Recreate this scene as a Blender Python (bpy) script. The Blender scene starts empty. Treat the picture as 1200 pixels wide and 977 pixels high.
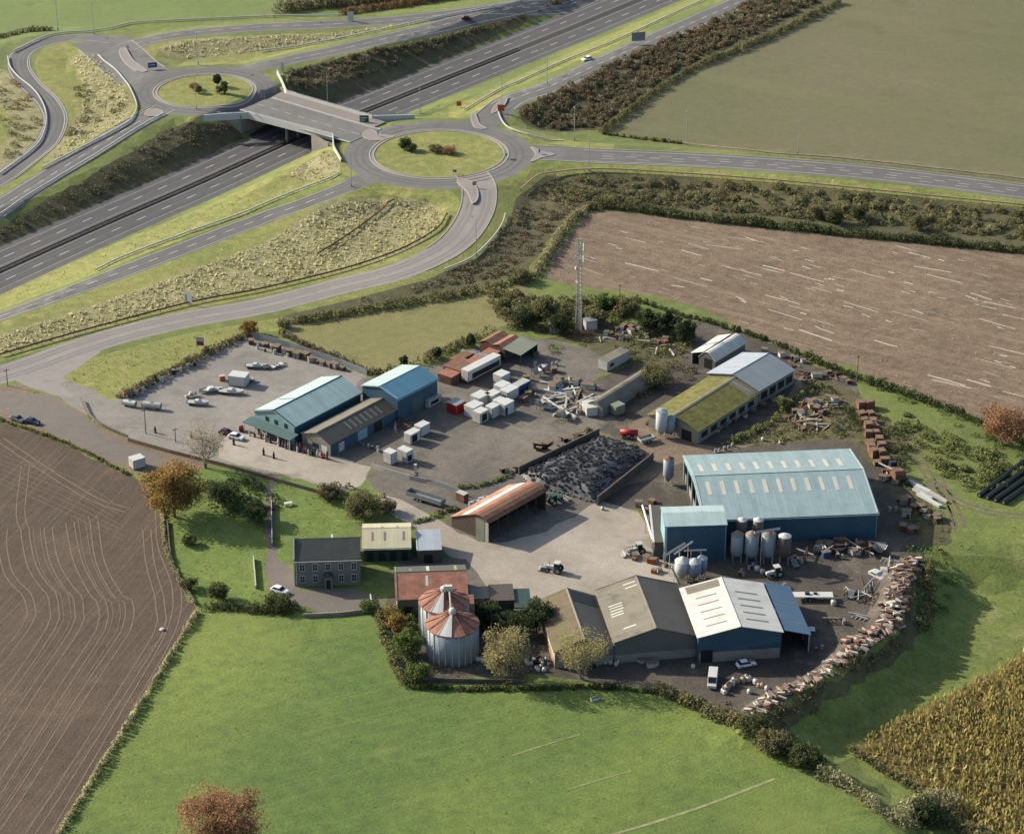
import bpy, math, random
import numpy as np
from mathutils import Vector, Matrix
from mathutils.geometry import delaunay_2d_cdt
from mathutils.bvhtree import BVHTree
random.seed(7)
RNG = np.random.default_rng(11)
scene = bpy.context.scene
COL = scene.collection
R = math.radians
# ------------------------------------------------------------------ camera
F = 3000.0; CX = 600.0; CY = 488.5
PITCH = R(26.8)
CAM = Vector((0.0, -580.0, 293.0))
FWD = Vector((0, math.cos(PITCH), -math.sin(PITCH)))
UPV = Vector((0, math.sin(PITCH), math.cos(PITCH)))
cam = bpy.data.cameras.new('camera'); camo = bpy.data.objects.new('camera', cam); COL.objects.link(camo)
camo.location = CAM; camo.rotation_euler = (math.pi/2 - PITCH, 0, 0)
cam.sensor_width = 36; cam.lens = F/1200*36; cam.clip_start = 5; cam.clip_end = 12000
scene.camera = camo
def P(px, py, z=0.0):
    "the point of the sight line through photo pixel (px,py) that lies at height z"
    d = FWD + Vector((1, 0, 0))*((px-CX)/F) - UPV*((py-CY)/F)
    return CAM + d*((z-CAM.z)/d.z)
# ------------------------------------------------------------------ light
SUN_EL = R(27); SUN_DIR = Vector((0.905, -0.425, 0)).normalized()   # the way shadows fall
w = bpy.data.worlds.new('World'); scene.world = w; w.use_nodes = True
nt = w.node_tree; bg = nt.nodes['Background']; sky = nt.nodes.new('ShaderNodeTexSky')
sky.sky_type = 'NISHITA'; sky.sun_disc = False; sky.sun_elevation = SUN_EL
sun_az = math.atan2(-SUN_DIR.x, -SUN_DIR.y)      # clockwise from +Y, towards the sun
sky.sun_rotation = sun_az % (2*math.pi)
sky.air_density = 1.0; sky.dust_density = 2.0
nt.links.new(sky.outputs[0], bg.inputs[0]); bg.inputs[1].default_value = 0.12
sl = bpy.data.lights.new('sun', 'SUN'); so = bpy.data.objects.new('sun', sl); COL.objects.link(so)
sl.energy = 4.6; sl.angle = R(0.6); sl.color = (1.0, 0.92, 0.78)
tosun = Vector((-SUN_DIR.x*math.cos(SUN_EL), -SUN_DIR.y*math.cos(SUN_EL), math.sin(SUN_EL)))
so.rotation_euler = tosun.to_track_quat('Z', 'Y').to_euler(); so.location = (0, 0, 400)
scene.view_settings.view_transform = 'Standard'; scene.view_settings.look = 'None'
scene.view_settings.exposure = 1.22; scene.view_settings.gamma = 1
try:
    scene.view_settings.use_white_balance = True; scene.view_settings.white_balance_temperature = 6600; scene.view_settings.white_balance_tint = 8
except Exception: pass
# ------------------------------------------------------------------ materials
def s2l(c): c = c/255.0; return c/12.92 if c <= .04045 else ((c+.055)/1.055)**2.4
KK = 0.42; SAT = .97
def C(r, g=None, b=None, k=None):
    if g is None: r, g, b = r
    k = KK if k is None else k
    l = .3*r+.59*g+.11*b; r, g, b = (l+(c-l)*SAT for c in (r, g, b))
    return (min(s2l(r)*k, .85), min(s2l(g)*k, .85), min(s2l(b)*k, .85), 1)
class N:
    def __init__(s, name):
        s.m = bpy.data.materials.new(name); s.m.use_nodes = True; s.t = s.m.node_tree
        s.b = s.t.nodes['Principled BSDF']; s.tc = None
        s.b.inputs['Specular IOR Level'].default_value = .25
    def n(s, ty, **k):
        x = s.t.nodes.new(ty)
        for a, v in k.items():
            if a in x.inputs: x.inputs[a].default_value = v
            else: setattr(x, a, v)
        return x
    def l(s, a, b): s.t.links.new(a, b)
    def co(s, scale=(1, 1, 1), rot=0):
        if s.tc is None: s.tc = s.n('ShaderNodeTexCoord')
        mp = s.n('ShaderNodeMapping'); mp.inputs['Scale'].default_value = scale; mp.inputs['Rotation'].default_value = (0, 0, rot)
        if rot:   # rotate first, then scale
            m2 = s.n('ShaderNodeMapping'); m2.inputs['Rotation'].default_value = (0, 0, rot); mp.inputs['Rotation'].default_value = (0, 0, 0)
            s.l(s.tc.outputs['Object'], m2.inputs[0]); s.l(m2.outputs[0], mp.inputs[0])
        else: s.l(s.tc.outputs['Object'], mp.inputs[0])
        return mp.outputs[0]
    def noise(s, scale=1.0, detail=5, rough=.6, co=None):
        x = s.n('ShaderNodeTexNoise'); x.inputs['Scale'].default_value = scale; x.inputs['Detail'].default_value = detail
        x.inputs['Roughness'].default_value = rough; s.l(co or s.co(), x.inputs['Vector']); return x.outputs['Fac']
    def ramp(s, fac, stops, interp='LINEAR'):
        x = s.n('ShaderNodeValToRGB'); x.color_ramp.interpolation = interp; e = x.color_ramp.elements
        e[0].position, e[0].color = stops[0]; e[1].position, e[1].color = stops[-1]
        for p, c in stops[1:-1]: q = e.new(p); q.color = c
        s.l(fac, x.inputs[0]); return x.outputs[0]
    def mix(s, fac, a, b, mode='MIX'):
        x = s.n('ShaderNodeMix'); x.data_type = 'RGBA'; x.blend_type = mode
        for v, i in ((fac, 0), (a, 6), (b, 7)):
            if hasattr(v, 'default_value'): s.l(v, x.inputs[i])
            else: x.inputs[i].default_value = v
        return x.outputs[2]
    def bump(s, h, strength=.4, dist=.1):
        x = s.n('ShaderNodeBump'); x.inputs['Strength'].default_value = strength; x.inputs['Distance'].default_value = dist
        s.l(h, x.inputs['Height']); s.l(x.outputs[0], s.b.inputs['Normal'])
    def done(s, col, rough=.9):
        if hasattr(col, 'default_value'): s.l(col, s.b.inputs['Base Color'])
        else: s.b.inputs['Base Color'].default_value = col
        s.b.inputs['Roughness'].default_value = rough; return s.m
def G(v): return (v, v, v, 1)
def gmat(name, c1, c2, c3=None, big=.02, mid=.15, fine=1.6, fineamt=.35, bump=.5, bdist=.3, w3=(.55, .7), streak=None, rough=.95):
    "ground cover: two tones in large patches, a third in smaller ones, fine grain over all"
    s = N(name); c = s.co()
    a = s.ramp(s.noise(big, 6, .6, c), [(.38, C(c1)), (.62, C(c2))])
    if c3: a = s.mix(s.ramp(s.noise(mid, 7, .65, c), [(w3[0], G(0)), (w3[1], G(1))]), a, C(c3))
    f = s.noise(fine, 4, .7, c)
    a = s.mix(1.0, a, s.ramp(f, [(.25, G(1-fineamt)), (.5, G(1)), (.78, G(1+fineamt))]), 'MULTIPLY')
    f2 = s.noise(.33, 3, .6, c)
    a = s.mix(1.0, a, s.ramp(f2, [(.3, G(1-fineamt*.45)), (.7, G(1+fineamt*.45))]), 'MULTIPLY')
    if streak:
        for (ang, sx, sy, lo, hi, colr, amt) in streak:
            n = s.noise(1, 4, .6, s.co((sx, sy, 1), ang))
            r = s.ramp(n, [(lo, G(0)), (hi, G(1))])
            r = s.mix(1.0, r, G(amt), 'MULTIPLY')
            a = s.mix(r, a, C(colr))
    s.bump(f, bump, bdist); return s.done(a, rough)
M = {}
M['grass'] = gmat('meadow_grass', (112, 126, 62), (134, 146, 70), (148, 148, 90), fineamt=.4)
M['bright_grass'] = gmat('mown_verge_grass', (138, 146, 74), (156, 158, 82), (174, 162, 102), fineamt=.45, mid=.25, w3=(.5, .68))
M['lawn'] = gmat('garden_lawn', (112, 134, 58), (128, 148, 66), (146, 154, 84), fineamt=.45, mid=.25)
M['tan_grass'] = gmat('dry_tussock_grass', (160, 154, 108), (176, 168, 122), (128, 130, 74), mid=.3, fineamt=.55, bump=.9)
M['rough_green'] = gmat('rough_pasture', (96, 94, 62), (116, 108, 72), (78, 80, 52), mid=.2, fineamt=.5, bump=.9)
M['green_field'] = gmat('pasture_sward', (100, 126, 58), (146, 160, 72), (118, 138, 68), big=.009, mid=.07, fineamt=.42,
    streak=[(R(-25), .03, .9, .5, .75, (150, 162, 92), .35), (R(-22), .008, .03, .45, .8, (98, 116, 56), .6), (R(-64), .02, .02, .55, .8, (160, 166, 80), .6)])
M['top_field'] = gmat('far_pasture_sward', (124, 142, 74), (138, 154, 84), (118, 134, 74), big=.015, mid=.08, fineamt=.22)
M['olive_field'] = gmat('thin_crop_field', (118, 118, 80), (128, 122, 90), (112, 112, 70), big=.012, mid=.04, fineamt=.2,
    streak=[(R(28), .006, .06, .52, .75, (140, 142, 90), .35)])
M['small_field'] = gmat('dull_grass_paddock', (142, 138, 84), (152, 144, 92), (120, 118, 68), big=.03, mid=.1, fineamt=.25)
M['plough'] = gmat('harrowed_soil', (94, 78, 64), (106, 88, 73), (118, 99, 82), big=.012, mid=.05, fineamt=.36, bump=.6,
    streak=[(R(-73), .02, 1.3, .5, .75, (138, 120, 102), .55), (R(20), .015, .9, .55, .75, (98, 80, 68), .35)])
M['stubble'] = gmat('stubble_soil', (134, 112, 92), (146, 124, 102), (120, 102, 82), big=.02, mid=.1, fineamt=.6,
    streak=[(R(34), .07, 1.1, .645, .69, (214, 204, 190), .9), (R(29), .12, 1.6, .66, .7, (200, 188, 170), .8), (R(33), .02, .25, .48, .75, (166, 146, 120), .7), (R(33), .02, .6, .52, .7, (118, 98, 80), .5)])
M['maize_soil'] = gmat('maize_ground', (112, 98, 58), (128, 112, 64), (92, 86, 48), fineamt=.5)
M['road'] = gmat('worn_asphalt', (122, 119, 117), (136, 133, 130), (108, 106, 104), big=.04, mid=.2, fineamt=.16, bump=.1, rough=.85)
M['pale_road'] = gmat('pale_asphalt', (158, 150, 146), (170, 162, 156), (146, 140, 136), big=.04, mid=.3, fineamt=.1, bump=.1, rough=.85)
M['motorway'] = gmat('motorway_asphalt', (100, 98, 98), (114, 111, 110), (90, 88, 89), big=.03, mid=.2, fineamt=.18, bump=.1, rough=.85,
    streak=[(R(-51), .02, 1.1, .45, .7, (96, 93, 95), .5)])
M['median'] = gmat('gravel_median', (66, 62, 60), (76, 72, 68), None, fineamt=.3)
M['yard'] = gmat('gravelly_yard', (150, 143, 136), (168, 161, 153), (138, 131, 124), big=.035, mid=.12, fineamt=.24, bump=.2,
    streak=[(R(15), .03, .5, .58, .75, (184, 174, 162), .4)])
M['concrete_yard'] = gmat('pale_concrete_yard', (178, 166, 151), (200, 189, 174), (158, 146, 130), big=.035, mid=.1, fineamt=.2, bump=.15,
    streak=[(R(20), .03, .5, .6, .75, (146, 136, 122), .45)])
M['dark_gravel'] = gmat('dark_gravel_yard', (112, 105, 98), (142, 133, 121), (102, 97, 84), big=.035, mid=.12, fineamt=.36, bump=.3,
    streak=[(R(-40), .03, .5, .55, .72, (148, 140, 128), .5), (R(25), .04, .6, .6, .75, (84, 80, 72), .5)])
M['mud'] = gmat('trampled_dark_mud', (84, 79, 71), (108, 99, 88), (136, 124, 110), big=.04, mid=.1, fineamt=.42, w3=(.55, .72), bump=.5)
M['drive'] = gmat('gravel_drive', (128, 119, 112), (138, 129, 120), None, fineamt=.15, bump=.2)
M['dirt'] = gmat('bare_dirt', (136, 116, 98), (150, 130, 110), (110, 104, 76), fineamt=.3)
M['deck_paving'] = gmat('brown_deck_paving', (150, 142, 136), (160, 150, 144), (140, 132, 126), big=.1, mid=.5, fineamt=.12, bump=.1)
def flat(name, rgb, rough=.6, var=.12, scale=1.5, metallic=0, k=None):
    s = N(name); c = C(rgb, k=k)
    n = s.noise(scale, 4, .6)
    a = s.mix(1.0, c, s.ramp(n, [(.3, G(1-var)), (.7, G(1+var))]), 'MULTIPLY')
    s.b.inputs['Metallic'].default_value = metallic
    return s.done(a, rough)
M['paint_line'] = flat('road_paint', (214, 212, 206), .7, .15)
M['lane_wear'] = flat('tyre_darkened_lane', (117, 114, 112), .85, .14, .15); M['pale_lane_wear'] = flat('tyre_darkened_pale_lane', (151, 144, 139), .85, .12, .15); M['motorway_wear'] = flat('tyre_darkened_motorway', (98, 96, 96), .85, .12, .15)
M['kerb'] = flat('kerb_concrete', (186, 176, 166), .9, .12)
M['concrete'] = flat('weathered_concrete', (158, 152, 142), .9, .2, .5)
M['dark_concrete'] = flat('dark_stained_concrete', (112, 106, 98), .9, .25, .4)
M['galv'] = flat('galvanised_steel', (196, 194, 186), .5, .1)
M['white'] = flat('white_paint', (228, 228, 222), .5, .07, 1.0)
M['dirty_white'] = flat('dirty_white_paint', (204, 202, 194), .6, .18, .8)
M['grey_metal'] = flat('grey_sheet_metal', (150, 156, 158), .5, .15)
M['black'] = flat('black_rubber', (42, 41, 42), .7, .2)
M['glass'] = flat('dark_glass', (52, 62, 70), .15, .05)
M['red'] = flat('red_paint', (182, 40, 42), .5, .12)
M['rust'] = flat('rusty_steel', (136, 94, 76), .9, .35, .9)
M['rust_dark'] = flat('dark_rusty_steel', (108, 76, 62), .9, .3, .9)
M['timber'] = flat('weathered_timber', (140, 122, 100), .9, .25, 1.2)
M['pale_timber'] = flat('pale_cut_timber', (206, 180, 148), .9, .2, 1.2)
M['bark'] = flat('tree_bark', (120, 108, 90), .95, .25, 2)
M['pale_bark'] = flat('pale_tree_bark', (176, 164, 140), .95, .2, 2)
M['blue_paint'] = flat('blue_paint', (60, 92, 150), .5, .1)
M['bale_wrap'] = flat('black_bale_wrap', (40, 42, 46), .35, .2)
M['orange'] = flat('orange_paint', (216, 104, 48), .6, .1)
M['green_paint'] = flat('green_paint', (44, 104, 78), .5, .1)
M['teal_trim'] = flat('teal_trim', (92, 120, 118), .5, .1)
M['brown'] = flat('brown_boarding', (92, 74, 62), .8, .15)
# ------------------------------------------------------------------ object helpers
def tag(o, label=None, cat=None, group=None, kind=None):
    if label: o['label'] = label
    if cat: o['category'] = cat
    if group: o['group'] = group
    if kind: o['kind'] = kind
    return o
def empty(name, loc, ang=0, label=None, cat=None, group=None):
    o = bpy.data.objects.new(name, None); COL.objects.link(o); o.location = loc; o.rotation_euler = (0, 0, ang)
    o.empty_display_size = .5
    return tag(o, label, cat, group)
class MB:
    def __init__(s): s.v = []; s.f = []; s.mi = []
    def add(s, vs, fs, mi=0):
        b = len(s.v); s.v += [tuple(x) for x in vs]; s.f += [tuple(i+b for i in f) for f in fs]; s.mi += [mi]*len(fs); return s
    def box(s, x0, x1, y0, y1, z0, z1, mi=0, mat=None):
        vs = [Vector((x, y, z)) for z in (z0, z1) for y in (y0, y1) for x in (x0, x1)]
        if mat is not None: vs = [mat @ v for v in vs]
        return s.add(vs, [(0, 2, 3, 1), (4, 5, 7, 6), (0, 1, 5, 4), (2, 6, 7, 3), (0, 4, 6, 2), (1, 3, 7, 5)], mi)
    def obox(s, c, size, rot=(0, 0, 0), mi=0):
        from mathutils import Euler
        m = Matrix.Translation(c) @ Euler(rot).to_matrix().to_4x4()
        a, b, d = size[0]/2, size[1]/2, size[2]/2
        return s.box(-a, a, -b, b, -d, d, mi, m)
    def prism(s, poly, a, b, axis='y', mi=0, taper=None):
        "extrude a 2-D outline; axis y: outline in x,z; axis x: outline in y,z; axis z: outline in x,y"
        f = {'y': lambda p, t: (p[0], t, p[1]), 'x': lambda p, t: (t, p[0], p[1]), 'z': lambda p, t: (p[0], p[1], t)}[axis]
        n = len(poly); vs = [f(p, a) for p in poly] + [f(p, b) for p in poly]
        fs = [tuple(range(n)), tuple(range(2*n-1, n-1, -1))] + [(i, i+n, (i+1) % n+n, (i+1) % n) for i in range(n)]
        return s.add(vs, fs, mi)
    def tube(s, p0, p1, r0, r1=None, seg=6, mi=0, cap=True):
        p0 = Vector(p0); p1 = Vector(p1); r1 = r0 if r1 is None else r1; d = (p1-p0)
        if d.length < 1e-6: return s
        q = d.to_track_quat('Z', 'Y'); vs = []
        for p, r in ((p0, r0), (p1, r1)):
            for i in range(seg):
                a = 2*math.pi*i/seg; vs.append(p + q @ Vector((math.cos(a)*r, math.sin(a)*r, 0)))
        fs = [(i, (i+1) % seg, (i+1) % seg+seg, i+seg) for i in range(seg)]
        if cap: fs += [tuple(range(seg-1, -1, -1)), tuple(range(seg, 2*seg))]
        return s.add(vs, fs, mi)
    def lathe(s, prof, c=(0, 0), seg=24, mi=0):
        vs = []; n = len(prof)
        for r, z in prof:
            for i in range(seg):
                a = 2*math.pi*i/seg; vs.append((c[0]+r*math.cos(a), c[1]+r*math.sin(a), z))
        fs = [(j*seg+i, j*seg+(i+1) % seg, (j+1)*seg+(i+1) % seg, (j+1)*seg+i) for j in range(n-1) for i in range(seg)]
        fs += [tuple(range(seg-1, -1, -1)), tuple(range((n-1)*seg, n*seg))]
        return s.add(vs, fs, mi)
    def build(s, name, mat, parent=None, smooth=False, loc=None, ang=None, bevel=0):
        me = bpy.data.meshes.new(name); me.from_pydata(s.v, [], s.f)
        mats = mat if isinstance(mat, (list, tuple)) else [mat]
        for m in mats: me.materials.append(M[m] if isinstance(m, str) else m)
        if len(mats) > 1: me.polygons.foreach_set('material_index', s.mi)
        import bmesh
        bm = bmesh.new(); bm.from_mesh(me); bmesh.ops.recalc_face_normals(bm, faces=bm.faces)
        if bevel: bmesh.ops.bevel(bm, geom=bm.edges[:], offset=bevel, segments=1, affect='EDGES', clamp_overlap=True)
        bm.to_mesh(me); bm.free()
        if smooth: me.polygons.foreach_set('use_smooth', [True]*len(me.polygons))
        o = bpy.data.objects.new(name, me); COL.objects.link(o)
        if parent: o.parent = parent
        if loc is not None: o.location = loc
        if ang is not None: o.rotation_euler = (0, 0, ang)
        return o
def copy_tree(o, parent=None):
    c = o.copy(); COL.objects.link(c); c.parent = parent
    for ch in list(CH.get(o.name, o.children)): copy_tree(ch, c)
    return c
CH = {}
def dup(o, loc, ang, label=None, group=None, scale=None):
    c = copy_tree(o); c.location = loc; c.rotation_euler = (0, 0, ang)
    if label: c['label'] = label
    if group: c['group'] = group
    if scale: c.scale = scale
    return c
# ------------------------------------------------------------------ splines
def catmull(pts, step=3.0, closed=False):
    pts = [Vector(p) for p in pts]; out = []; n = len(pts)
    rng = range(n if closed else n-1)
    for i in rng:
        p1 = pts[i]; p2 = pts[(i+1) % n]
        p0 = pts[(i-1) % n] if (closed or i > 0) else p1*2-p2
        p3 = pts[(i+2) % n] if (closed or i < n-2) else p2*2-p1
        k = max(1, int((p2-p1).length/step))
        for j in range(k):
            t = j/k
            out.append(.5*((2*p1)+(p2-p0)*t+(2*p0-5*p1+4*p2-p3)*t*t+(3*p1-p0-3*p2+p3)*t**3))
    if not closed: out.append(pts[-1])
    return out
def resample(pts, step, closed=False):
    out = []; n = len(pts)
    for i in range(n if closed else n-1):
        a = Vector(pts[i]); b = Vector(pts[(i+1) % n]); k = max(1, int(math.ceil((b-a).length/step)))
        for j in range(k): out.append(a.lerp(b, j/k))
    if not closed: out.append(Vector(pts[-1]))
    return out
def offset(path, d):
    "shift a path sideways (left positive)"
    out = []; n = len(path)
    for i, p in enumerate(path):
        a = path[max(0, i-1)]; b = path[min(n-1, i+1)]; t = Vector((b.x-a.x, b.y-a.y)); t.normalize()
        out.append(Vector((p.x-t.y*d, p.y+t.x*d, p.z if len(p) > 2 else 0)))
    return out
# ------------------------------------------------------------------ height field
X0, X1, Y0, Y1 = -340, 340, -270, 560
gx, gy = np.meshgrid(np.arange(X0, X1+1.0), np.arange(Y0, Y1+1.0))
def seg_dist(path):
    "distance, signed side and interpolated z from every raster cell to a path"
    best = np.full(gx.shape, 1e9); side = np.zeros(gx.shape); zz = np.zeros(gx.shape)
    for a, b in zip(path[:-1], path[1:]):
        dx, dy = b.x-a.x, b.y-a.y; L2 = dx*dx+dy*dy+1e-9
        t = np.clip(((gx-a.x)*dx+(gy-a.y)*dy)/L2, 0, 1)
        d = np.hypot(gx-(a.x+t*dx), gy-(a.y+t*dy)); m = d < best
        best = np.where(m, d, best); side = np.where(m, np.sign(dx*(gy-a.y)-dy*(gx-a.x)), side)
        zz = np.where(m, a.z+t*(b.z-a.z), zz)
    return best, side, zz
def pip(poly, x, y):
    ins = np.zeros(x.shape, bool); n = len(poly); j = n-1
    for i in range(n):
        xi, yi, xj, yj = poly[i][0], poly[i][1], poly[j][0], poly[j][1]
        if yi != yj:
            c = ((yi > y) != (yj > y)) & (x < (xj-xi)*(y-yi)/(yj-yi)+xi); ins ^= c
        j = i
    return ins
MZ = -4.5
median_px = [(-260, 430), (-120, 371), (0, 317), (120, 263), (235, 213), (347, 162), (433, 128), (515, 95), (600, 61), (675, 31), (750, 0), (860, -44), (1000, -98)]
MED = catmull([P(x, y, MZ) for x, y in median_px], 6)
DECKPX = [(291, 134.5), (390, 160.5), (436, 139), (336, 110)]
DECK = [P(x, y, 3.0) for x, y in DECKPX]
dc = sum(DECK, Vector())/4
dm, sm, _ = seg_dist(MED)
near_b = np.hypot(gx-dc.x, gy-dc.y)
s_near = np.interp(near_b, [25, 80], [.55, .22])
slope = np.where(sm > 0, np.interp(near_b, [25, 80], [.6, .42]), s_near)
big = [(dc + (p-dc)*1.0) for p in DECK]
# widen the no-slope mask along the motorway only a little
mask = pip([(p.x, p.y) for p in big], gx, gy)
cut = MZ + np.maximum(0, dm-13.0)*slope
cut = np.where(mask, np.where(dm > 15.2, 3.0, MZ), cut)
E = np.zeros(gx.shape)
def raise_path(pts, fall=10):
    global E
    path = catmull([Vector((P(x, y, z).x, P(x, y, z).y, z)) for x, y, z, hw in pts], 6)
    hw = pts[0][3]; d, _, z = seg_dist(path)
    E = np.maximum(E, z*np.clip(1-(d-hw)/fall, 0, 1))
RB2 = P(514.5, 180.5, 3); RB1 = P(240, 106.5, 3)
R2I, R2O, R1I, R1O = 20.6, 30.0, 16.0, 24.5
for c, r in ((RB2, R2O+3), (RB1, R1O+3)):
    E = np.maximum(E, 3*np.clip(1-(np.hypot(gx-c.x, gy-c.y)-r)/10, 0, 1))
raise_path([(600, 180, 3, 9), (700, 181, 3, 9), (800, 186, 3, 9), (900, 193, 3, 9), (1000, 201, 2.8, 9), (1100, 211, 2.5, 9), (1200, 223, 2.2, 9), (1320, 236, 2, 9)])
raise_path([(250, 115, 3, 12), (300, 125, 3, 12), (440, 163, 3, 12), (500, 180, 3, 12)])
raise_path([(560, 212, 3, 7), (553, 250, 2.4, 7), (524, 288, 1.8, 7), (470, 317, 1.1, 7), (400, 337, .5, 7), (320, 354, 0, 7)])
raise_path([(470, 200, 3, 6), (420, 214, 3, 6), (370, 233, 2, 6), (300, 258, 0, 6)])
raise_path([(215, 118, 3, 6), (167, 142, 2.8, 6), (117, 172, 1.5, 6), (50, 213, 0, 6)])
raise_path([(215, 100, 3, 10), (160, 82, 2.6, 10), (125, 52, 2, 10), (60, 48, 1.5, 7), (20, 70, 1.2, 7), (33, 97, .8, 7), (60, 130, .4, 7), (50, 170, 0, 7)])
raise_path([(150, 60, 2.2, 7), (230, 42, 2, 7), (400, 29, 1.5, 7), (600, 10, 1, 7)])
raise_path([(280, 90, 3, 6), (340, 72, 2.6, 6), (433, 50, 2, 6), (547, 22, 1, 6), (640, -2, 0, 6)])
raise_path([(560, 150, 3, 6), (590, 127, 2.6, 6), (640, 105, 2, 6), (760, 50, .5, 6), (860, 5, 0, 6)])
# scrapyard platform ends above the lower field at the right
LOWPX = [(872, 856), (905, 830), (950, 806), (992, 778), (1020, 762), (1052, 745), (1066, 700), (1085, 662), (1130, 650), (1320, 640), (1500, 1200), (1090, 1040), (1010, 955), (940, 905)]
LOW = [P(x, y, -1.5) for x, y in LOWPX]
dl, _, _ = seg_dist([Vector((p.x, p.y, 0)) for p in LOW]+[Vector((LOW[0].x, LOW[0].y, 0))])
inlow = pip([(p.x, p.y) for p in LOW], gx, gy)
lowz = np.where(inlow, -4.0*(lambda t: t*t*(3-2*t))(np.clip(dl/13, 0, 1)), 0)
H = np.minimum(np.where(E > 0, E, 0), cut)+lowz
# the earth bank that carries the bales round the corner of the scrap yard
BERMPX = [(884, 838), (900, 825), (918, 813), (940, 803), (958, 795), (974, 784), (986, 772), (998, 760), (1012, 748), (1030, 740), (1044, 728), (1048, 710), (1052, 692), (1058, 674), (1070, 656)]
BERM = catmull([Vector((P(x, y, 3.0).x, P(x, y, 3.0).y, 0)) for x, y in BERMPX], 2)
db, _, _ = seg_dist(BERM)
H = np.maximum(H, 3.4-np.maximum(0, db-1.7)*.95)
if True:
    Hs = H.copy()
    for _ in range(2):
        Hp = np.pad(Hs, 1, mode='edge')
        Hs = (Hp[:-2, 1:-1]+Hp[2:, 1:-1]+Hp[1:-1, :-2]+Hp[1:-1, 2:]+2*Hp[1:-1, 1:-1])/6
    H = Hs
def hz(x, y):
    fx = min(max(x-X0, 0), X1-X0-1.001); fy = min(max(y-Y0, 0), Y1-Y0-1.001)
    i, j = int(fx), int(fy); u, v = fx-i, fy-j
    return float((H[j, i]*(1-u)+H[j, i+1]*u)*(1-v)+(H[j+1, i]*(1-u)+H[j+1, i+1]*u)*v)
def g(px, py):
    "the ground point seen at a photo pixel"
    zc = 5.0; prev = None
    while zc > -9.5:
        p = P(px, py, zc); h = hz(p.x, p.y)
        if h >= zc:
            if prev is None: return Vector((p.x, p.y, h))
            a, b = prev, zc
            for _ in range(9):
                m = (a+b)/2; q = P(px, py, m)
                if hz(q.x, q.y) >= m: b = m
                else: a = m
            q = P(px, py, (a+b)/2); return Vector((q.x, q.y, hz(q.x, q.y)))
        prev = zc; zc -= .4
    return P(px, py, -4.5)
def gl(pts): return [g(x, y) for x, y in pts]
# ------------------------------------------------------------------ regions of the ground
REG = []       # (name, material, polygon, kind label) later ones win
def region(name, mat, pts, smooth=True, px=True, step=3.5, label=None):
    w = gl(pts) if px else [Vector(p) for p in pts]
    w = catmull(w, step, True) if smooth else resample(w, step, True)
    rj = random.Random(len(REG)); a = 0 if name in ('road', 'concrete_yard', 'verge') else .75
    REG.append((name, mat, [(p.x+rj.uniform(-a, a), p.y+rj.uniform(-a, a)) for p in w])); return w
def road(name, mat, pts, width, px=True, ends=None):
    path = catmull(gl(pts) if px else pts, 4); wd = width if callable(width) else (lambda t: width)
    n = len(path); L = []; Rr = []
    for i, p in enumerate(path):
        h = wd(i/(n-1))/2; a = path[max(0, i-1)]; b = path[min(n-1, i+1)]; t = Vector((b.x-a.x, b.y-a.y)).normalized()
        L.append((p.x-t.y*h, p.y+t.x*h)); Rr.append((p.x+t.y*h, p.y-t.x*h))
    REG.append((name, mat, L+Rr[::-1])); return path
def disc(name, mat, c, r, n=64):
    REG.append((name, mat, [(c.x+r*math.cos(2*math.pi*i/n), c.y+r*math.sin(2*math.pi*i/n)) for i in range(n)]))
# fields
region('pasture', 'top_field', [(-160, -90), (345, -90), (338, 12), (300, 17), (250, 20), (175, 25), (110, 33), (60, 38), (20, 47), (-160, 75)], False)
region('crop_field', 'olive_field', [(1075, -70), (985, 2), (905, 42), (812, 80), (762, 112), (712, 156), (800, 170), (940, 184), (1080, 200), (1215, 216), (1340, 232), (1340, -70)], False)
region('stubble_field', 'stubble', [(692, 246), (760, 251), (900, 266), (1050, 282), (1200, 296), (1360, 312), (1360, 590), (1210, 512), (1135, 484), (1062, 455), (1000, 432), (940, 412), (880, 392), (820, 360), (745, 342), (690, 338), (640, 328), (645, 300)], False)
region('paddock', 'small_field', [(332, 392), (345, 376), (400, 371), (480, 358), (560, 344), (612, 334), (624, 348), (600, 378), (560, 395), (500, 420), (452, 438), (405, 424)], False)
FM6 = region('grass_field', 'green_field', [(236, 716), (300, 723), (380, 720), (437, 716), (452, 750), (476, 806), (600, 808), (700, 806), (770, 812), (830, 835), (880, 860), (960, 915), (1030, 955), (1062, 985), (1100, 1060), (0, 1060), (68, 977), (130, 880)], False)
region('ploughed_field', 'plough', [(-160, 478), (0, 493), (60, 514), (120, 541), (165, 562), (188, 596), (194, 640), (214, 690), (231, 716), (170, 815), (120, 895), (68, 977), (20, 1060), (-200, 1060)], False)
region('maize_field', 'maize_soil', [(1290, 700), (1200, 765), (1100, 820), (1020, 862), (1004, 878), (1035, 905), (1075, 925), (1110, 945), (1150, 985), (1190, 1060), (1400, 1060)], True)
region('rough_slope', 'rough_green', [(600, 232), (640, 205), (700, 200), (800, 206), (930, 216), (1050, 228), (1200, 243), (1340, 256), (1340, 305), (1200, 292), (1050, 279), (900, 263), (760, 248), (695, 243), (655, 268), (618, 318), (560, 337), (470, 354), (380, 370), (335, 385), (330, 372), (420, 347), (500, 326), (560, 300), (592, 262)], False)
region('rough_slope', 'rough_green', [(607, 127), (675, 94), (750, 58), (825, 27), (862, 10), (905, -12), (990, -40), (985, 0), (905, 40), (812, 77), (762, 110), (705, 152), (650, 156), (615, 147)], False)
region('scrub_bank', 'rough_green', [(-80, 310), (0, 268), (60, 232), (130, 192), (195, 152), (240, 143), (275, 142), (285, 162), (205, 204), (100, 246), (0, 290), (-80, 325)], False)
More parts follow.
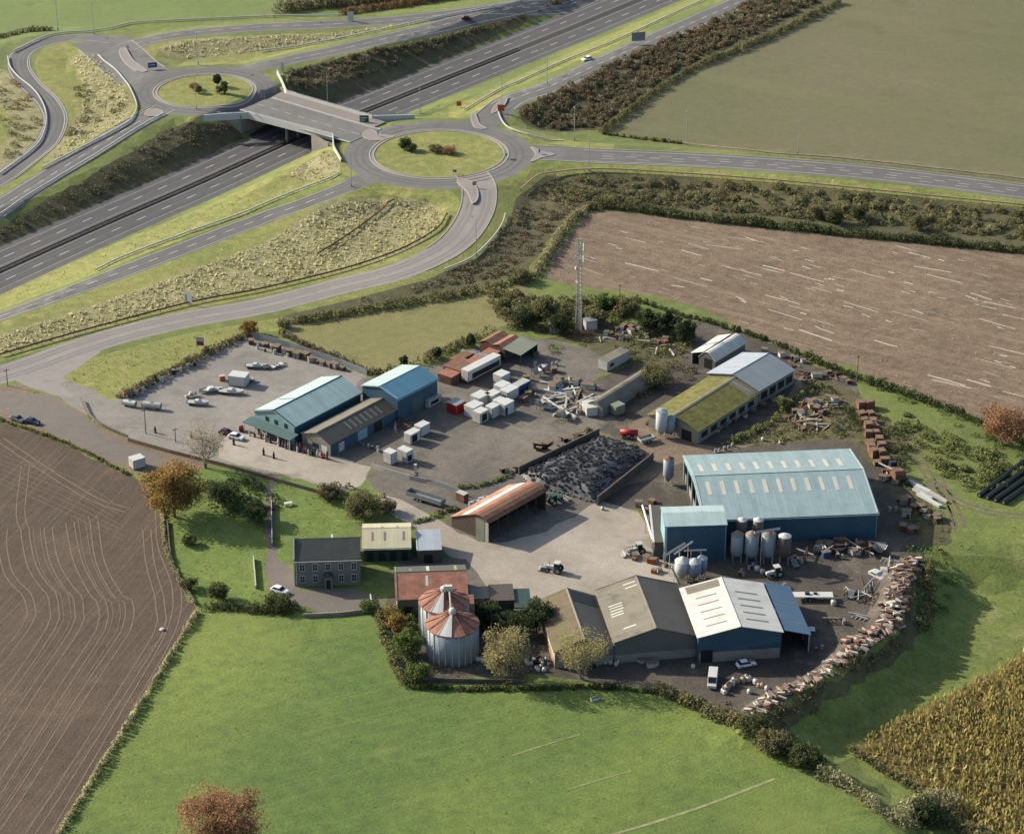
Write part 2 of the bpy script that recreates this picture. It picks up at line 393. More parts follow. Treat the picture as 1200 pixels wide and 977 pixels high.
region('scrub_bank', 'rough_green', [(338, 83), (390, 69), (460, 54), (533, 39), (600, 18), (633, 8), (690, -14), (720, -20), (668, 10), (620, 25), (567, 49), (487, 84), (412, 118), (372, 130), (340, 112)], False)
# verges
region('verge', 'bright_grass', [(-80, 360), (0, 340), (67, 315), (200, 258), (330, 200), (378, 172), (396, 180), (400, 206), (350, 226), (200, 286), (100, 325), (0, 363), (-80, 392)], False)
region('verge', 'bright_grass', [(-80, 410), (0, 378), (100, 342), (200, 306), (300, 267), (380, 237), (430, 221), (490, 216), (530, 225), (540, 245), (530, 270), (500, 292), (440, 315), (350, 337), (240, 360), (120, 390), (0, 423), (-80, 440)], True)
region('dry_grass', 'tan_grass', [(-80, 418), (0, 392), (100, 360), (200, 325), (300, 288), (360, 252), (400, 234), (460, 232), (505, 238), (520, 252), (512, 270), (480, 292), (420, 312), (340, 331), (220, 356), (100, 388), (0, 417), (-80, 432)], True)
region('verge', 'bright_grass', [(75, 445), (95, 425), (180, 400), (260, 384), (330, 372), (345, 374), (325, 388), (295, 391), (200, 432), (140, 470)], True)
region('verge', 'bright_grass', [(42, 70), (60, 52), (112, 50), (118, 66), (145, 88), (157, 112), (155, 140), (110, 168), (60, 200), (0, 232), (-60, 262), (-60, 245), (20, 210), (62, 175), (75, 145), (60, 110), (45, 92)], True)
region('dry_grass', 'tan_grass', [(82, 68), (108, 64), (130, 84), (148, 104), (154, 128), (140, 145), (110, 160), (60, 190), (52, 186), (76, 158), (90, 134), (104, 115), (96, 92)], True)
region('verge', 'bright_grass', [(168, 58), (182, 50), (250, 44), (400, 37), (520, 20), (560, 16), (470, 34), (400, 47), (330, 64), (250, 76), (190, 73)], True)
region('dry_grass', 'tan_grass', [(185, 57), (215, 47), (300, 42), (400, 38), (500, 24), (460, 33), (390, 47), (300, 62), (220, 70), (195, 66)], True)
region('dry_grass', 'tan_grass', [(-60, 90), (0, 80), (16, 90), (40, 115), (52, 135), (48, 160), (25, 185), (0, 200), (-60, 230)], True)
region('verge', 'bright_grass', [(-40, 125), (0, 124), (10, 140), (8, 160), (0, 172), (-40, 180)], True)
region('verge', 'bright_grass', [(505, 135), (560, 112), (600, 93), (700, 47), (790, 8), (860, -30), (900, -40), (830, 0), (700, 62), (600, 103), (570, 125), (540, 140)], False)
region('verge', 'bright_grass', [(595, 128), (615, 145), (650, 160), (720, 170), (700, 176), (640, 168), (600, 156), (586, 140)], True)
region('verge', 'bright_grass', [(625, 196), (700, 190), (800, 196), (900, 204), (1000, 212), (1100, 222), (1200, 234), (1330, 248), (1330, 258), (1200, 245), (1050, 229), (930, 218), (800, 208), (700, 201), (640, 206), (605, 232), (597, 262), (560, 302), (500, 328), (420, 349), (350, 366), (340, 362), (420, 341), (500, 320), (555, 290), (580, 255), (592, 222)], False)
region('verge', 'bright_grass', [(240, 133), (285, 130), (282, 140), (250, 146), (215, 144), (222, 136)], True)
region('verge', 'bright_grass', [(402, 172), (425, 196), (432, 206), (405, 206), (398, 190)], True)
region('verge', 'bright_grass', [(308, 84), (326, 80), (333, 92), (322, 96)], True)
region('dry_grass', 'tan_grass', [(345, 212), (340, 205), (355, 190), (383, 178), (394, 186), (396, 200), (375, 210)], True)
# yards
region('front_yard', 'yard', [(72, 440), (140, 471), (200, 434), (293, 393), (330, 398), (395, 424), (430, 441), (425, 470), (440, 545), (428, 560), (405, 574), (330, 556), (240, 538), (150, 515), (112, 494), (72, 466), (20, 449)], False)
region('back_yard', 'dark_gravel', [(426, 442), (455, 438), (520, 424), (590, 393), (640, 398), (705, 410), (720, 425), (700, 445), (760, 470), (765, 500), (700, 512), (640, 545), (612, 560), (600, 585), (530, 604), (488, 598), (440, 574), (428, 560), (440, 550), (352, 520), (400, 470)], False)
region('forecourt', 'concrete_yard', [(262, 512), (290, 506), (350, 528), (400, 540), (434, 548), (430, 562), (410, 574), (330, 556), (255, 538)], False)
region('parking_ground', 'dirt', [(-60, 455), (0, 452), (20, 450), (72, 468), (110, 496), (150, 516), (240, 540), (330, 558), (320, 568), (240, 560), (200, 560), (160, 556), (110, 534), (60, 512), (0, 492), (-60, 485)], False)
region('parking_ground', 'drive', [(-20, 462), (30, 462), (72, 470), (110, 498), (150, 520), (190, 534), (170, 548), (120, 532), (60, 505), (0, 480)], True)
region('mud_yard', 'mud', [(757, 528), (790, 520), (880, 500), (935, 470), (945, 425), (1000, 440), (1015, 480), (1060, 520), (1040, 545), (1090, 590), (1085, 640), (1062, 700), (1048, 735), (1010, 762), (950, 800), (880, 845), (800, 815), (640, 790), (480, 797), (456, 745), (452, 700), (560, 690), (700, 690), (790, 650), (760, 600), (700, 590), (610, 560), (640, 540), (690, 510)], False)
region('farm_ground', 'mud', [(640, 470), (745, 425), (760, 380), (830, 375), (930, 412), (950, 430), (935, 470), (880, 505), (790, 528), (757, 530), (700, 505), (720, 490), (690, 470)], False)
region('farm_lane', 'dirt', [(735, 500), (760, 490), (800, 515), (850, 520), (900, 495), (940, 440), (960, 440), (930, 490), (880, 520), (800, 540), (760, 560), (720, 575), (690, 600), (680, 590), (710, 560), (745, 530)], True)
region('concrete_yard', 'concrete_yard', [(442, 578), (470, 585), (520, 612), (560, 632), (620, 625), (660, 596), (690, 583), (722, 592), (748, 600), (756, 612), (770, 640), (800, 660), (790, 690), (700, 700), (650, 705), (580, 695), (548, 688), (540, 665), (500, 625), (450, 598)], False)
region('barn_ground', 'dark_gravel', [(520, 612), (536, 598), (560, 585), (600, 583), (612, 560), (660, 574), (700, 586), (672, 604), (640, 622), (600, 634), (560, 634)], False)
region('shade_side_ground', 'dark_gravel', [(545, 655), (575, 690), (548, 692), (470, 662), (478, 650), (520, 650)], False)
region('scrubby_ground', 'rough_green', [(838, 524), (880, 500), (905, 485), (935, 462), (948, 440), (975, 445), (1005, 462), (1030, 480), (1062, 512), (1060, 545), (1020, 545), (1004, 520), (988, 514), (930, 518)], False)
region('scrubby_ground', 'rough_green', [(640, 398), (700, 378), (760, 376), (800, 384), (808, 402), (800, 425), (770, 440), (745, 432), (712, 425), (690, 405)], False)
region('scrubby_ground', 'rough_green', [(1045, 560), (1066, 560), (1090, 590), (1120, 620), (1110, 640), (1080, 640), (1060, 610), (1050, 590)], False)
region('bank_side', 'rough_green', [(884, 852), (905, 836), (945, 815), (990, 788), (1020, 765), (1050, 752), (1066, 700), (1074, 662), (1090, 662), (1084, 705), (1070, 760), (1030, 785), (990, 812), (945, 842), (910, 866), (890, 862)], False)
region('lawn', 'lawn', [(190, 562), (250, 545), (330, 560), (400, 576), (440, 582), (450, 600), (400, 625), (345, 640), (340, 660), (318, 655), (315, 705), (232, 712), (214, 690), (196, 640)], False)
region('gravel_drive', 'drive', [(312, 560), (322, 560), (322, 650), (345, 668), (350, 690), (420, 690), (450, 705), (440, 716), (390, 718), (345, 708), (314, 690), (312, 650)], False)
# roads
HORIZ = {}
disc('roundabout_road', 'road', RB2, R2O); disc('roundabout_road', 'road', RB1, R1O)
HORIZ['bridge'] = road('road', 'road', [P(x, y, 3) for x, y in ((262, 111), (300, 122), (340, 134), (390, 149), (440, 163), (480, 172))], 15, px=False)
HORIZ['near_slip'] = road('slip_road', 'road', [(500, 197), (440, 206), (400, 222), (350, 241), (300, 259), (200, 297), (100, 334), (0, 371), (-120, 412)], lambda t: 13-8*min(1, t/.25)+3*0 if t < .25 else 8.2)
HORIZ['loop'] = road('loop_road', 'pale_road', [(545, 195), (561, 218), (556, 253), (527, 289), (470, 317), (400, 335), (300, 360), (225, 373), (150, 390), (85, 410), (30, 430), (-80, 462)], 10.5)
HORIZ['east'] = road('road', 'road', [(580, 178), (650, 180), (700, 183), (800, 187), (900, 193), (1000, 201), (1100, 212), (1200, 225), (1340, 242)], 12)
HORIZ['far_slip_r'] = road('slip_road', 'road', [(545, 155), (572, 140), (600, 117), (640, 103), (700, 76), (760, 49), (820, 23), (870, 1), (980, -50)], 11)
HORIZ['far_slip_l'] = road('slip_road', 'road', [(262, 96), (285, 82), (340, 70), (390, 60), (433, 50), (500, 34), (560, 18), (633, 2), (720, -25)], 9.5)
HORIZ['top'] = road('road', 'road', [(135, 62), (155, 53), (180, 45), (230, 38), (300, 32), (400, 28), (500, 20), (650, 8), (700, -10)], 10)
HORIZ['link'] = road('road', 'road', [(115, 46), (135, 62), (160, 84), (195, 100), (225, 108)], 20)
HORIZ['top_left'] = road('road', 'road', [(150, 50), (100, 44), (60, 48), (28, 60), (21, 78), (34, 99), (54, 118), (64, 140), (54, 167), (25, 192), (-10, 216), (-90, 262)], 8)
HORIZ['left_slip'] = road('slip_road', 'road', [(205, 120), (170, 139), (120, 168), (50, 212), (0, 243), (-90, 300)], 10)
region('road', 'pale_road', [(18, 446), (30, 424), (110, 402), (118, 412), (90, 432), (76, 440), (70, 450), (90, 466), (60, 462)], False)
disc('roundabout_apron', 'pale_road', RB2, R2I+1.3); disc('roundabout_apron', 'pale_road', RB1, R1I+1.2)
disc('roundabout_island', 'bright_grass', RB2, R2I); disc('roundabout_island', 'bright_grass', RB1, R1I)
# under the bridge and the motorway itself
REG.append(('bridge_underside_ground', 'median', [(p.x, p.y) for p in DECK]))
def band(d0, d1): return [(p.x, p.y) for p in offset(MED, d0)]+[(p.x, p.y) for p in offset(MED, d1)][::-1]
REG.append(('motorway', 'motorway', band(-12.6, 12.6)))
REG.append(('motorway_median', 'median', band(-1.5, 1.5)))
# ------------------------------------------------------------------ one triangulated sheet, cut along the region edges
def build_ground():
    vs = []; es = []
    def addpt(x, y): vs.append(Vector((x, y))); return len(vs)-1
    for name, mat, poly in REG:
        idx = [addpt(x, y) for x, y in poly]
        es.extend((idx[i], idx[(i+1) % len(idx)]) for i in range(len(idx)))
    for d in (-13, 13, 15.2, -15.2, 20, -20, 26, -26):
        pth = offset(MED, d); idx = [addpt(p.x, p.y) for p in pth]
        es.extend((idx[i], idx[i+1]) for i in range(len(idx)-1))
    for d in (0, 1.7, -1.7, 3.6, -3.6, 5.6, -5.6):
        pth = offset(BERM, d); idx = [addpt(p.x, p.y) for p in pth]
        es.extend((idx[i], idx[i+1]) for i in range(len(idx)-1))
    rnd = random.Random(3)
    for i in range(-52, 53):
        for j in range(-46, 100):
            x, y = i*5.0, j*5.0
            if abs(x) > 60+ (y+580)*.24: continue
            addpt(x+rnd.uniform(-1, 1), y+rnd.uniform(-1, 1))
    for s in (420, 700, 1400, 3000, 7000):
        for k in range(24): a = 2*math.pi*k/24; addpt(s*math.cos(a), 100+s*math.sin(a)*1.1)
    ov, oe, of, _, _, _ = delaunay_2d_cdt(vs, es, [], 0, .02)
    V = np.array([(v.x, v.y) for v in ov]); Fc = [tuple(f) for f in of]
    ins = (V[:, 0] > X0+1) & (V[:, 0] < X1-1) & (V[:, 1] > Y0+1) & (V[:, 1] < Y1-1)
    Z = np.array([hz(x, y) if q else 0 for (x, y), q in zip(V, ins)])
    cen = np.array([V[list(f)].mean(0) for f in Fc]); rid = np.full(len(Fc), -1)
    for k, (name, mat, poly) in enumerate(REG):
        pa = np.array(poly); lo = pa.min(0); hi = pa.max(0)
        sel = np.where((cen[:, 0] >= lo[0]) & (cen[:, 0] <= hi[0]) & (cen[:, 1] >= lo[1]) & (cen[:, 1] <= hi[1]))[0]
        m = pip(poly, cen[sel, 0], cen[sel, 1]); rid[sel[m]] = k
    groups = {}
    for k, (name, mat, poly) in enumerate(REG): groups.setdefault((name, mat), set()).add(k)
    groups[('ground', 'grass')] = {-1}
    for (name, mat), ks in groups.items():
        fi = [Fc[i] for i in np.where(np.isin(rid, list(ks)))[0]]
        if not fi: continue
        used = sorted({i for f in fi for i in f}); mp = {o: n for n, o in enumerate(used)}
        me = bpy.data.meshes.new(name)
        me.from_pydata([(V[i, 0], V[i, 1], Z[i]) for i in used], [], [tuple(mp[i] for i in f) for f in fi])
        me.materials.append(M[mat]); me.update()
        if me.polygons and me.polygons[0].normal.z < 0: me.flip_normals()
        o = bpy.data.objects.new(name, me); COL.objects.link(o); o['kind'] = 'structure'
    print('ground', len(V), len(Fc), np.bincount(rid+1).tolist())
    return BVHTree.FromPolygons([(V[i, 0], V[i, 1], Z[i]) for i in range(len(V))], Fc)
BV = build_ground()
def tz(x, y):
    h = BV.ray_cast(Vector((x, y, 60)), Vector((0, 0, -1)))
    return h[0].z if h[0] is not None else 0.0
# ------------------------------------------------------------------ road paint and kerbs
def strip(mb, path, w, dz=.05, zf=None, thick=0):
    zf = zf or tz
    L = offset(path, w/2); Rr = offset(path, -w/2); vs = []; fs = []
    for a, b in zip(L, Rr):
        za, zb = zf(a.x, a.y)+dz, zf(b.x, b.y)+dz; vs += [(a.x, a.y, za), (b.x, b.y, zb)]
    n = len(L); fs = [(2*i, 2*i+1, 2*i+3, 2*i+2) for i in range(n-1)]
    if thick:
        m = len(vs); vs += [(x, y, z-thick) for x, y, z in vs]
        fs += [(2*i, 2*i+2, m+2*i+2, m+2*i) for i in range(n-1)]+[(2*i+1, m+2*i+1, m+2*i+3, 2*i+3) for i in range(n-1)]
    mb.add(vs, fs)
def cutpath(path, s0, s1):
    out = []; s = 0
    for a, b in zip(path[:-1], path[1:]):
        L = (b-a).length
        if L < 1e-6: continue
        if s+L > s0 and s < s1:
            t0 = max(0, (s0-s)/L); t1 = min(1, (s1-s)/L)
            if not out: out.append(a.lerp(b, t0))
            out.append(a.lerp(b, t1))
        s += L
    return out
def plen(path): return sum((b-a).length for a, b in zip(path[:-1], path[1:]))
def dashes(mb, path, on, off, w, start=0, end=None, **k):
    s = start; L = end or plen(path)
    while s+on < L:
        c = cutpath(path, s, s+on)
        if len(c) > 1: strip(mb, c, w, **k)
        s += on+off
def circ(c, r, a0=0, a1=360, n=72): return [Vector((c.x+r*math.cos(R(a0+(a1-a0)*i/n)), c.y+r*math.sin(R(a0+(a1-a0)*i/n)), 0)) for i in range(n+1)]
wm = MB()
ww = MB(); lw = MB()
for d in (-4.9, -3.3, -8.6, -7.4, 4.9, 3.3, 8.6, 7.4): strip(ww, offset(MED, d), .8, .02)
ww.build('motorway_wear', 'motorway_wear')['kind'] = 'structure'
for key, ds in (('near_slip', (-2.6, -1.0, 1.0, 2.6)), ('east', (-4, -2.6, -.9, 1.0, 2.8, 4)), ('far_slip_r', (-3, -1.3, 1.3, 3)), ('far_slip_l', (-3, -1.3, 1.3, 3)), ('top', (-3, -1.3, 1.3, 3)), ('left_slip', (-3, -1.3, 1.3, 3)), ('loop', (-3.2, -1.6, 1.6, 3.2)), ('top_left', (-2.4, -1, 1, 2.4))):
    p_ = HORIZ[key]
    for d in ds: strip(lw if key == 'loop' else wm, cutpath(offset(p_, d), 22, plen(p_)), .9, .02)
for c, r in ((RB2, 26.5), (RB2, 24.3), (RB1, 21.4), (RB1, 19.2)): strip(wm, circ(c, r), .8, .02)
lw.build('loop_road_wear', 'pale_lane_wear')['kind'] = 'structure'
wm.build('lane_wear', 'lane_wear')['kind'] = 'structure'
pm = MB()
for d in (-6.2, 6.2): dashes(pm, offset(MED, d), 4, 7, .34)
for d in (-9.9, 9.9, -2.3, 2.3): strip(pm, offset(MED, d), .16)
for key, sides, cen in (('near_slip', 3.4, 0), ('loop', 0, None), ('east', 4.6, 0), ('far_slip_r', 4.4, 0), ('far_slip_l', 3.8, 0), ('top', 4.0, 0), ('top_left', 3.3, None), ('left_slip', 4.0, 0)):
    p = HORIZ[key]; L = plen(p); s0 = 34 if key in ('near_slip', 'east', 'far_slip_r', 'far_slip_l') else 12
    if cen is not None: dashes(pm, p, 3.4, 4, .34, s0)
    if sides:
        for sg in (-1, 1): strip(pm, cutpath(offset(p, sg*sides), s0-6, L), .24)
    if key == 'east':
        dashes(pm, offset(p, 1.9), 4, 5, .25, s0); dashes(pm, offset(p, -2.2), 4, 7, .25, s0)
pm.build('road_markings', 'paint_line')['kind'] = 'structure'
km = MB()
for c, r in ((RB2, R2I+1.3), (RB1, R1I+1.2)): strip(km, circ(c, r), .45, .12, thick=.15)
for c, r in ((RB2, R2I), (RB1, R1I)): strip(km, circ(c, r), .35, .15, thick=.15)
for key, off_, a, b in (('loop', 5.2, .03, .35), ('loop', -5.2, .03, .3), ('top_left', 4.1, .25, .8), ('far_slip_r', 5.6, .05, .18), ('left_slip', -5, .05, .2), ('link', 10, .1, .6), ('link', -10, .1, .6), ('east', 6.1, .05, .9), ('east', -6.1, .05, .35), ('bridge', 6.6, .2, .8), ('bridge', -6.6, .2, .8)):
    p = HORIZ[key]; L = plen(p); q = cutpath(p, L*a, L*b); q = offset(q, off_)
    if key == 'bridge': continue
    strip(km, q, .35, .13, thick=.14)
km.build('kerbs', 'kerb')['kind'] = 'structure'
# splitter islands where the arms meet the roundabouts
def splitter(pxs):
    w_ = catmull(gl(pxs), 1.5, True); cz = max(tz(p.x, p.y) for p in w_)+.14
    mb = MB(); mb.prism([(p.x, p.y) for p in w_], cz-.5, cz, 'z'); o = mb.build('traffic_island', 'pale_road')
    k_ = MB(); strip(k_, w_+[w_[0]], .45, cz+.03, zf=lambda x, y: 0.0, thick=.3); k_.build('island_kerb', 'kerb', o); return o
for pxs in ([(433, 152), (446, 158), (462, 160), (440, 165), (425, 160)], [(622, 172), (634, 178), (650, 181), (634, 185), (622, 190), (628, 181)],
            [(540, 210), (556, 216), (560, 232), (554, 240), (548, 226), (536, 214)], [(552, 138), (556, 134), (562, 146), (570, 151), (557, 150)],
            [(594, 115), (590, 125), (577, 133), (580, 125)], [(318, 118), (304, 120), (296, 127), (310, 124)], [(176, 128), (190, 130), (186, 136), (170, 136)],
            [(140, 62), (146, 58), (156, 72), (172, 84), (160, 84), (146, 74)]):
    splitter(pxs)['kind'] = 'structure'
# tyre tracks in the ploughed field
tm = MB()
base_l = [[(170, 545), (181, 600), (200, 660), (222, 705)], ]
def track(pts, gap=1.9, w=.28):
    p = catmull(gl(pts), 3)
    for s in (-gap/2, gap/2): strip(tm, offset(p, s), w, .03)
corner = [(198, 745), (168, 722), (143, 712), (120, 706), (93, 700), (62, 696), (34, 700), (5, 706)]
ups = [[(187, 700), (176, 660), (172, 620)], [(140, 700), (118, 660), (110, 610), (108, 604)], [(112, 698), (92, 660), (83, 620), (82, 612)], [(82, 690), (64, 660), (57, 625), (57, 618)], [(55, 690), (38, 665), (30, 630), (29, 618)], [(25, 690), (10, 672), (3, 640), (4, 620)]]
tails = [[(210, 712), (200, 740), (150, 830), (80, 950), (60, 985)], [(188, 712), (186, 740), (140, 815), (70, 925), (30, 985)], [(150, 704), (152, 722), (148, 738), (100, 810), (30, 920), (-15, 985)], [(118, 703), (122, 722), (118, 738), (70, 812), (5, 915), (-40, 980)], [(90, 698), (93, 718), (88, 738), (40, 808), (-20, 900)], [(60, 694), (64, 716), (60, 735), (15, 802), (-40, 870)], [(30, 694), (37, 714), (30, 735), (-20, 800)], [(4, 700), (10, 722), (2, 742), (-30, 780)]]
full = [[(187, 600), (190, 640), (207, 690)]+tails[0][1:], ups[0][::-1]+tails[1], ups[1][::-1]+tails[2], ups[2][::-1]+tails[3], ups[3][::-1]+tails[4], ups[4][::-1]+tails[5], ups[5][::-1]+tails[6]]
for t in full: track(t)
mid_ = [[((a[0]+b[0])/2, (a[1]+b[1])/2) for a, b in zip(t, u)] for t, u in zip(full[1:], full[2:]) if len(t) == len(u)]
for t in mid_: track(t, 1.6, .16)
for k_ in range(5): track([(-20, 745+k_*32), (20+k_*3, 705+k_*34)], 1.6, .18)
for k_ in range(4): track([(0, 530+k_*11), (40, 545+k_*12), (90, 565+k_*13), (130+k_*6, 590+k_*14)], 1.6, .13)
M['track'] = flat('pale_wheeling', (140, 123, 106), .95, .25, .6)
track([(0, 515), (60, 555), (110, 585), (150, 598)], 2, .35); track([(30, 545), (24, 600), (28, 618)], 2, .25)
tm.build('tyre_tracks', 'track')['kind'] = 'structure'
# ------------------------------------------------------------------ foliage
def leafmat(name, cols, trans=.0):
    s = N(name); geo = s.n('ShaderNodeNewGeometry'); n = len(cols)
    c = s.ramp(geo.outputs['Random Per Island'], [(i/(n-1), C(x, k=.8)) for i, x in enumerate(cols)])
    big = s.noise(.25, 3, .6)
    c = s.mix(1.0, c, s.ramp(big, [(.3, G(.72)), (.7, G(1.25))]), 'MULTIPLY')
    m = s.done(c, .9); tr = s.n('ShaderNodeBsdfTranslucent'); s.l(c, tr.inputs['Color'])
    mx = s.n('ShaderNodeMixShader'); mx.inputs[0].default_value = .38; s.l(s.b.outputs[0], mx.inputs[1]); s.l(tr.outputs[0], mx.inputs[2])
    s.l(mx.outputs[0], s.t.nodes['Material Output'].inputs['Surface']); return m
LF = {
 'scrub_dark': leafmat('dark_scrub_leaves', [(74, 72, 52), (96, 90, 66), (114, 104, 78), (136, 120, 94)]),
 'scrub_green': leafmat('olive_scrub_leaves', [(76, 80, 52), (98, 98, 62), (120, 116, 76), (142, 132, 94)]),
 'russet': leafmat('russet_leaves', [(112, 86, 62), (136, 102, 72), (150, 112, 80), (112, 98, 70)]),
 'hedge': leafmat('hedge_leaves', [(52, 60, 34), (70, 80, 44), (88, 94, 52), (104, 106, 62)]),
 'pale_hedge': leafmat('pale_hedge_twigs', [(120, 116, 80), (146, 140, 100), (168, 160, 122), (104, 106, 66)]),
 'green': leafmat('green_leaves', [(58, 72, 36), (80, 98, 46), (102, 120, 58), (126, 138, 74)]),
 'dark_green': leafmat('dark_evergreen_leaves', [(40, 50, 32), (54, 66, 40), (70, 82, 48), (84, 94, 54)]),
 'autumn': leafmat('autumn_gold_leaves', [(104, 86, 48), (140, 110, 58), (170, 136, 74), (116, 104, 58)]),
 'autumn_red': leafmat('autumn_brown_leaves', [(124, 92, 64), (150, 108, 76), (170, 126, 92), (132, 112, 80)]),
 'pale': leafmat('thinning_pale_leaves', [(126, 118, 76), (152, 142, 94), (172, 160, 112), (112, 106, 66)]),
 'twig': leafmat('bare_twigs', [(148, 136, 112), (170, 158, 132), (130, 118, 96), (184, 172, 146)]),
 'straw': leafmat('dry_grass_tufts', [(156, 150, 106), (180, 172, 128), (204, 196, 154), (132, 132, 86)]),
 'weed': leafmat('rank_weeds', [(86, 96, 54), (112, 120, 66), (134, 138, 82), (100, 94, 64)]),
 'maize': leafmat('ripe_maize_leaves', [(136, 118, 66), (166, 146, 84), (126, 130, 66), (182, 158, 100)]),
}
def quads(cen, size, mat, name, parent=None, loc=None, flatten=1.0, aspect=.7, upright=False):
    n = len(cen); r = np.random.default_rng(n+5)
    cen = np.asarray(cen, float); size = np.broadcast_to(np.asarray(size, float), (n,))
    a = r.normal(size=(n, 3)); a[:, 2] *= .45; a /= np.linalg.norm(a, axis=1)[:, None]+1e-9
    b = r.normal(size=(n, 3))
    if upright: a[:, 2] = 0; a /= np.linalg.norm(a, axis=1)[:, None]+1e-9; b = np.tile([0, 0, 1.0], (n, 1))+r.normal(size=(n, 3))*.25
    b -= (a*b).sum(1)[:, None]*a; b /= np.linalg.norm(b, axis=1)[:, None]+1e-9
    h = (size/2)[:, None]; A = a*h*aspect; B = b*h
    V = np.stack([cen-A-B, cen+A*.8-B*.7, cen+A+B, cen-A*.7+B*.8], 1).reshape(-1, 3)
    me = bpy.data.meshes.new(name); me.vertices.add(4*n); me.vertices.foreach_set('co', V.ravel().astype(np.float32))
    me.loops.add(4*n); me.loops.foreach_set('vertex_index', np.arange(4*n, dtype=np.int32))
    me.polygons.add(n); me.polygons.foreach_set('loop_start', np.arange(0, 4*n, 4, dtype=np.int32)); me.polygons.foreach_set('loop_total', np.full(n, 4, np.int32))
    me.materials.append(mat); me.update(calc_edges=True); me.validate()
    o = bpy.data.objects.new(name, me); COL.objects.link(o)
    if parent: o.parent = parent
    if loc is not None: o.location = loc
    return o
def dome_pts(x, y, z, r, h, n, rng):
    d = rng.normal(size=(n, 3)); d /= np.linalg.norm(d, axis=1)[:, None]; d[:, 2] = np.abs(d[:, 2])
    s = (.55+.45*rng.random(n)**.5)[:, None]
    return np.array([x, y, z])+d*s*np.array([r, r, h])
def poly_area(p): return abs(sum(p[i][0]*p[(i+1) % len(p)][1]-p[(i+1) % len(p)][0]*p[i][1] for i in range(len(p)))/2)
def rand_in(poly, n, seed):
    r = np.random.default_rng(seed); pa = np.array(poly); lo = pa.min(0); hi = pa.max(0); out = []
    while sum(len(o) for o in out) < n:
        q = r.random((n*2+50, 2))*(hi-lo)+lo; out.append(q[pip(poly, q[:, 0], q[:, 1])])
    return np.concatenate(out)[:n]
def scrub(name, pxs, leaf, label, dens=.06, r=(.8, 1.8), h=(.7, 2.0), per=26, size=.6, seed=1, cat='scrub', kind='stuff', aspect=.7, zoff=0):
    poly = [(p.x, p.y) for p in gl(pxs)]; n = int(poly_area(poly)*dens); c = rand_in(poly, n, seed); rng = np.random.default_rng(seed+9)
    pts = []
    for x, y in c:
        k = rng.random(); rr = r[0]+(r[1]-r[0])*k; hh = h[0]+(h[1]-h[0])*k*rng.uniform(.7, 1.2)
        pts.append(dome_pts(x, y, hz(x, y)+zoff, rr, hh, max(6, int(1.9*per*rr*hh)), rng))
    pts = np.concatenate(pts); sz = size*.7*rng.uniform(.6, 1.3, len(pts))
    o = quads(pts, sz, LF[leaf], name, aspect=aspect); tag(o, label, cat, kind=kind); return o
def tufts(name, pxs, leaf, label, dens=.8, hgt=.7, seed=3, cat='grass', excl=None):
    poly = [(p.x, p.y) for p in gl(pxs)]; n = int(poly_area(poly)*dens); c = rand_in(poly, n, seed); rng = np.random.default_rng(seed)
    nz = np.sin(c[:, 0]*.35+np.sin(c[:, 1]*.21)*2)*np.cos(c[:, 1]*.31+c[:, 0]*.12)
    c = c[rng.random(len(c)) < .55+.4*nz]
    z = np.array([hz(x, y) for x, y in c])
    s = hgt*rng.uniform(.35, 1.1, len(c))
    o = quads(np.column_stack([c, z+s*.35]), s, LF[leaf], name, upright=True, aspect=.9); return tag(o, label, cat, kind='stuff')
def hedge(name, pxs, leaf, label, w=1.6, h=1.8, dens=1.0, gap=0, per=16, size=.5, seed=1, cat='hedge', group=None, z=None):
    path = catmull(gl(pxs), 1.1); path = resample(path, .8); rng = np.random.default_rng(seed); pts = []
    ox, oy = path[0].x, path[0].y; oz = hz(ox, oy); hn = rng.random(len(path)//6+3)
    for i, p in enumerate(path):
        if rng.random() < gap: continue
        t = i/6; k = int(t); hv = .85+.75*(hn[k]*(1-t+k)+hn[k+1]*(t-k)); q = (p.x+rng.normal()*w*.22, p.y+rng.normal()*w*.22)
        pts.append(dome_pts(q[0]-ox, q[1]-oy, hz(*q)-oz, w*.6*rng.uniform(.7, 1.3), h*hv, max(5, int(1.8*per*dens*hv)), rng))
    pts = np.concatenate(pts); o = quads(pts, size*.72*rng.uniform(.6, 1.3, len(pts)), LF[leaf], name, loc=(ox, oy, oz)); return tag(o, label, cat, group)
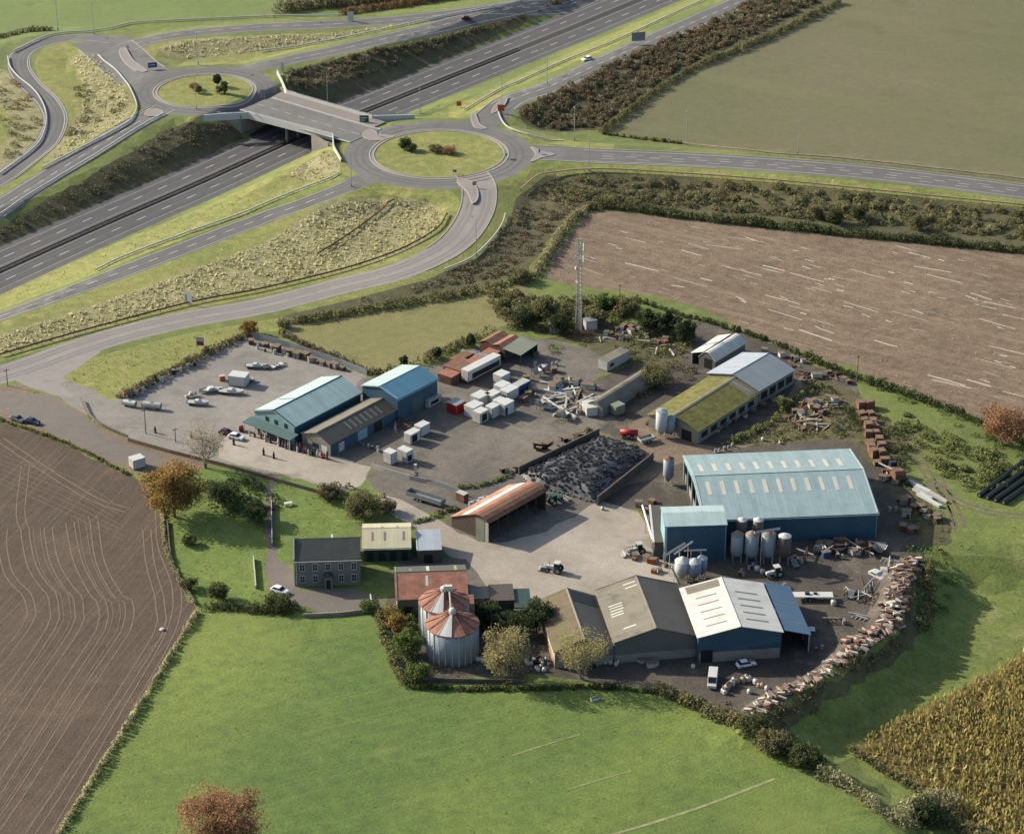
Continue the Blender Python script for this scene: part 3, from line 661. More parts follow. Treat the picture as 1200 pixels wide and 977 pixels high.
def tree_at(loc, hgt, cr, leaf, label, name='tree', bark='bark', n=1800, size=.5, seed=1, group=None, crown_low=.25, cat='tree', flat_=1.0, sparse=1.0, multi=1, cone=0, scale=(1, 1, 1)):
    rng = np.random.default_rng(seed); rnd = random.Random(seed)
    e = empty(name, loc, 0, label, cat, group)
    tr = MB(); cz0 = hgt*crown_low; ch = hgt-cz0; lim = []
    r0 = max(.12, hgt*.028)
    for m in range(multi):
        ax = rnd.uniform(-.3, .3)*(multi > 1); ay = rnd.uniform(-.3, .3)*(multi > 1)
        top = Vector((ax*cr*1.6, ay*cr*1.6, hgt*.7)); bs = Vector((ax*.6, ay*.6, -.3)); mid = bs.lerp(top, .45)+Vector((rnd.uniform(-.3, .3), rnd.uniform(-.3, .3), 0))
        tr.tube(bs, mid, r0/multi**.5, r0*.7/multi**.5, 7); tr.tube(mid, top, r0*.7/multi**.5, r0*.2, 6)
        for k in range(9):
            t = rnd.uniform(.28, .85); b0 = (bs.lerp(mid, t/.45) if t < .45 else mid.lerp(top, (t-.45)/.55)); a = rnd.uniform(0, 6.28)
            ln = cr*rnd.uniform(.4, .7)*(1-abs(t-.5)*.6); b1 = b0+Vector((math.cos(a)*ln, math.sin(a)*ln, ln*rnd.uniform(.3, .9)))
            tr.tube(b0, b1, r0*.32, r0*.08, 5, cap=False); lim.append(b1)
            for q in range(2):
                a2 = a+rnd.uniform(-.9, .9); b2 = b0.lerp(b1, rnd.uniform(.4, .8)); b3 = b2+Vector((math.cos(a2)*ln*.5, math.sin(a2)*ln*.5, ln*rnd.uniform(.2, .6)))
                tr.tube(b2, b3, r0*.14, r0*.05, 4, cap=False); lim.append(b3)
    tr.build('trunk', bark, e)
    nc = max(10, int(60*sparse)); cl = []
    for i in range(nc):
        d = rng.normal(size=3); d /= np.linalg.norm(d); rr = rng.random()**.33*.84
        zc = cz0+ch*.5+d[2]*rr*ch*.5; wd = 1.0
        if cone: wd = max(.15, 1-(zc-cz0)/ch)*1.25
        cl.append(((d[0]*rr*cr*wd, d[1]*rr*cr*wd, zc), cr*rng.uniform(.2, .38)*(wd if cone else 1)))
    for l in lim[::2]: cl.append(((l.x, l.y, l.z), cr*rng.uniform(.16, .28)))
    pts = []; per = int(1.9*n/len(cl))
    for (c, r) in cl:
        d = rng.normal(size=(per, 3)); d /= np.linalg.norm(d, axis=1)[:, None]
        pts.append(np.array(c)+d*r*(.4+.65*rng.random(per)[:, None])*np.array([1, 1, .8*flat_]))
    pts = np.concatenate(pts)
    quads(pts, size*.72*rng.uniform(.6, 1.3, len(pts)), LF[leaf], 'crown', parent=e)
    e.scale = scale
    return e
# ------------------------------------------------------------------ the road bridge
def wz(p, z): return Vector((p.x, p.y, z))
def bridge():
    A, B, Cc, D = [Vector((p.x, p.y, 0)) for p in DECK]      # near-left, near-right, far-right, far-left
    along = (B-A).normalized(); cross = (D-A); ends = along*2.5
    c = (A+B+Cc+D)/4
    e = empty('road_bridge', (c.x, c.y, 3), 0, 'concrete road bridge carrying the link road over the motorway between the two roundabouts', 'bridge')
    q = [A-ends, B+ends*2.2, Cc+ends*2.2, D-ends]
    m = MB(); m.prism([(p.x-c.x, p.y-c.y) for p in q], -1.35, .03, 'z'); m.build('deck', 'concrete', e)
    m = MB(); m.prism([(p.x-c.x, p.y-c.y) for p in q], .035, .075, 'z'); m.build('footway', 'deck_paving', e)
    # carriageway on the deck: the part of the link road that lies over it
    p = HORIZ['bridge']; pts = [Vector((v.x, v.y, 0)) for v in p]
    lp = [(v.x-c.x, v.y-c.y) for v in pts]
    on = [i for i, v in enumerate(pts) if pip([(z.x, z.y) for z in q], np.array([v.x]), np.array([v.y]))[0]]
    seg = [Vector((lp[i][0], lp[i][1], 0)) for i in range(max(0, on[0]-1), min(len(lp), on[-1]+2))]
    m = MB(); strip(m, seg, 15, dz=.12, zf=lambda x, y: 0.0); m.build('carriageway', 'road', e)
    m = MB()
    dashes(m, seg, 3, 3, .25, 1, dz=.14, zf=lambda x, y: 0.0)
    for s_ in (-1, 1): strip(m, offset(seg, s_*7.0), .2, dz=.14, zf=lambda x, y: 0.0); strip(m, offset(seg, s_*7.6), .35, dz=.25, zf=lambda x, y: 0.0, thick=.2)
    m.build('lane_markings', 'paint_line', e)
    # parapets, running past the deck on both sides
    near = [P(x, y, 3) for x, y in ((239, 138), (265, 136), (291, 134.5), (390, 160.5), (391, 174), (400, 190))]
    far = [P(x, y, 3) for x, y in ((325, 86), (331, 98), (336, 110), (436, 139), (486, 137.5))]
    for pts_ in (near, far):
        w_ = [Vector((p.x-c.x, p.y-c.y, 0)) for p in pts_]
        m = MB(); strip(m, resample(w_, 4), .4, dz=.95, zf=lambda x, y: 0.0, thick=2.3)
        # closing faces come from the thickness; rail above
        pr = m.build('parapet', 'white', e)
        m = MB()
        for a, b in zip(w_[:-1], w_[1:]): m.tube(Vector((a.x, a.y, 1.25)), Vector((b.x, b.y, 1.25)), .06, seg=4)
        for v in resample(w_, 2.5): m.tube((v.x, v.y, .9), (v.x, v.y, 1.25), .04, seg=4)
        m.build('handrail', 'galv', pr)
    # abutments and the pier in the median
    for sg in (-1, 1):
        base = offset(MED, sg*15.0); bb = [v for v in resample(base, 2) if pip([(z.x, z.y) for z in q], np.array([v.x]), np.array([v.y]))[0]]
        a, b = bb[0], bb[-1]; t = (b-a).normalized(); a = a-t*3; b = b+t*3; nrm = Vector((-t.y, t.x, 0))*sg
        pl = [a, b, b+nrm*1.6, a+nrm*1.6]
        m = MB(); m.prism([(v.x-c.x, v.y-c.y) for v in pl], -8.2, -1.36, 'z'); m.build('abutment', 'concrete', e)
        for end, d in ((a, -1), (b, 1)):
            out = end+nrm*9+t*d*2
            m = MB(); s0 = end; pl = [s0, s0+nrm*.5*0+t*d*.5, out+t*d*.5, out]
            vs = [(v.x-c.x, v.y-c.y, -8.2) for v in pl]+[(pl[0].x-c.x, pl[0].y-c.y, .1), (pl[1].x-c.x, pl[1].y-c.y, .1), (pl[2].x-c.x, pl[2].y-c.y, -.3), (pl[3].x-c.x, pl[3].y-c.y, -.3)]
            m.add(vs, [(3, 2, 1, 0), (4, 5, 6, 7), (0, 1, 5, 4), (1, 2, 6, 5), (2, 3, 7, 6), (3, 0, 4, 7)]); m.build('wing_wall', 'concrete', e)
    bb = [v for v in resample(MED, 2) if pip([(z.x, z.y) for z in q], np.array([v.x]), np.array([v.y]))[0]]
    a, b = bb[0], bb[-1]; pm_ = MB()
    for k in range(4):
        v = a.lerp(b, (k+.3)/3.6); o = MB(); o.tube((v.x-c.x, v.y-c.y, -8), (v.x-c.x, v.y-c.y, -1.9), .5, seg=12); o.build('pier_column', 'concrete', e)
    o = MB(); t = (b-a).normalized(); n_ = Vector((-t.y, t.x, 0)); pl = [a-n_*.6, b-n_*.6, b+n_*.6, a+n_*.6]
    o.prism([(v.x-c.x, v.y-c.y) for v in pl], -2.0, -1.36, 'z'); o.build('pier_cap', 'concrete', e)
bridge()
# ------------------------------------------------------------------ barriers, lamps, signs
def rail(pxs, label, group=None, post=4.0, name='crash_barrier', h=.8, mat='white', off=0, smooth=True):
    path = catmull(gl(pxs), 3) if not hasattr(pxs[0], 'z') else pxs
    if off: path = offset(path, off)
    path = resample(path, 4); o0 = path[0]; z0 = tz(o0.x, o0.y); e = empty(name, (o0.x, o0.y, z0), 0, label, 'barrier', group)
    m = MB(); vs = []
    L = offset(path, .13); Rr = offset(path, -.13); n = len(path)
    for a, b in zip(L, Rr):
        z = tz(a.x, a.y)-z0
        for v, zz in ((a, z+h), (b, z+h), (b, z+h-.42), (a, z+h-.42)): vs.append((v.x-o0.x, v.y-o0.y, zz))
    fs = [(4*i+k, 4*i+(k+1) % 4, 4*i+4+(k+1) % 4, 4*i+4+k) for i in range(n-1) for k in range(4)]+[(0, 1, 2, 3), (4*n-1, 4*n-2, 4*n-3, 4*n-4)]
    m.add(vs, fs); m.build('rail', mat, e)
    pts = resample(path, post); first = None
    pp = MB(); pp.box(-.06, .06, -.06, .06, -.2, h-.1)
    for v in pts[:95]:
        loc = (v.x-o0.x, v.y-o0.y, tz(v.x, v.y)-z0)
        if first is None: first = pp.build('post', mat, e); first.location = loc
        else: c = first.copy(); COL.objects.link(c); c.parent = e; c.location = loc
    return e
BL = [([(115, 66), (122, 73), (135, 83), (147, 97), (155, 110), (160, 125), (156, 138), (145, 148), (100, 172), (50, 198)], 'white steel crash barrier curving round the tan grass beside the upper left roundabout'),
 ([(9, 68), (12, 80), (22, 92), (38, 105), (48, 118), (54, 135), (52, 155), (40, 175), (0, 205)], 'steel crash barrier along the outside of the looping lane at the left edge'),
 ([(193, 134), (160, 152), (110, 184), (60, 214), (0, 252)], 'crash barrier along the top of the motorway cutting beside the left slip road'),
 ([(397, 204), (350, 224), (250, 263), (150, 300), (112, 318)], 'crash barrier between the lime verge and the near slip road'),
 ([(15, 62), (60, 42), (110, 37), (150, 29), (210, 25), (330, 20), (400, 19)], 'timber topped barrier along the edge of the far green field'),
 ([(305, 61), (360, 54), (440, 38), (520, 20), (580, 8)], 'barrier between the far slip road and the long tan grass island'),
 ([(545, 130), (600, 100), (660, 73), (720, 49), (800, 12), (850, -10)], 'barrier on the strip of lime grass between motorway and far right slip road'),
 ([(583, 130), (588, 143), (600, 153), (630, 162), (660, 167)], 'short white barrier curving round the corner right of the front roundabout'),
 ([(592, 252), (588, 265), (575, 283), (552, 304), (520, 318)], 'barrier on the outside of the bend below the front roundabout')]
for pxs, lb in BL: rail(pxs, lb)
rail(cutpath(MED, 60, 330), 'dark barrier down the central reserve of the motorway', post=6, mat='dark_concrete')
fl = [([(610, 225), (640, 206), (700, 201), (800, 206), (930, 216), (1050, 228), (1200, 243), (1330, 256)], 'pale post and rail fence along the foot of the verge below the right hand road'),
      ([(800, 171), (900, 181), (1000, 189), (1080, 198), (1200, 212), (1330, 228)], 'timber fence between the right hand road and the olive field')]
for pxs, lb in fl: rail(pxs, lb, name='roadside_fence', mat='pale_timber', h=1.1, post=5)
def lamp_post():
    e = empty('street_lamp', (0, 0, 0), 0, 'x', 'street lamp')
    m = MB(); m.tube((0, 0, -.2), (0, 0, 11.5), .13, .07, 7); m.build('pole', 'galv', e)
    m = MB(); m.tube((0, 0, 11.4), (1.6, 0, 11.9), .06, .05, 5); m.build('arm', 'galv', e)
    m = MB(); m.prism([(1.4, 11.8), (2.5, 11.95), (2.5, 12.1), (1.4, 12.05)], -.18, .18, 'y'); m.build('lamp_head', 'grey_metal', e)
    m = MB(); m.box(-.2, .2, -.2, .2, -.2, .9); m.build('base', 'galv', e)
    return e
LPs = [((384, 122), 60, 'lamp post rising from the dark cutting slope beside the bridge'), ((492, 133), 200, 'lamp post on the strip where the far bridge parapet ends'), ((673, 165), 260, 'lamp post at the foot of the dark shrub bank right of the front roundabout'),
 ((804, 170), 260, 'nearer of the two lamp posts standing before the olive field'), ((935, 181), 260, 'lamp post furthest right beside the olive field'), ((68, 36), 250, 'lamp post at the edge of the far green field above the loop'),
 ((321, 21), 260, 'lamp post at the right end of the far green field'), ((232, 76), 230, 'lamp post behind the upper roundabout on the tan grass island'), ((641, 99), 140, 'lamp post beside the far right slip road'),
 ((412, 219), 90, 'lamp post beside the near slip road where it leaves the roundabout'), ((588, 128), 160, 'lamp post at the mouth of the far right slip road'), ((690, 200), 90, 'lamp post on the verge below the right hand road'),
 ((230, 128), 60, 'lamp post on the near rim of the upper roundabout'), ((110, 40), 280, 'lamp post at the top left road junction'), ((558, 300), 140, 'lamp post outside the bend of the loop road')]
lp0 = None
for (px, a, lb) in LPs:
    q = g(*px)
    if lp0 is None: lp0 = lamp_post(); lp0.location = q; lp0.rotation_euler = (0, 0, R(a)); lp0['label'] = lb; lp0['group'] = 'street lamps around the junction'
    else: dup(lp0, q, R(a), lb)
def sign(px, wd, ht, z0, mats, label, ang=0, name='road_sign', legs=2, z=None, marks=None):
    q = g(*px); e = empty(name, q, R(ang), label, 'sign')
    m = MB()
    for i in range(legs):
        x = 0 if legs == 1 else (-wd*.35+wd*.7*i/(legs-1))
        pm_ = MB(); pm_.tube((x, .06, -.2), (x, .06, z0+ht*.9), .06, seg=6); pm_.build('post', 'galv', e)
    m.box(-wd/2, wd/2, -.03, .0, z0, z0+ht); pn = m.build('panel', mats[0], e)
    for (x0, x1, a, b, mt) in (marks or []):
        k = MB(); k.box(-wd/2+wd*x0, -wd/2+wd*x1, -.05, -.03, z0+ht*a, z0+ht*b); k.build('face_mark', mt, pn)
    return e
sign((411, 25), 2.2, 3.4, .2, ['white'], 'tall white sign board between the two roads at the top', 10)
sign((221, 357), 2.6, 3.6, .3, ['white'], 'large white sign panel on the grass edge of the loop road', -30, marks=[(.12, .3, .15, .75, 'grey_metal')])
sign((235, 410), 2.2, 2.6, 1.2, ['dirty_white'], 'red and white notice board on the hedge bank above the front yard', -10, marks=[(.1, .9, .1, .5, 'red')])
sign((427, 147), 3.0, 2.6, .8, ['green_paint'], 'green direction sign at the right end of the bridge', 0, marks=[(.1, .8, .6, .75, 'white'), (.1, .6, .3, .42, 'white')])
sign((179, 82), 3.2, 1.8, .8, ['blue_paint'], 'small blue direction sign on the splitter island of the upper roundabout', 20, marks=[(.1, .8, .45, .6, 'white')])
sign((748, 52), 5.0, 3.2, 1.2, ['grey_metal'], 'grey backed direction sign beside the far right slip road', 15)
sign((538, 127), 1.6, 1.6, .8, ['orange'], 'orange roadworks sign on the lime verge left of the slip mouth', 0)
sign((587, 133), 2.2, 2.2, .8, ['orange'], 'larger orange roadworks sign at the corner of the slip mouth', 0)
sign((308, 116), 1.4, 2.0, 1.2, ['grey_metal'], 'grey sign back on the splitter near the bridge', 0)
sign((331, 84), 1.0, 3.0, .2, ['white'], 'slim white marker at the end of the far bridge parapet', 20)
sign((556, 220), 1.2, 1.2, .8, ['grey_metal'], 'small sign on the splitter island below the front roundabout', 0)
sign((533, 205), 1.3, 1.0, .8, ['white'], 'small white chevron board on the near rim of the front roundabout island', 0, marks=[(.2, .4, .1, .9, 'black'), (.6, .8, .1, .9, 'black')])
sign((593, 186), 1.3, 1.0, .8, ['white'], 'small white chevron board on the right rim of the front roundabout island', 60, marks=[(.2, .4, .1, .9, 'black'), (.6, .8, .1, .9, 'black')])
sign((632, 181), .9, 1.1, .6, ['blue_paint'], 'blue keep left sign on the splitter right of the front roundabout', 60, legs=1)
sign((150, 60), .9, 1.3, .8, ['white'], 'white sign on the splitter at the top left junction', 0, legs=1)
sign((443, 160), .9, 1.1, .6, ['blue_paint'], 'blue keep left sign on the splitter between bridge and front roundabout', -60, legs=1)
# ------------------------------------------------------------------ masses of low growth
scrub('shrub_mass', [(609, 130), (675, 97), (750, 60), (825, 30), (870, 8), (905, -10), (985, -12), (900, 32), (812, 72), (762, 105), (705, 148), (650, 153), (617, 144)], 'scrub_dark', 'dark brown shrub planting filling the bank left of the olive field', .3, (.8, 1.5), (1.0, 2.0), 15, .75, 1)
scrub('shrub_mass', [(640, 110), (700, 88), (780, 50), (870, 8), (900, 20), (812, 70), (762, 100), (700, 120), (650, 140)], 'russet', 'rust coloured shrubs dotted through the bank left of the olive field', .012, (.8, 1.4), (1.4, 2.2), 22, .7, 2)
scrub('shrub_mass', [(830, 34), (880, 5), (960, -10), (900, 30), (850, 52), (800, 70)], 'pale_hedge', 'straw coloured scrub at the top of the shrub bank', .04, (.8, 1.6), (1, 2), 20, .7, 3)
scrub('shrub_mass', [(0, 268), (60, 232), (130, 192), (195, 152), (240, 145), (272, 144), (262, 158), (205, 188), (100, 236), (0, 282), (-60, 310), (-60, 290)], 'scrub_dark', 'dark scrub covering the left hand slope of the motorway cutting', .3, (.8, 1.4), (.3, .8), 13, .65, 4)
scrub('shrub_mass', [(340, 84), (390, 71), (460, 56), (533, 41), (600, 20), (633, 10), (690, -12), (715, -16), (600, 26), (520, 55), (420, 92), (344, 108)], 'scrub_dark', 'dark brown scrub on the cutting slope beyond the bridge', .3, (.8, 1.4), (.6, 1.5), 14, .7, 5)
scrub('shrub_mass', [(345, 82), (420, 64), (533, 40), (600, 20), (590, 28), (500, 58), (400, 84), (346, 95)], 'russet', 'rusty brown shrubs along the crest of the cutting beyond the bridge', .015, (.7, 1.2), (.8, 1.4), 20, .6, 6)
scrub('shrub_mass', [(615, 228), (650, 210), (720, 208), (800, 214), (860, 218), (860, 250), (760, 240), (700, 234), (655, 256), (625, 300), (600, 322), (520, 335), (440, 350), (380, 364), (420, 352), (500, 332), (560, 305), (596, 262)], 'scrub_dark', 'low dark scrub on the bank below the right hand road and round the bend', .2, (.8, 1.8), (.3, 1.0), 13, .7, 7)
scrub('shrub_mass', [(640, 212), (700, 206), (800, 212), (930, 220), (1050, 233), (1200, 248), (1320, 262), (1320, 292), (1200, 282), (1050, 268), (900, 252), (800, 244), (700, 236), (650, 240)], 'scrub_green', 'tall olive scrub on the bank below the right hand road', .16, (.9, 1.7), (.6, 2.0), 17, .7, 8)
scrub('shrub_mass', [(790, 212), (900, 222), (1050, 236), (1180, 250), (1180, 278), (1050, 262), (900, 246), (800, 236)], 'pale_hedge', 'straw and ochre shrubs scattered through the bank below the right hand road', .022, (.7, 1.3), (1.2, 2.4), 24, .6, 9)
scrub('shrub_mass', [(820, 212), (870, 216), (866, 236), (820, 232)], 'russet', 'orange brown shrubs on the bank below the right hand road', .03, (.8, 1.3), (1.4, 2.4), 24, .6, 10)
scrub('shrub_mass', [(88, 100), (104, 92), (140, 112), (152, 130), (110, 158), (60, 188), (76, 158), (92, 132)], 'scrub_green', 'straggling olive scrub inside the looping lane', .03, (.8, 1.5), (.7, 1.5), 20, .6, 11)
scrub('shrub_mass', [(0, 100), (30, 120), (48, 145), (22, 180), (0, 190)], 'pale_hedge', 'straw coloured scrub at the left edge beside the loop', .06, (.8, 1.6), (.8, 1.8), 20, .6, 12)
scrub('shrub_mass', [(14, 96), (34, 104), (36, 122), (18, 126)], 'autumn_red', 'red leaved shrubs in the scrub at the left edge', .05, (.8, 1.6), (1, 2), 24, .6, 13)
tufts('tussock_grass', [(-20, 412), (0, 395), (100, 362), (200, 327), (300, 290), (360, 254), (400, 236), (460, 234), (503, 240), (518, 252), (508, 270), (478, 290), (420, 310), (340, 329), (220, 354), (100, 386), (0, 415)], 'straw', 'long dry tussocky grass between the slip road and the loop road', 2.6, .8, 21)
tufts('tussock_grass', [(82, 68), (108, 64), (130, 84), (148, 104), (154, 128), (140, 145), (110, 160), (60, 190), (76, 158), (96, 132), (96, 92)], 'straw', 'dry tussocky grass inside the looping lane', 1.8, .75, 22)
tufts('tussock_grass', [(190, 57), (215, 48), (300, 43), (400, 39), (500, 25), (400, 46), (300, 61), (220, 69)], 'straw', 'dry grass on the long island between the far roads', 1.8, .75, 23)
tufts('tussock_grass', [(345, 212), (340, 205), (355, 190), (383, 178), (394, 186), (396, 200), (375, 210)], 'straw', 'dry grass on the bank beside the near end of the bridge', 1, .8, 24)
tufts('tussock_grass', [(80, 445), (95, 427), (180, 402), (260, 386), (330, 374), (320, 388), (295, 390), (200, 430), (140, 468)], 'weed', 'lush verge grass on the bank behind the front yard', .5, .45, 25)
tufts('tussock_grass', [(196, 640), (260, 560), (330, 566), (400, 580), (440, 592), (400, 622), (345, 638), (318, 655), (315, 700), (236, 710), (216, 690)], 'weed', 'uneven grass of the farmhouse garden', .25, .4, 26)
tufts('verge_tufts', [(0, 345), (200, 262), (330, 204), (378, 176), (398, 200), (200, 284), (0, 362)], 'weed', 'uneven verge grass between motorway and near slip road', .3, .4, 61)
tufts('verge_tufts', [(0, 380), (200, 308), (380, 238), (500, 217), (538, 245), (500, 292), (350, 337), (120, 390), (0, 420)], 'straw', 'scattered pale tufts along the verge of the loop road', .22, .4, 62)
tufts('verge_tufts', [(625, 197), (800, 197), (1000, 213), (1200, 235), (1200, 243), (930, 217), (700, 200)], 'straw', 'pale tufts along the verge below the right hand road', .4, .4, 63)
tufts('field_tufts', [(240, 722), (437, 720), (476, 812), (770, 816), (960, 920), (1060, 990), (40, 990), (70, 977)], 'weed', 'coarse tufts in the green field', .05, .35, 64)
tufts('field_tufts', [(1090, 620), (1200, 612), (1200, 760), (1010, 862), (960, 880), (1070, 770)], 'weed', 'coarse tufts in the rough grass right of the yard', .16, .4, 65)
tufts('field_stubble', [(700, 256), (900, 275), (1050, 290), (1200, 305), (1200, 505), (1062, 452), (900, 395), (760, 340), (650, 325)], 'twig', 'pale straw scattered over the brown stubble field', .16, .42, 27, 'straw')
# ------------------------------------------------------------------ hedges
HG = [([(985, 4), (940, 26), (905, 43), (860, 62), (812, 82), (762, 113), (735, 134), (706, 156)], 'scrub_green', 'trimmed hedge running down the left side of the olive field', 1.6, 1.9, .0),
 ([(706, 157), (750, 163), (800, 169)], 'scrub_green', 'low hedge between the lamp posts at the corner of the olive field', 1.0, .8, .3),
 ([(690, 244), (730, 245), (800, 255), (900, 266), (980, 275), (1050, 281), (1130, 289), (1200, 296), (1340, 310)], 'hedge', 'long dark hedge along the top of the stubble field', 2.2, 2.2, .0),
 ([(690, 244), (668, 262), (650, 288), (636, 310), (622, 326)], 'pale_hedge', 'pale topped hedge climbing between the bend bank and the stubble field', 2.0, 2.0, .05),
 ([(622, 328), (590, 334), (540, 346), (470, 358), (400, 370), (345, 379)], 'scrub_green', 'hedge along the top of the dull grass paddock', 1.8, 1.9, .05),
 ([(330, 392), (360, 406), (400, 424), (430, 436), (450, 440)], 'scrub_dark', 'dark hedge between the front yard and the paddock', 1.4, 1.5, .2),
 ([(455, 440), (500, 424), (545, 402), (580, 390)], 'scrub_green', 'ragged hedge behind the rusty stores', 1.6, 2.2, .2),
 ([(148, 466), (180, 448), (215, 430), (255, 410), (292, 392)], 'scrub_dark', 'brown hedge along the back of the front yard', 1.8, 1.8, .0),
 ([(945, 420), (1000, 442), (1062, 463), (1110, 480), (1160, 502), (1200, 520), (1300, 560)], 'hedge', 'low hedge along the bottom of the stubble field', 1.8, 1.7, .1),
 ([(746, 352), (790, 368), (830, 378), (900, 400), (945, 420)], 'hedge', 'short scrubby hedge behind the farm buildings', 1.2, 1.2, .35),
 ([(0, 492), (60, 513), (100, 530), (150, 556)], 'weed', 'thin green margin along the top of the ploughed field', .8, .7, .2),
 ([(190, 598), (194, 640), (206, 672), (228, 708)], 'pale_hedge', 'pale twiggy hedge on the curved edge of the ploughed field', .8, .9, .1),
 ([(231, 718), (200, 768), (170, 818), (120, 896), (68, 978), (30, 1040)], 'straw', 'narrow pale hedge line between the ploughed field and the green field', .75, 1.1, .0),
 ([(240, 714), (262, 712), (300, 716), (345, 716)], 'hedge', 'dark garden hedge in front of the drive', 1.9, 1.8, .1),
 ([(356, 722), (400, 720), (440, 714)], 'pale_hedge', 'low hedge before the farmhouse front', .8, .7, .1),
 ([(440, 712), (448, 740), (460, 775), (474, 803)], 'scrub_green', 'straggling hedge at the corner of the green field below the tall bins', 1.4, 1.5, .1),
 ([(478, 806), (540, 808), (620, 808), (700, 806), (770, 812)], 'hedge', 'low dark hedge along the top of the green field', 1.0, .9, .15),
 ([(770, 812), (800, 822), (840, 840), (876, 858)], 'scrub_green', 'thick hedge sloping down to the corner of the yard', 2.4, 2.0, .0),
 ([(880, 858), (905, 868), (935, 884), (958, 900)], 'hedge', 'dark olive thicket at the foot of the corner of the yard', 3.4, 2.8, .0),
 ([(962, 910), (985, 920), (1010, 935), (1035, 955)], 'pale_hedge', 'pale overgrown hedge below the thicket', 1.8, 2.2, .1),
 ([(1055, 965), (1075, 950), (1095, 945), (1115, 955)], 'pale_hedge', 'grey green thicket at the bottom right below the maize', 3.6, 3.4, .0),
 ([(1110, 965), (1150, 985), (1185, 1010)], 'scrub_green', 'rough growth along the lower edge of the maize', 2.6, 2.4, .0),
 ([(1000, 880), (1030, 900), (1060, 918), (1080, 935)], 'scrub_green', 'rough growth at the left corner of the maize', 1.4, 1.4, .1),
 ([(1080, 740), (1090, 700), (1085, 660)], 'scrub_green', 'weedy bushes outside the top of the slab bank', 2.4, 2.0, .25),
 ([(335, 103), (345, 85), (400, 70), (470, 55), (560, 34)], 'pale_hedge', 'pale fringe along the crest of the far cutting', .6, .8, .3),
 ([(760, 498), (790, 478), (840, 450)], 'hedge', 'weeds along the back wall of the mossy shed', .8, .8, .5),
 ([(855, 520), (900, 498), (930, 470), (960, 452)], 'weed', 'bright weeds along the front of the mossy shed', 1.6, 1.3, .25),
 ([(640, 545), (668, 526), (690, 505)], 'weed', 'yellow green weeds on the bank of the silage clamp', 1.6, .9, .1),
 ([(540, 572), (575, 566), (600, 556)], 'weed', 'weeds behind the rusty barrel roofed shed', 1.2, .7, .3),
 ([(488, 612), (505, 607), (520, 600), (536, 596)], 'weed', 'grass strip beside the long grey trailer', 1.4, .6, .3),
 ([(0, 45), (30, 38), (60, 36)], 'scrub_dark', 'dark hedge stub at the far left above the loop', 1.6, 1.6, .1),
 ([(330, 14), (380, 8), (450, 2), (520, -5)], 'scrub_dark', 'dark hedge and bushes at the end of the far green field', 3.6, 3.6, .0),
 ([(400, 18), (470, 8), (560, -6), (640, -20)], 'russet', 'brown bushes behind the top road', 2.2, 2.0, .1)]
for i, (pxs, lf, lb, w_, h_, gp) in enumerate(HG): hedge('hedge', pxs, lf, lb, w_, h_, 1.0, gp, per=int(14+6*w_), size=.45+.08*w_, seed=100+i)
# weeds and bramble cover
scrub('bramble_patch', [(840, 524), (880, 503), (935, 465), (950, 445), (1000, 465), (1030, 485), (1050, 520), (1004, 518), (930, 516)], 'scrub_green', 'weeds growing through the timber dump behind the big teal shed', .1, (.8, 1.6), (.3, 1.0), 14, .6, 71)
scrub('bramble_patch', [(965, 455), (1000, 465), (1006, 500), (985, 512), (968, 490)], 'dark_green', 'dark bushes behind the right end of the big teal shed', .09, (1, 2), (.8, 2), 16, .6, 72)
scrub('bramble_patch', [(700, 385), (760, 380), (800, 388), (800, 420), (765, 436), (720, 420)], 'scrub_green', 'weeds among the dump around the mobile home', .14, (.8, 1.6), (.3, 1.1), 14, .6, 73)
scrub('bramble_patch', [(1048, 562), (1066, 562), (1115, 618), (1100, 640), (1075, 636)], 'weed', 'weeds on the ground right of the big teal shed', .12, (.8, 1.5), (.3, .9), 14, .6, 74)
scrub('bramble_patch', [(620, 545), (640, 528), (690, 503), (700, 508), (650, 535)], 'scrub_dark', 'dark weeds along the top wall of the silage clamp', .14, (.8, 1.4), (.3, 1), 14, .6, 75)
scrub('bramble_patch', [(1055, 480), (1080, 500), (1140, 520), (1200, 548), (1200, 560), (1170, 578), (1130, 575), (1100, 555), (1080, 530), (1060, 505)], 'weed', 'rank green bramble growth beside the curving tractor track', .16, (1, 2), (.8, 1.8), 18, .7, 31)
scrub('bramble_patch', [(995, 450), (1060, 470), (1100, 490), (1150, 515), (1200, 540), (1200, 524), (1130, 490), (1060, 462)], 'green', 'weeds along the foot of the stubble field hedge', .08, (.8, 1.6), (.5, 1.2), 18, .6, 32)
scrub('bramble_patch', [(1030, 490), (1060, 490), (1070, 545), (1060, 570), (1045, 540)], 'hedge', 'dark weeds beside the rusted stacked crates', .1, (1, 2), (.8, 1.8), 18, .6, 33)
scrub('bramble_patch', [(735, 380), (790, 385), (812, 405), (800, 420), (760, 415), (730, 400)], 'weed', 'brambles and weeds growing over the dump behind the mobile home', .14, (.8, 1.8), (.5, 1.3), 18, .6, 34)
scrub('bramble_patch', [(690, 360), (740, 358), (790, 372), (800, 392), (740, 382), (700, 376)], 'green', 'low green growth right of the mast', .12, (.8, 1.8), (.6, 1.4), 18, .6, 35)
scrub('bramble_patch', [(632, 400), (690, 392), (705, 406), (660, 412), (640, 418)], 'weed', 'rough green patch behind the rusty stores', .07, (.8, 1.6), (.4, .9), 18, .6, 36)
scrub('bramble_patch', [(655, 392), (690, 385), (700, 400), (672, 404)], 'russet', 'rust coloured undergrowth below the mast cabins', .12, (.8, 1.6), (.5, 1.2), 18, .6, 37)
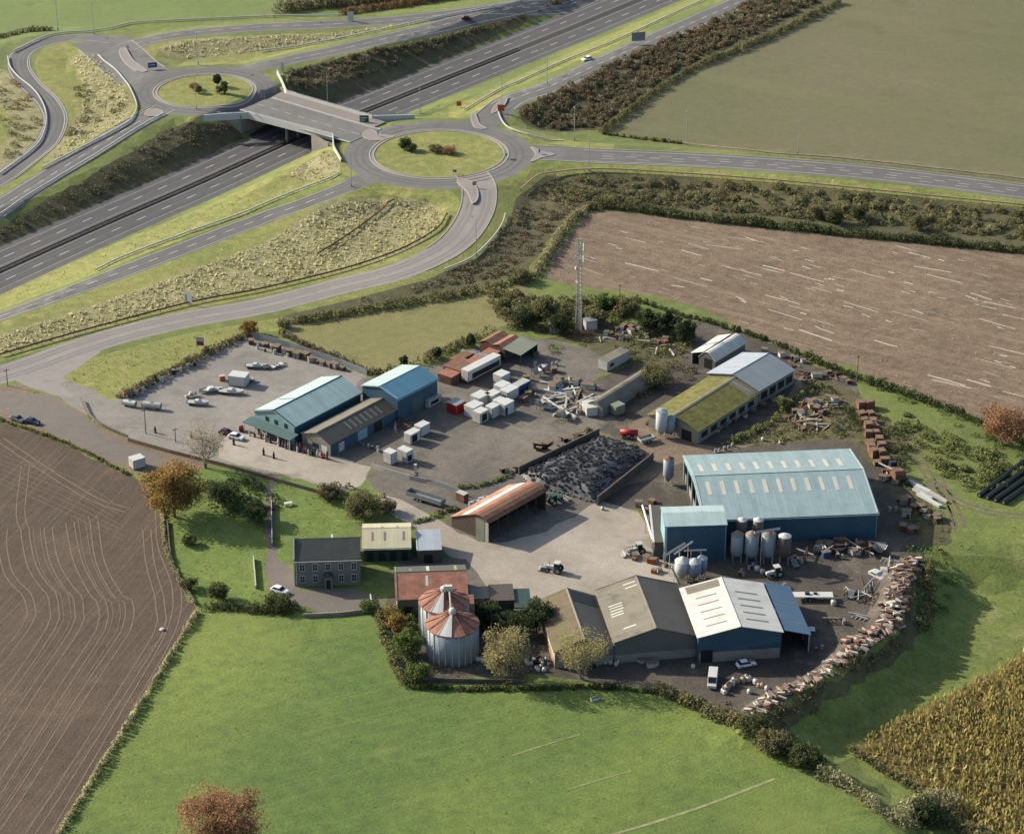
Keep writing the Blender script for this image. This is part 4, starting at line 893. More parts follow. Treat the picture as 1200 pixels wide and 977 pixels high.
scrub('bramble_patch', [(790, 410), (830, 425), (820, 440), (780, 452), (750, 470), (735, 480), (760, 440)], 'scrub_dark', 'dark weeds between the long hut and the farm sheds', .1, (.8, 1.6), (.5, 1.2), 18, .6, 38)
scrub('bramble_patch', [(1065, 640), (1110, 640), (1120, 680), (1100, 735), (1075, 745), (1068, 700)], 'green', 'dark green weeds on the slope outside the slab bank', .11, (.9, 1.9), (.6, 1.4), 18, .6, 39)
scrub('bramble_patch', [(890, 842), (940, 812), (1000, 775), (1050, 748), (1060, 762), (1010, 795), (960, 830), (930, 856), (905, 862)], 'scrub_dark', 'dark weeds at the foot of the bank of slabs', .1, (.9, 1.9), (.5, 1.2), 18, .6, 40)
scrub('bramble_patch', [(900, 852), (950, 820), (1000, 788), (1050, 765), (1072, 720), (1082, 670), (1066, 668), (1058, 715), (1042, 748), (1000, 768), (960, 800), (905, 832)], 'scrub_dark', 'dark weeds on the outer face of the bank of slabs', .45, (.8, 1.5), (.4, 1.1), 16, .6, 49)
scrub('bramble_patch', [(790, 800), (850, 815), (870, 838), (860, 850), (820, 835), (770, 812)], 'scrub_dark', 'brown scrub inside the yard corner by the white trailer', .12, (.9, 1.7), (.6, 1.6), 18, .6, 41)
scrub('bramble_patch', [(480, 775), (540, 782), (620, 785), (650, 800), (600, 804), (482, 804)], 'scrub_dark', 'dark growth in the shade of the tall bins', .1, (.8, 1.5), (.3, .9), 18, .6, 42)
scrub('bramble_patch', [(890, 520), (950, 505), (1000, 500), (1005, 515), (960, 518), (880, 524)], 'weed', 'weeds behind the big teal shed', .07, (.8, 1.5), (.4, .9), 18, .6, 43)
scrub('bramble_patch', [(380, 570), (420, 570), (450, 580), (440, 612), (400, 600)], 'scrub_green', 'brown and green bushes at the bend of the lane', .1, (1, 2.2), (1.4, 3), 20, .6, 44)
scrub('bramble_patch', [(445, 705), (490, 712), (492, 770), (482, 790), (462, 760)], 'green', 'green bushes left of the tall bins', .1, (1, 2), (1.2, 2.8), 22, .6, 45)
scrub('bramble_patch', [(450, 715), (470, 715), (476, 735), (455, 740)], 'autumn', 'golden leaved bush left of the tall bins', .08, (1.2, 2), (2, 3.2), 26, .6, 46)
scrub('bramble_patch', [(230, 560), (300, 560), (325, 590), (310, 612), (250, 600)], 'dark_green', 'dark shrubs in the garden behind the autumn tree', .07, (1, 2.2), (.8, 2.2), 20, .6, 47)
scrub('bramble_patch', [(565, 345), (600, 345), (640, 356), (700, 350), (740, 356), (745, 375), (700, 380), (650, 392), (600, 388), (590, 372)], 'scrub_green', 'tangled olive thicket round the foot of the mast', .13, (1.2, 2.4), (1.2, 2.8), 20, .7, 48)
# ------------------------------------------------------------------ maize rows
def maize():
    poly = [(p.x, p.y) for p in gl([(1290, 705), (1200, 768), (1100, 823), (1020, 865), (1006, 878), (1035, 903), (1075, 922), (1110, 942), (1150, 982), (1190, 1050), (1390, 1050)])]
    a, b = g(1010, 872), g(1200, 768); d = Vector((b.x-a.x, b.y-a.y)).normalized(); nn = Vector((-d.y, d.x))
    pts = []; rng = np.random.default_rng(5)
    for i in range(-100, 30):
        for j in range(-30, 190):
            pts.append((a.x+d.x*j*.75+nn.x*i*1.3+rng.normal()*.12, a.y+d.y*j*.75+nn.y*i*1.3+rng.normal()*.12))
    pts = np.array(pts); pts = pts[pip(poly, pts[:, 0], pts[:, 1])]
    nz = np.sin(pts[:, 0]*.13+1)+np.cos(pts[:, 1]*.17+pts[:, 0]*.05); pts = pts[rng.random(len(pts)) < .82+.09*nz]
    z = np.array([hz(x, y) for x, y in pts]); P3 = []
    for k, h in enumerate((.5, 1.1, 1.7)): P3.append(np.column_stack([pts+rng.normal(size=pts.shape)*.16, z+h*rng.uniform(.85, 1.15, len(pts))]))
    P3 = np.concatenate(P3); o = quads(P3, .95*rng.uniform(.7, 1.3, len(P3)), LF['maize'], 'maize_crop', upright=True, aspect=.5)
    tag(o, 'yellowing maize standing in rows in the bottom right field', 'maize', kind='stuff')
maize()
# ------------------------------------------------------------------ trees
TR = [((205, 606), 14.5, 8.2, 'autumn', 'big round golden autumn tree beside the ploughed field', 'bark', 7000, .6, .08, 1),
 ((240, 548), 13, 6.2, 'twig', 'almost bare pale tree with many upright limbs beside the forecourt', 'pale_bark', 1400, .35, .3, 4),
 ((262, 1003), 14.5, 9.0, 'autumn_red', 'spreading brown leaved tree in the foreground green field', 'bark', 6500, .5, .25, 1),
 ((1177, 522), 10, 6.6, 'autumn_red', 'orange brown tree in the hedge of the stubble field', 'bark', 4500, .5, .2, 2),
 ((592, 795), 13, 5.8, 'pale', 'yellowing thin tree between the tall bins and the mossy roofed shed', 'pale_bark', 3400, .42, .1, 3),
 ((682, 795), 12, 6.2, 'pale', 'thin yellow brown tree before the mossy roofed shed', 'pale_bark', 2400, .38, .28, 3),
 ((782, 393), 8.5, 3.8, 'dark_green', 'dark evergreen with pointed top behind the farm buildings', 'bark', 3000, .5, .02, 1),
 ((803, 400), 7.0, 4.0, 'dark_green', 'lower wide dark evergreen to the right of the pointed one', 'bark', 3000, .5, .02, 1),
 ((760, 388), 6.5, 4.6, 'dark_green', 'broad dark evergreen left of the pointed one', 'bark', 3000, .5, .02, 1),
 ((700, 380), 4.5, 3.6, 'scrub_green', 'olive bush tree beside the right hand mast cabin', 'bark', 2000, .5, .02, 1),
 ((770, 452), 6, 5.0, 'scrub_green', 'rounded grey green bush tree grown over the end of the long hut', 'bark', 2600, .45, .02, 1),
 ((478, 768), 7, 3.6, 'green', 'green tree left of the tall bins', 'bark', 2600, .45, .02, 1),
 ((466, 742), 5, 2.6, 'autumn', 'small golden tree at the corner of the red roofed barn', 'bark', 1600, .45, .02, 1),
 ((490, 797), 4.5, 3.0, 'green', 'low round tree at the foot of the tall bins', 'bark', 1600, .45, .02, 1),
 ((425, 606), 6.5, 4.6, 'scrub_green', 'dark leafy tree above the cream roofed shed', 'bark', 3200, .45, .02, 1),
 ((385, 585), 4.5, 3.2, 'scrub_dark', 'brownish bush tree beside the lane', 'bark', 1600, .45, .02, 1),
 ((300, 612), 5.5, 3.8, 'dark_green', 'dark tree in the shade of the garden', 'bark', 1800, .45, .05, 1),
 ((262, 590), 6.5, 4.6, 'dark_green', 'dark tree close behind the autumn tree', 'bark', 2600, .45, .05, 1),
 ((257, 702), 4.2, 2.8, 'hedge', 'dark bush at the lower corner of the garden', 'bark', 1600, .45, .02, 1),
 ((222, 690), 2.6, 2.2, 'hedge', 'small dark bush on the curved field edge', 'bark', 900, .4, .02, 1),
 ((222, 638), 2.4, 2.0, 'hedge', 'small bush halfway along the curved field edge', 'bark', 900, .4, .02, 1),
 ((325, 712), 3.2, 3.6, 'hedge', 'rounded garden bush beside the white car', 'bark', 1500, .4, .02, 1),
 ((432, 716), 2.8, 2.2, 'green', 'round bush right of the farmhouse front', 'bark', 900, .4, .02, 1),
 ((596, 745), 6, 4.0, 'dark_green', 'dark tree between the small brown sheds', 'bark', 1800, .45, .02, 1),
 ((628, 742), 9, 4.4, 'dark_green', 'dense dark tree left of the mossy roofed shed', 'bark', 3600, .5, .02, 1),
 ((570, 735), 7, 3.4, 'dark_green', 'dark tree right of the red roofed barn', 'bark', 2600, .5, .02, 1),
 ((232, 109), 3.0, 1.5, 'scrub_green', 'smallest round bush on the upper roundabout', 'bark', 700, .4, .02, 1),
 ((228, 105), 2.2, 2.0, 'autumn_red', 'reddish low bush on the upper roundabout', 'bark', 700, .4, .02, 1),
 ((255, 101), 4.6, 1.7, 'dark_green', 'tallest dark tree on the upper roundabout', 'bark', 1200, .4, .1, 1),
 ((263, 110), 4.8, 1.6, 'green', 'slender green tree on the upper roundabout', 'bark', 1200, .4, .1, 1),
 ((257, 109), 2.6, 1.6, 'scrub_dark', 'small brown bush among the trees of the upper roundabout', 'bark', 700, .4, .02, 1),
 ((475, 175), 4.2, 2.3, 'dark_green', 'dark bush standing tall on the front roundabout', 'bark', 1500, .4, .02, 1),
 ((482, 177), 2.6, 2.0, 'scrub_green', 'lower olive bush on the front roundabout', 'bark', 900, .4, .02, 1),
 ((510, 178), 2.4, 2.4, 'scrub_green', 'spreading olive bush in the middle of the front roundabout', 'bark', 900, .4, .02, 1),
 ((526, 180), 2.2, 2.6, 'autumn_red', 'reddish spreading bush on the right of the front roundabout', 'bark', 900, .4, .02, 1),
 ((1075, 270), 5, 2.4, 'scrub_green', 'small tree in the hedge above the stubble field', 'bark', 1200, .45, .02, 1),
 ((978, 262), 5.5, 3.2, 'hedge', 'dark bushy tree on the bank above the stubble field', 'bark', 1800, .45, .02, 1),
 ((1005, 258), 4.6, 2.6, 'hedge', 'rounded dark tree on the bank right of the bushy one', 'bark', 1500, .45, .02, 1),
 ((955, 255), 4.2, 2.6, 'scrub_green', 'olive tree at the left of the group on the bank', 'bark', 1400, .45, .02, 1),
 ((990, 250), 3.4, 1.2, 'pale', 'slim yellow sapling in the group on the bank', 'bark', 700, .4, .02, 1),
 ((1044, 262), 3.2, 1.0, 'pale', 'slim pale conical sapling above the long hedge', 'bark', 700, .4, .02, 1),
 ((1068, 268), 3.6, 1.2, 'pale_hedge', 'slim straw coloured conical sapling above the long hedge', 'bark', 700, .4, .02, 1),
 ((610, 330), 3.6, 3.4, 'scrub_green', 'bushy tree where the hedges meet at the paddock corner', 'bark', 1600, .45, .02, 1),
 ((590, 360), 3.0, 2.0, 'weed', 'yellowish bush at the right end of the paddock', 'bark', 900, .45, .02, 1),
 ((640, 372), 6.5, 4.2, 'scrub_green', 'bushy tree left of the mast', 'bark', 3000, .5, .02, 1),
 ((615, 382), 5.5, 3.6, 'dark_green', 'dark bushy tree behind the rusty stores', 'bark', 2600, .5, .02, 1),
 ((655, 390), 5.5, 3.6, 'dark_green', 'dark tree beside the left mast cabin', 'bark', 2400, .5, .02, 1),
 ((710, 362), 4.6, 3.2, 'green', 'leafy tree right of the mast', 'bark', 1800, .5, .02, 1),
 ((736, 368), 4.8, 3.6, 'scrub_green', 'olive tree between the mast and the evergreens', 'bark', 2000, .5, .02, 1),
 ((473, 430), 3.6, 1.4, 'dark_green', 'small upright tree in the paddock hedge', 'bark', 800, .45, .02, 1),
 ((512, 420), 3.6, 1.4, 'dark_green', 'small upright tree behind the cylindrical tank', 'bark', 800, .45, .02, 1),
 ((552, 406), 4.0, 1.5, 'dark_green', 'small upright tree behind the rusty roofs', 'bark', 800, .45, .02, 1),
 ((293, 392), 4.2, 2.8, 'autumn', 'golden brown bush at the back corner of the front yard', 'bark', 1600, .45, .02, 1),
 ((332, 384), 2.6, 2.2, 'pale_hedge', 'pale bush beside the far corner of the front yard', 'bark', 900, .45, .02, 1),
 ((918, 478), 3.2, 2.2, 'weed', 'light green bush before the mossy shed', 'bark', 1100, .45, .02, 1),
 ((1085, 962), 5.0, 3.8, 'dark_green', 'dark tree in the grey green thicket at the bottom', 'bark', 2200, .5, .02, 1),
 ((905, 880), 5.0, 4.0, 'scrub_green', 'olive bush tree at the corner of the yard fence', 'bark', 2600, .5, .02, 1),
 ((940, 895), 4.6, 3.8, 'hedge', 'dark bush tree at the foot of the slab bank', 'bark', 2400, .5, .02, 1),
 ((455, 600), 3.2, 2.2, 'scrub_dark', 'small brown bush beside the lane edge', 'bark', 900, .45, .02, 1)]
for i, (px, h_, r_, lf, lb, bk, n_, sz, cl, mu) in enumerate(TR):
    tree_at(g(*px), h_, r_, lf, lb, 'tree' if h_ > 3.3 else 'bush', bk, n_, sz, 300+i, crown_low=cl, cat='tree' if h_ > 3.3 else 'bush', multi=mu, cone=1 if 'conical' in lb or 'pointed' in lb else 0)
# ------------------------------------------------------------------ sheet materials
def sheet(name, rgb, stain=None, amt=.5, pitch=1.0, var=.07, rough=.55, along='x', bumpy=.25, scale=.25, st=(.5, .68), joint=.9, k=None, stretch=(1, 1, 1)):
    "profiled sheeting: fine ribs, sheet joints, irregular stains"
    s = N(name); c = C(rgb, k=k)
    n1 = s.noise(.5, 5, .6); a = s.mix(1.0, c, s.ramp(n1, [(.3, G(1-var)), (.7, G(1+var))]), 'MULTIPLY')
    if stain: a = s.mix(s.mix(1.0, s.ramp(s.noise(scale, 7, .65, s.co(stretch)), [(st[0], G(0)), (st[1], G(1))]), G(amt), 'MULTIPLY'), a, C(stain, k=k))
    sep = s.n('ShaderNodeSeparateXYZ'); s.l(s.co((1/pitch,)*3), sep.inputs[0]); src = sep.outputs[{'x': 0, 'y': 1}[along]]
    fr = s.n('ShaderNodeMath', operation='FRACT'); s.l(src, fr.inputs[0])
    a = s.mix(1.0, a, s.ramp(fr.outputs[0], [(0, G(joint)), (.1, G(1)), (.9, G(1)), (1, G(joint))]), 'MULTIPLY')
    # each sheet slightly different
    fl = s.n('ShaderNodeMath', operation='FLOOR'); s.l(src, fl.inputs[0]); wn = s.n('ShaderNodeTexWhiteNoise'); wn.noise_dimensions = '1D'; s.l(fl.outputs[0], wn.inputs['W'])
    a = s.mix(1.0, a, s.ramp(wn.outputs['Value'], [(0, G(.95)), (1, G(1.05))]), 'MULTIPLY')
    s.bump(fr.outputs[0], bumpy, .05); return s.done(a, rough)
RF = {
 'teal_pale': sheet('shade_lifted_teal_sheet', (168, 190, 186), (150, 172, 166), .6, k=.6, stretch=(1.5, .4, 1)),  # stained teal, colour lightened to offset shade on the slope facing from the sun
 'teal': sheet('teal_roof_sheet', (152, 174, 176), (128, 150, 152), .6, k=.5, stretch=(1.5, .4, 1)), 'teal_light': sheet('pale_teal_roof_sheet', (186, 206, 204), (156, 176, 176), .7, k=.5),
 'blue_roof': sheet('blue_roof_sheet', (88, 138, 164), (76, 120, 146), .5, k=.5), 'blue_lean': sheet('slate_blue_roof_sheet', (92, 122, 148), (78, 104, 130), .5, k=.5),
 'blue_wall': sheet('deep_blue_cladding', (56, 86, 106), (48, 74, 92), .5, k=.6), 'teal_wall': sheet('teal_cladding', (134, 168, 172), (120, 150, 156), .4, along='y', k=.5),
 'pale_blue_wall': sheet('light_blue_cladding', (138, 180, 190), None, along='y', k=.55),
 'white_roof': sheet('white_roof_sheet', (222, 219, 211), (188, 182, 170), .7, k=.5), 'grey_roof': sheet('grey_steel_roof_sheet', (158, 166, 170), (136, 144, 148), .5, k=.45),
 'fibre': sheet('grey_fibre_cement_sheet', (146, 138, 120), (108, 100, 84), .8, k=.42), 'fibre_dark': sheet('dark_fibre_cement_sheet', (104, 98, 86), (84, 80, 66), .7, k=.42),
 'moss': sheet('moss_covered_fibre_sheet', (126, 122, 62), (88, 80, 52), .9, k=.45, var=.3, scale=.8, joint=.97, rough=.95), 'brown_moss': sheet('brown_lichened_sheet', (126, 110, 88), (120, 124, 62), .85, k=.42, var=.15, scale=.12, rough=.9),
 'cream': sheet('cream_roof_sheet', (208, 200, 166), (188, 178, 146), .5, k=.5), 'pale_blue_roof': sheet('pale_blue_grey_roof_sheet', (176, 184, 194), None, k=.48),
 'rust_roof': sheet('rusted_roof_sheet', (172, 116, 96), (132, 100, 86), .95, k=.48, var=.24, scale=.6, rough=.85), 'rust_mix': sheet('rust_streaked_roof_sheet', (200, 164, 136), (168, 104, 70), .95, k=.45, scale=.16, st=(.42, .6), rough=.85),
 'rust_brown': sheet('brown_rusted_sheet', (136, 98, 76), (170, 122, 88), .8, k=.45, scale=.5, rough=.9), 'slate': sheet('slate_roof', (82, 82, 80), (96, 94, 88), .5, .5, k=.5, rough=.7), 'old_slate': sheet('mossy_slate_roof', (92, 92, 82), (108, 106, 90), .6, .6, k=.5),
 'grey_clad': sheet('grey_wall_sheet', (110, 112, 110), (96, 96, 92), .5, k=.55), 'block': sheet('grey_block_wall', (150, 146, 138), (118, 114, 106), .7, .45, k=.5, joint=.95), 'dark_block': sheet('dark_block_wall', (100, 94, 86), (80, 76, 70), .7, .45, k=.5, joint=.95),
 'stone': sheet('grey_stone_wall', (116, 118, 114), (94, 96, 92), .7, .5, k=.6, var=.2), 'render': sheet('whitened_render', (214, 210, 200), (188, 184, 174), .5, 2, k=.5, joint=1), 'bin_sheet': sheet('ribbed_bin_steel', (150, 160, 168), (128, 138, 146), .5, .6, k=.55, stretch=(2, 2, .2)),
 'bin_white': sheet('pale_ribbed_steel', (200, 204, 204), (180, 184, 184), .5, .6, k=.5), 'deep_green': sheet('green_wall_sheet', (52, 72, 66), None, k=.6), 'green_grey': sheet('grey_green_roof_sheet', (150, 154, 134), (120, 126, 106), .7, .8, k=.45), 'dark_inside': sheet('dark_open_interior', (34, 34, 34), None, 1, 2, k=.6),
 'lights': sheet('translucent_rooflight', (206, 202, 188), (178, 172, 156), .6, k=.5), 'dull_lights': sheet('dulled_rooflight', (150, 144, 132), None, k=.45), 'yellow': sheet('yellowed_rooflight', (168, 164, 118), None, k=.45),
 'brown_wall': sheet('brown_wall_sheet', (98, 86, 76), (82, 72, 64), .6, k=.5),
}
M.update({k: v for k, v in RF.items()})
class Shed:
    """pixels of three roof corners at eave height: e0->e1 along the length, e2 across from e0 (to the left of e0->e1).
    prof: roof outline across the width as (fraction, height)"""
    def __init__(s, name, label, e0, e1, e2, he, prof, wall='grey_clad', roofs=None, over=.35, cat='shed', gables=(True, True), sides=(True, True), ends=None, base=None, z=None, he2=None, rooflabels=None, L=None, W=None):
        A = P(*e0, he); B = P(*e1, he); Cc = P(*e2, he if he2 is None else he2)
        u = Vector((B.x-A.x, B.y-A.y)); s.L = L or u.length; u.normalize(); v = Vector((-u.y, u.x)); s.W = W or (Cc.x-A.x)*v.x+(Cc.y-A.y)*v.y
        assert s.W > .5, (name, label, s.W)
        s.ang = math.atan2(u.y, u.x); zb = z if z is not None else 0.0
        s.e = empty(name, (A.x, A.y, zb), s.ang, label, cat); s.prof = [(f*s.W, h-zb) for f, h in prof]; s.sk = ((Cc.x-A.x)*u.x+(Cc.y-A.y)*u.y)
        walls = wall if isinstance(wall, dict) else {k: wall for k in ('near', 'far', 'left', 'right')}
        pr = s.prof; L, W = s.L, s.W; t = .18
        poly = [(0, -.3)]+[(y, h-.12) for y, h in pr]+[(W, -.3)]
        done = {}
        wls = []
        def wl(mat): wls.append((mat, MB())); return wls[-1][1]
        if gables[0] and walls.get('left'): wl(walls['left']).prism(poly, 0, t, 'x')
        if gables[1] and walls.get('right'): wl(walls['right']).prism(poly, L-t, L, 'x')
        if sides[0] and walls.get('near'): wl(walls['near']).box(t+.002, L-t-.002, 0.002, t, -.3, pr[0][1]-.15)
        if sides[1] and walls.get('far'): wl(walls['far']).box(t+.002, L-t-.002, W-t, W-.002, -.3, pr[-1][1]-.15)
        for mat, m in wls: m.build('wall', mat, s.e)
        roofs = roofs or ['grey_roof']; s.roof = []
        segs = list(zip(pr[:-1], pr[1:])); groups = {}
        for i, sg in enumerate(segs):
            key = roofs[min(i*len(roofs)//len(segs), len(roofs)-1)]; groups.setdefault(key, []).append((i, sg))
        for key, lst in groups.items():
            m = MB()
            for i, ((y0, h0), (y1, h1)) in lst:
                d = math.hypot(y1-y0, h1-h0); dy, dh = (y1-y0)/d, (h1-h0)/d
                a = (y0-(dy*over if i == 0 else 0), h0-(dh*over if i == 0 else 0)); b = (y1+(dy*over if i == len(segs)-1 else 0), h1+(dh*over if i == len(segs)-1 else 0))
                n_ = (-dh*.14, dy*.14)
                m.prism([a, b, (b[0]+n_[0], b[1]+n_[1]), (a[0]+n_[0], a[1]+n_[1])], -over, L+over, 'x')
            o = m.build('roof' if len(groups) == 1 else 'roof_slope', key, s.e); s.roof.append(o)
            if rooflabels and key in rooflabels: o['label'] = rooflabels[key]
    def onroof(s, seg, u0, u1, t0, t1, mat, name='skylight', lift=.16, label=None):
        (y0, h0), (y1, h1) = s.prof[seg], s.prof[seg+1]; d = math.hypot(y1-y0, h1-h0); n_ = (-(h1-h0)/d, (y1-y0)/d)
        a = (y0+(y1-y0)*t0, h0+(h1-h0)*t0); b = (y0+(y1-y0)*t1, h0+(h1-h0)*t1)
        q = [(p[0]+n_[0]*l_, p[1]+n_[1]*l_) for p, l_ in ((a, lift-.03), (b, lift-.03), (b, lift+.02), (a, lift+.02))]
        m = MB(); m.prism(q, u0, u1, 'x'); return m.build(name, mat, s.e)
    def ridge(s, i, mat, w=.3, name='ridge_cap', x0=None, x1=None):
        y, h = s.prof[i]; m = MB(); a = -.37 if x0 is None else x0; b = s.L+.37 if x1 is None else x1
        m.prism([(y-w, h+.08), (y, h+.24), (y+w, h+.08), (y+w, h+.02), (y-w, h+.02)], a, b, 'x'); return m.build(name, mat, s.e)
    def near(s, u0, u1, z0, z1, mat, name='door', d=.05, at=0.0):
        m = MB(); m.box(u0, u1, at-d, at+.001, z0, z1); return m.build(name, mat, s.e)
    def left(s, v0, v1, z0, z1, mat, name='door', d=.05, at=0.0):
        m = MB(); m.box(at-d, at+.001, v0, v1, z0, z1); return m.build(name, mat, s.e)
    def right(s, v0, v1, z0, z1, mat, name='door', d=.05):
        m = MB(); m.box(s.L-.001, s.L+d, v0, v1, z0, z1); return m.build(name, mat, s.e)
    def far(s, u0, u1, z0, z1, mat, name='door', d=.05):
        m = MB(); m.box(u0, u1, s.W-.001, s.W+d, z0, z1); return m.build(name, mat, s.e)
    def gutter(s, mat='galv', near=True):
        y, h = s.prof[0] if near else s.prof[-1]; sg = -1 if near else 1
        m = MB(); m.box(-.3, s.L+.3, y+sg*.5-.09, y+sg*.5+.09, h-.28, h-.12); return m.build('gutter', mat, s.e)
    def verge(s, mat, x, w=.22):
        m = MB()
        for i, ((y0, h0), (y1, h1)) in enumerate(zip(s.prof[:-1], s.prof[1:])):
            d = math.hypot(y1-y0, h1-h0); n_ = (-(h1-h0)/d, (y1-y0)/d)
            m.prism([(y0+n_[0]*.12, h0+n_[1]*.12), (y1+n_[0]*.12, h1+n_[1]*.12), (y1+n_[0]*.24, h1+n_[1]*.24), (y0+n_[0]*.24, h0+n_[1]*.24)], x-w, x+w, 'x')
        return m.build('verge_trim', mat, s.e)
def gab(he, hr, r=.5): return [(0, he), (r, hr), (1, he)]
# ---- main blue-green showroom at the front yard. axis runs away to the right; near gable x=0
S = Shed('showroom_building', 'long pale teal roofed showroom with green canopy beside the front yard', (344.5, 499.8), (422.5, 459.7), (291.4, 485), 5, gab(5, 7.4), {'near': 'blue_wall', 'far': 'teal_wall', 'left': 'teal_wall', 'right': 'teal_wall'}, ['teal_pale', 'teal_light'], cat='building')
S.verge('teal_trim', -.1); S.ridge(1, 'teal_trim'); S.gutter('teal_trim'); S.left(2.2, 3.4, 3.6, 4.9, 'glass', 'window'); S.left(5.5, 6.7, 3.6, 4.9, 'glass', 'window'); S.left(8.6, 9.8, 3.6, 4.9, 'glass', 'window')
S.left(1.5, 6, .1, 2.6, 'glass', 'shop_window', .06); S.left(7, 11, .1, 2.6, 'glass', 'shop_window', .06)
m = MB(); m.prism([(-3.2, 2.9), (0, 3.3), (0, 3.1), (-3.2, 2.7)], -1.5, S.W+1.2, 'y'); cn = m.build('canopy', 'teal_trim', S.e)
for k in range(5):
    m = MB(); y = -1.2+(S.W+2.1)*k/4; m.box(-3.1, -2.95, y-.08, y+.08, -.1, 2.72); m.build('canopy_post', 'white', cn)
S.onroof(1, 8, 8.5, .1, .9, 'teal_trim', 'roof_strap'); 
# ---- brown-roofed lower store in front of it
S = Shed('low_store', 'low store with worn brown fibre roof between the showroom and the white cold boxes', (387, 520.5), (464.8, 479.6), (352, 508.2), 3.4, gab(3.4, 5.2, .45), {'near': 'blue_wall', 'far': 'block', 'left': 'block', 'right': 'blue_wall'}, ['fibre_dark', 'fibre'], cat='building')
S.ridge(1, 'fibre'); 
for k in range(7): S.onroof(0, 8.5+k*1.9, 9.1+k*1.9, .2, .8, 'dull_lights')
S.left(1, 3, 0, 2.3, 'white'); S.left(4, 6, .9, 2.1, 'glass', 'window'); S.near(3, 5, 0, 2.4, 'dirty_white'); S.near(10, 13.5, .2, 2.9, 'pale_blue_wall', 'roller_door'); S.near(16, 19, 0, 2.8, 'dark_inside', 'doorway')
# ---- bright blue shed
S = Shed('blue_workshop', 'tall blue workshop with bright blue and white roof slopes at the end of the paddock', (465.8, 467.3), (512.4, 443.4), (421.4, 453.2), 6.6, gab(6.6, 8.2), 'blue_wall', ['blue_roof', 'teal_light'], cat='building')
S.verge('pale_blue_wall', -.1, .15); S.ridge(1, 'pale_blue_wall', .2); S.gutter('pale_blue_wall'); S.near(5.5, 9.5, 0, 4.4, 'teal_trim', 'sliding_door'); S.left(4, 8, 0, 4, 'dark_inside', 'doorway')
# ---- big teal shed, axis to the right, near wall y=0
S = Shed('grain_store', 'very large teal roofed shed with two rows of pale rooflights and deep blue near wall', (825.3, 609.5), (1028.5, 600.8), (797.3, 534.7), 6.6, gab(6.6, 9.0, .53), {'near': 'blue_wall', 'far': 'teal_wall', 'left': None, 'right': 'teal_wall'}, ['teal', 'teal'], cat='building')
S.ridge(1, 'teal_trim', .25); S.verge('teal_light', 0, .3); S.verge('teal_light', S.L, .15); S.gutter('teal_light')
for k in range(11):
    x = 2.4+k*(S.L-5)/10.6
    S.onroof(0, x, x+.95, .55, .86, 'lights'); S.onroof(1, x-.3, x+.65, .2, .55, 'lights')
for k in range(6):
    y = .15+k*(S.W-.3)/5; h = 6.4+2.4*(1-abs(y-S.W*.53)/(S.W*.53)) if True else 6
    m = MB(); m.box(0, .35, y-.2, y+.2, -.2, h-.2); m.build('portal_column', 'teal_light', S.e)
m = MB(); m.box(.36, .5, .2, S.W-.2, 0, 2.2); m.build('push_wall', 'concrete', S.e)
m = MB(); m.prism([(0, 5.4), (0, 6.5), (S.W*.53, 8.9), (S.W, 6.5), (S.W, 5.4), (S.W*.53, 7.6)], -.02, .12, 'x'); m.build('gable_sheeting', 'teal_wall', S.e)
m = MB(); m.box(5, 5.15, .3, S.W-.3, 0, 6); m.build('inner_partition', 'dark_inside', S.e)
# ---- tall blue mill tower in front
S = Shed('mill_building', 'tall blue box-like mill building with pale roof standing before the big teal shed', (779.3, 616.8), (851.5, 614.5), (771.5, 598.5), 9.2, [(0, 9.2), (.55, 10.3), (1, 10.0)], {'near': 'blue_wall', 'far': 'blue_wall', 'left': 'pale_blue_wall', 'right': 'pale_blue_wall'}, ['teal_light', 'teal_light'], cat='building', over=.2)
S.near(0.15, .5, 0, 9, 'teal_light', 'corner_trim'); S.near(4, 6, 0, 2.6, 'dark_inside', 'doorway')
MILL = S
# ---- open bay with sloping white frames left of the mill
S = Shed('open_intake_bay', 'dark open sided intake bay with slanting white frame left of the blue mill building', (766, 640), (777, 640), (751, 597), 3.2, [(0, 4.2), (1, 4.2)], {'near': 'dark_block', 'far': 'dark_block', 'left': None, 'right': 'dark_block'}, ['fibre_dark'], cat='shed', over=.1, L=5)
for y in (.3, S.W*.25, S.W*.5, S.W*.75, S.W-.3):
    m = MB(); m.box(-.2, .1, y-.15, y+.15, -.2, 4.1); m.build('post', 'white', S.e)
m = MB(); m.box(-.3, .2, -.2, S.W+.2, 4.15, 4.45); m.build('beam', 'white', S.e)
# ---- 3A white/blue shed: axis away from the camera; near gable x=0
S = Shed('white_roofed_shed', 'shed with bright white roof and dark blue gable between the dark roofed shed and the blue lean-to', (916.3, 740), (892.5, 683.8), (817.5, 743.8), 6.3, gab(6.3, 8.4, .5), 'blue_wall', ['white_roof', 'white_roof'], cat='shed')
S.ridge(1, 'dirty_white', .25); S.left(.3, S.W-.3, -.1, 2.4, 'block', 'block_plinth', .12)
S.left(S.W-3.2, S.W-.6, 0, 3.0, 'dark_inside', 'doorway', .14)
for k in range(5):
    x = 3+k*(S.L-7)/4.6; S.onroof(1, x, x+.35, .25, .75, 'dull_lights'); S.onroof(0, x, x+.55, .25, .8, 'dull_lights')
S.onroof(1, S.L-3, S.L-.2, .1, .9, 'fibre', 'old_roof_strip')
S.e['label'] = 'shed with bright white roof and dark blue gable beside the lean-to'
WS = S
S = Shed('blue_lean_to', 'blue roofed lean-to shed against the right side of the white roofed shed', (950, 743.8), (925, 687.5), (917.5, 741.5), 4.3, [(0, 4.3), (1, 5.9)], {'near': 'blue_wall', 'far': None, 'left': None, 'right': 'blue_wall'}, ['blue_lean'], cat='shed', over=.1)
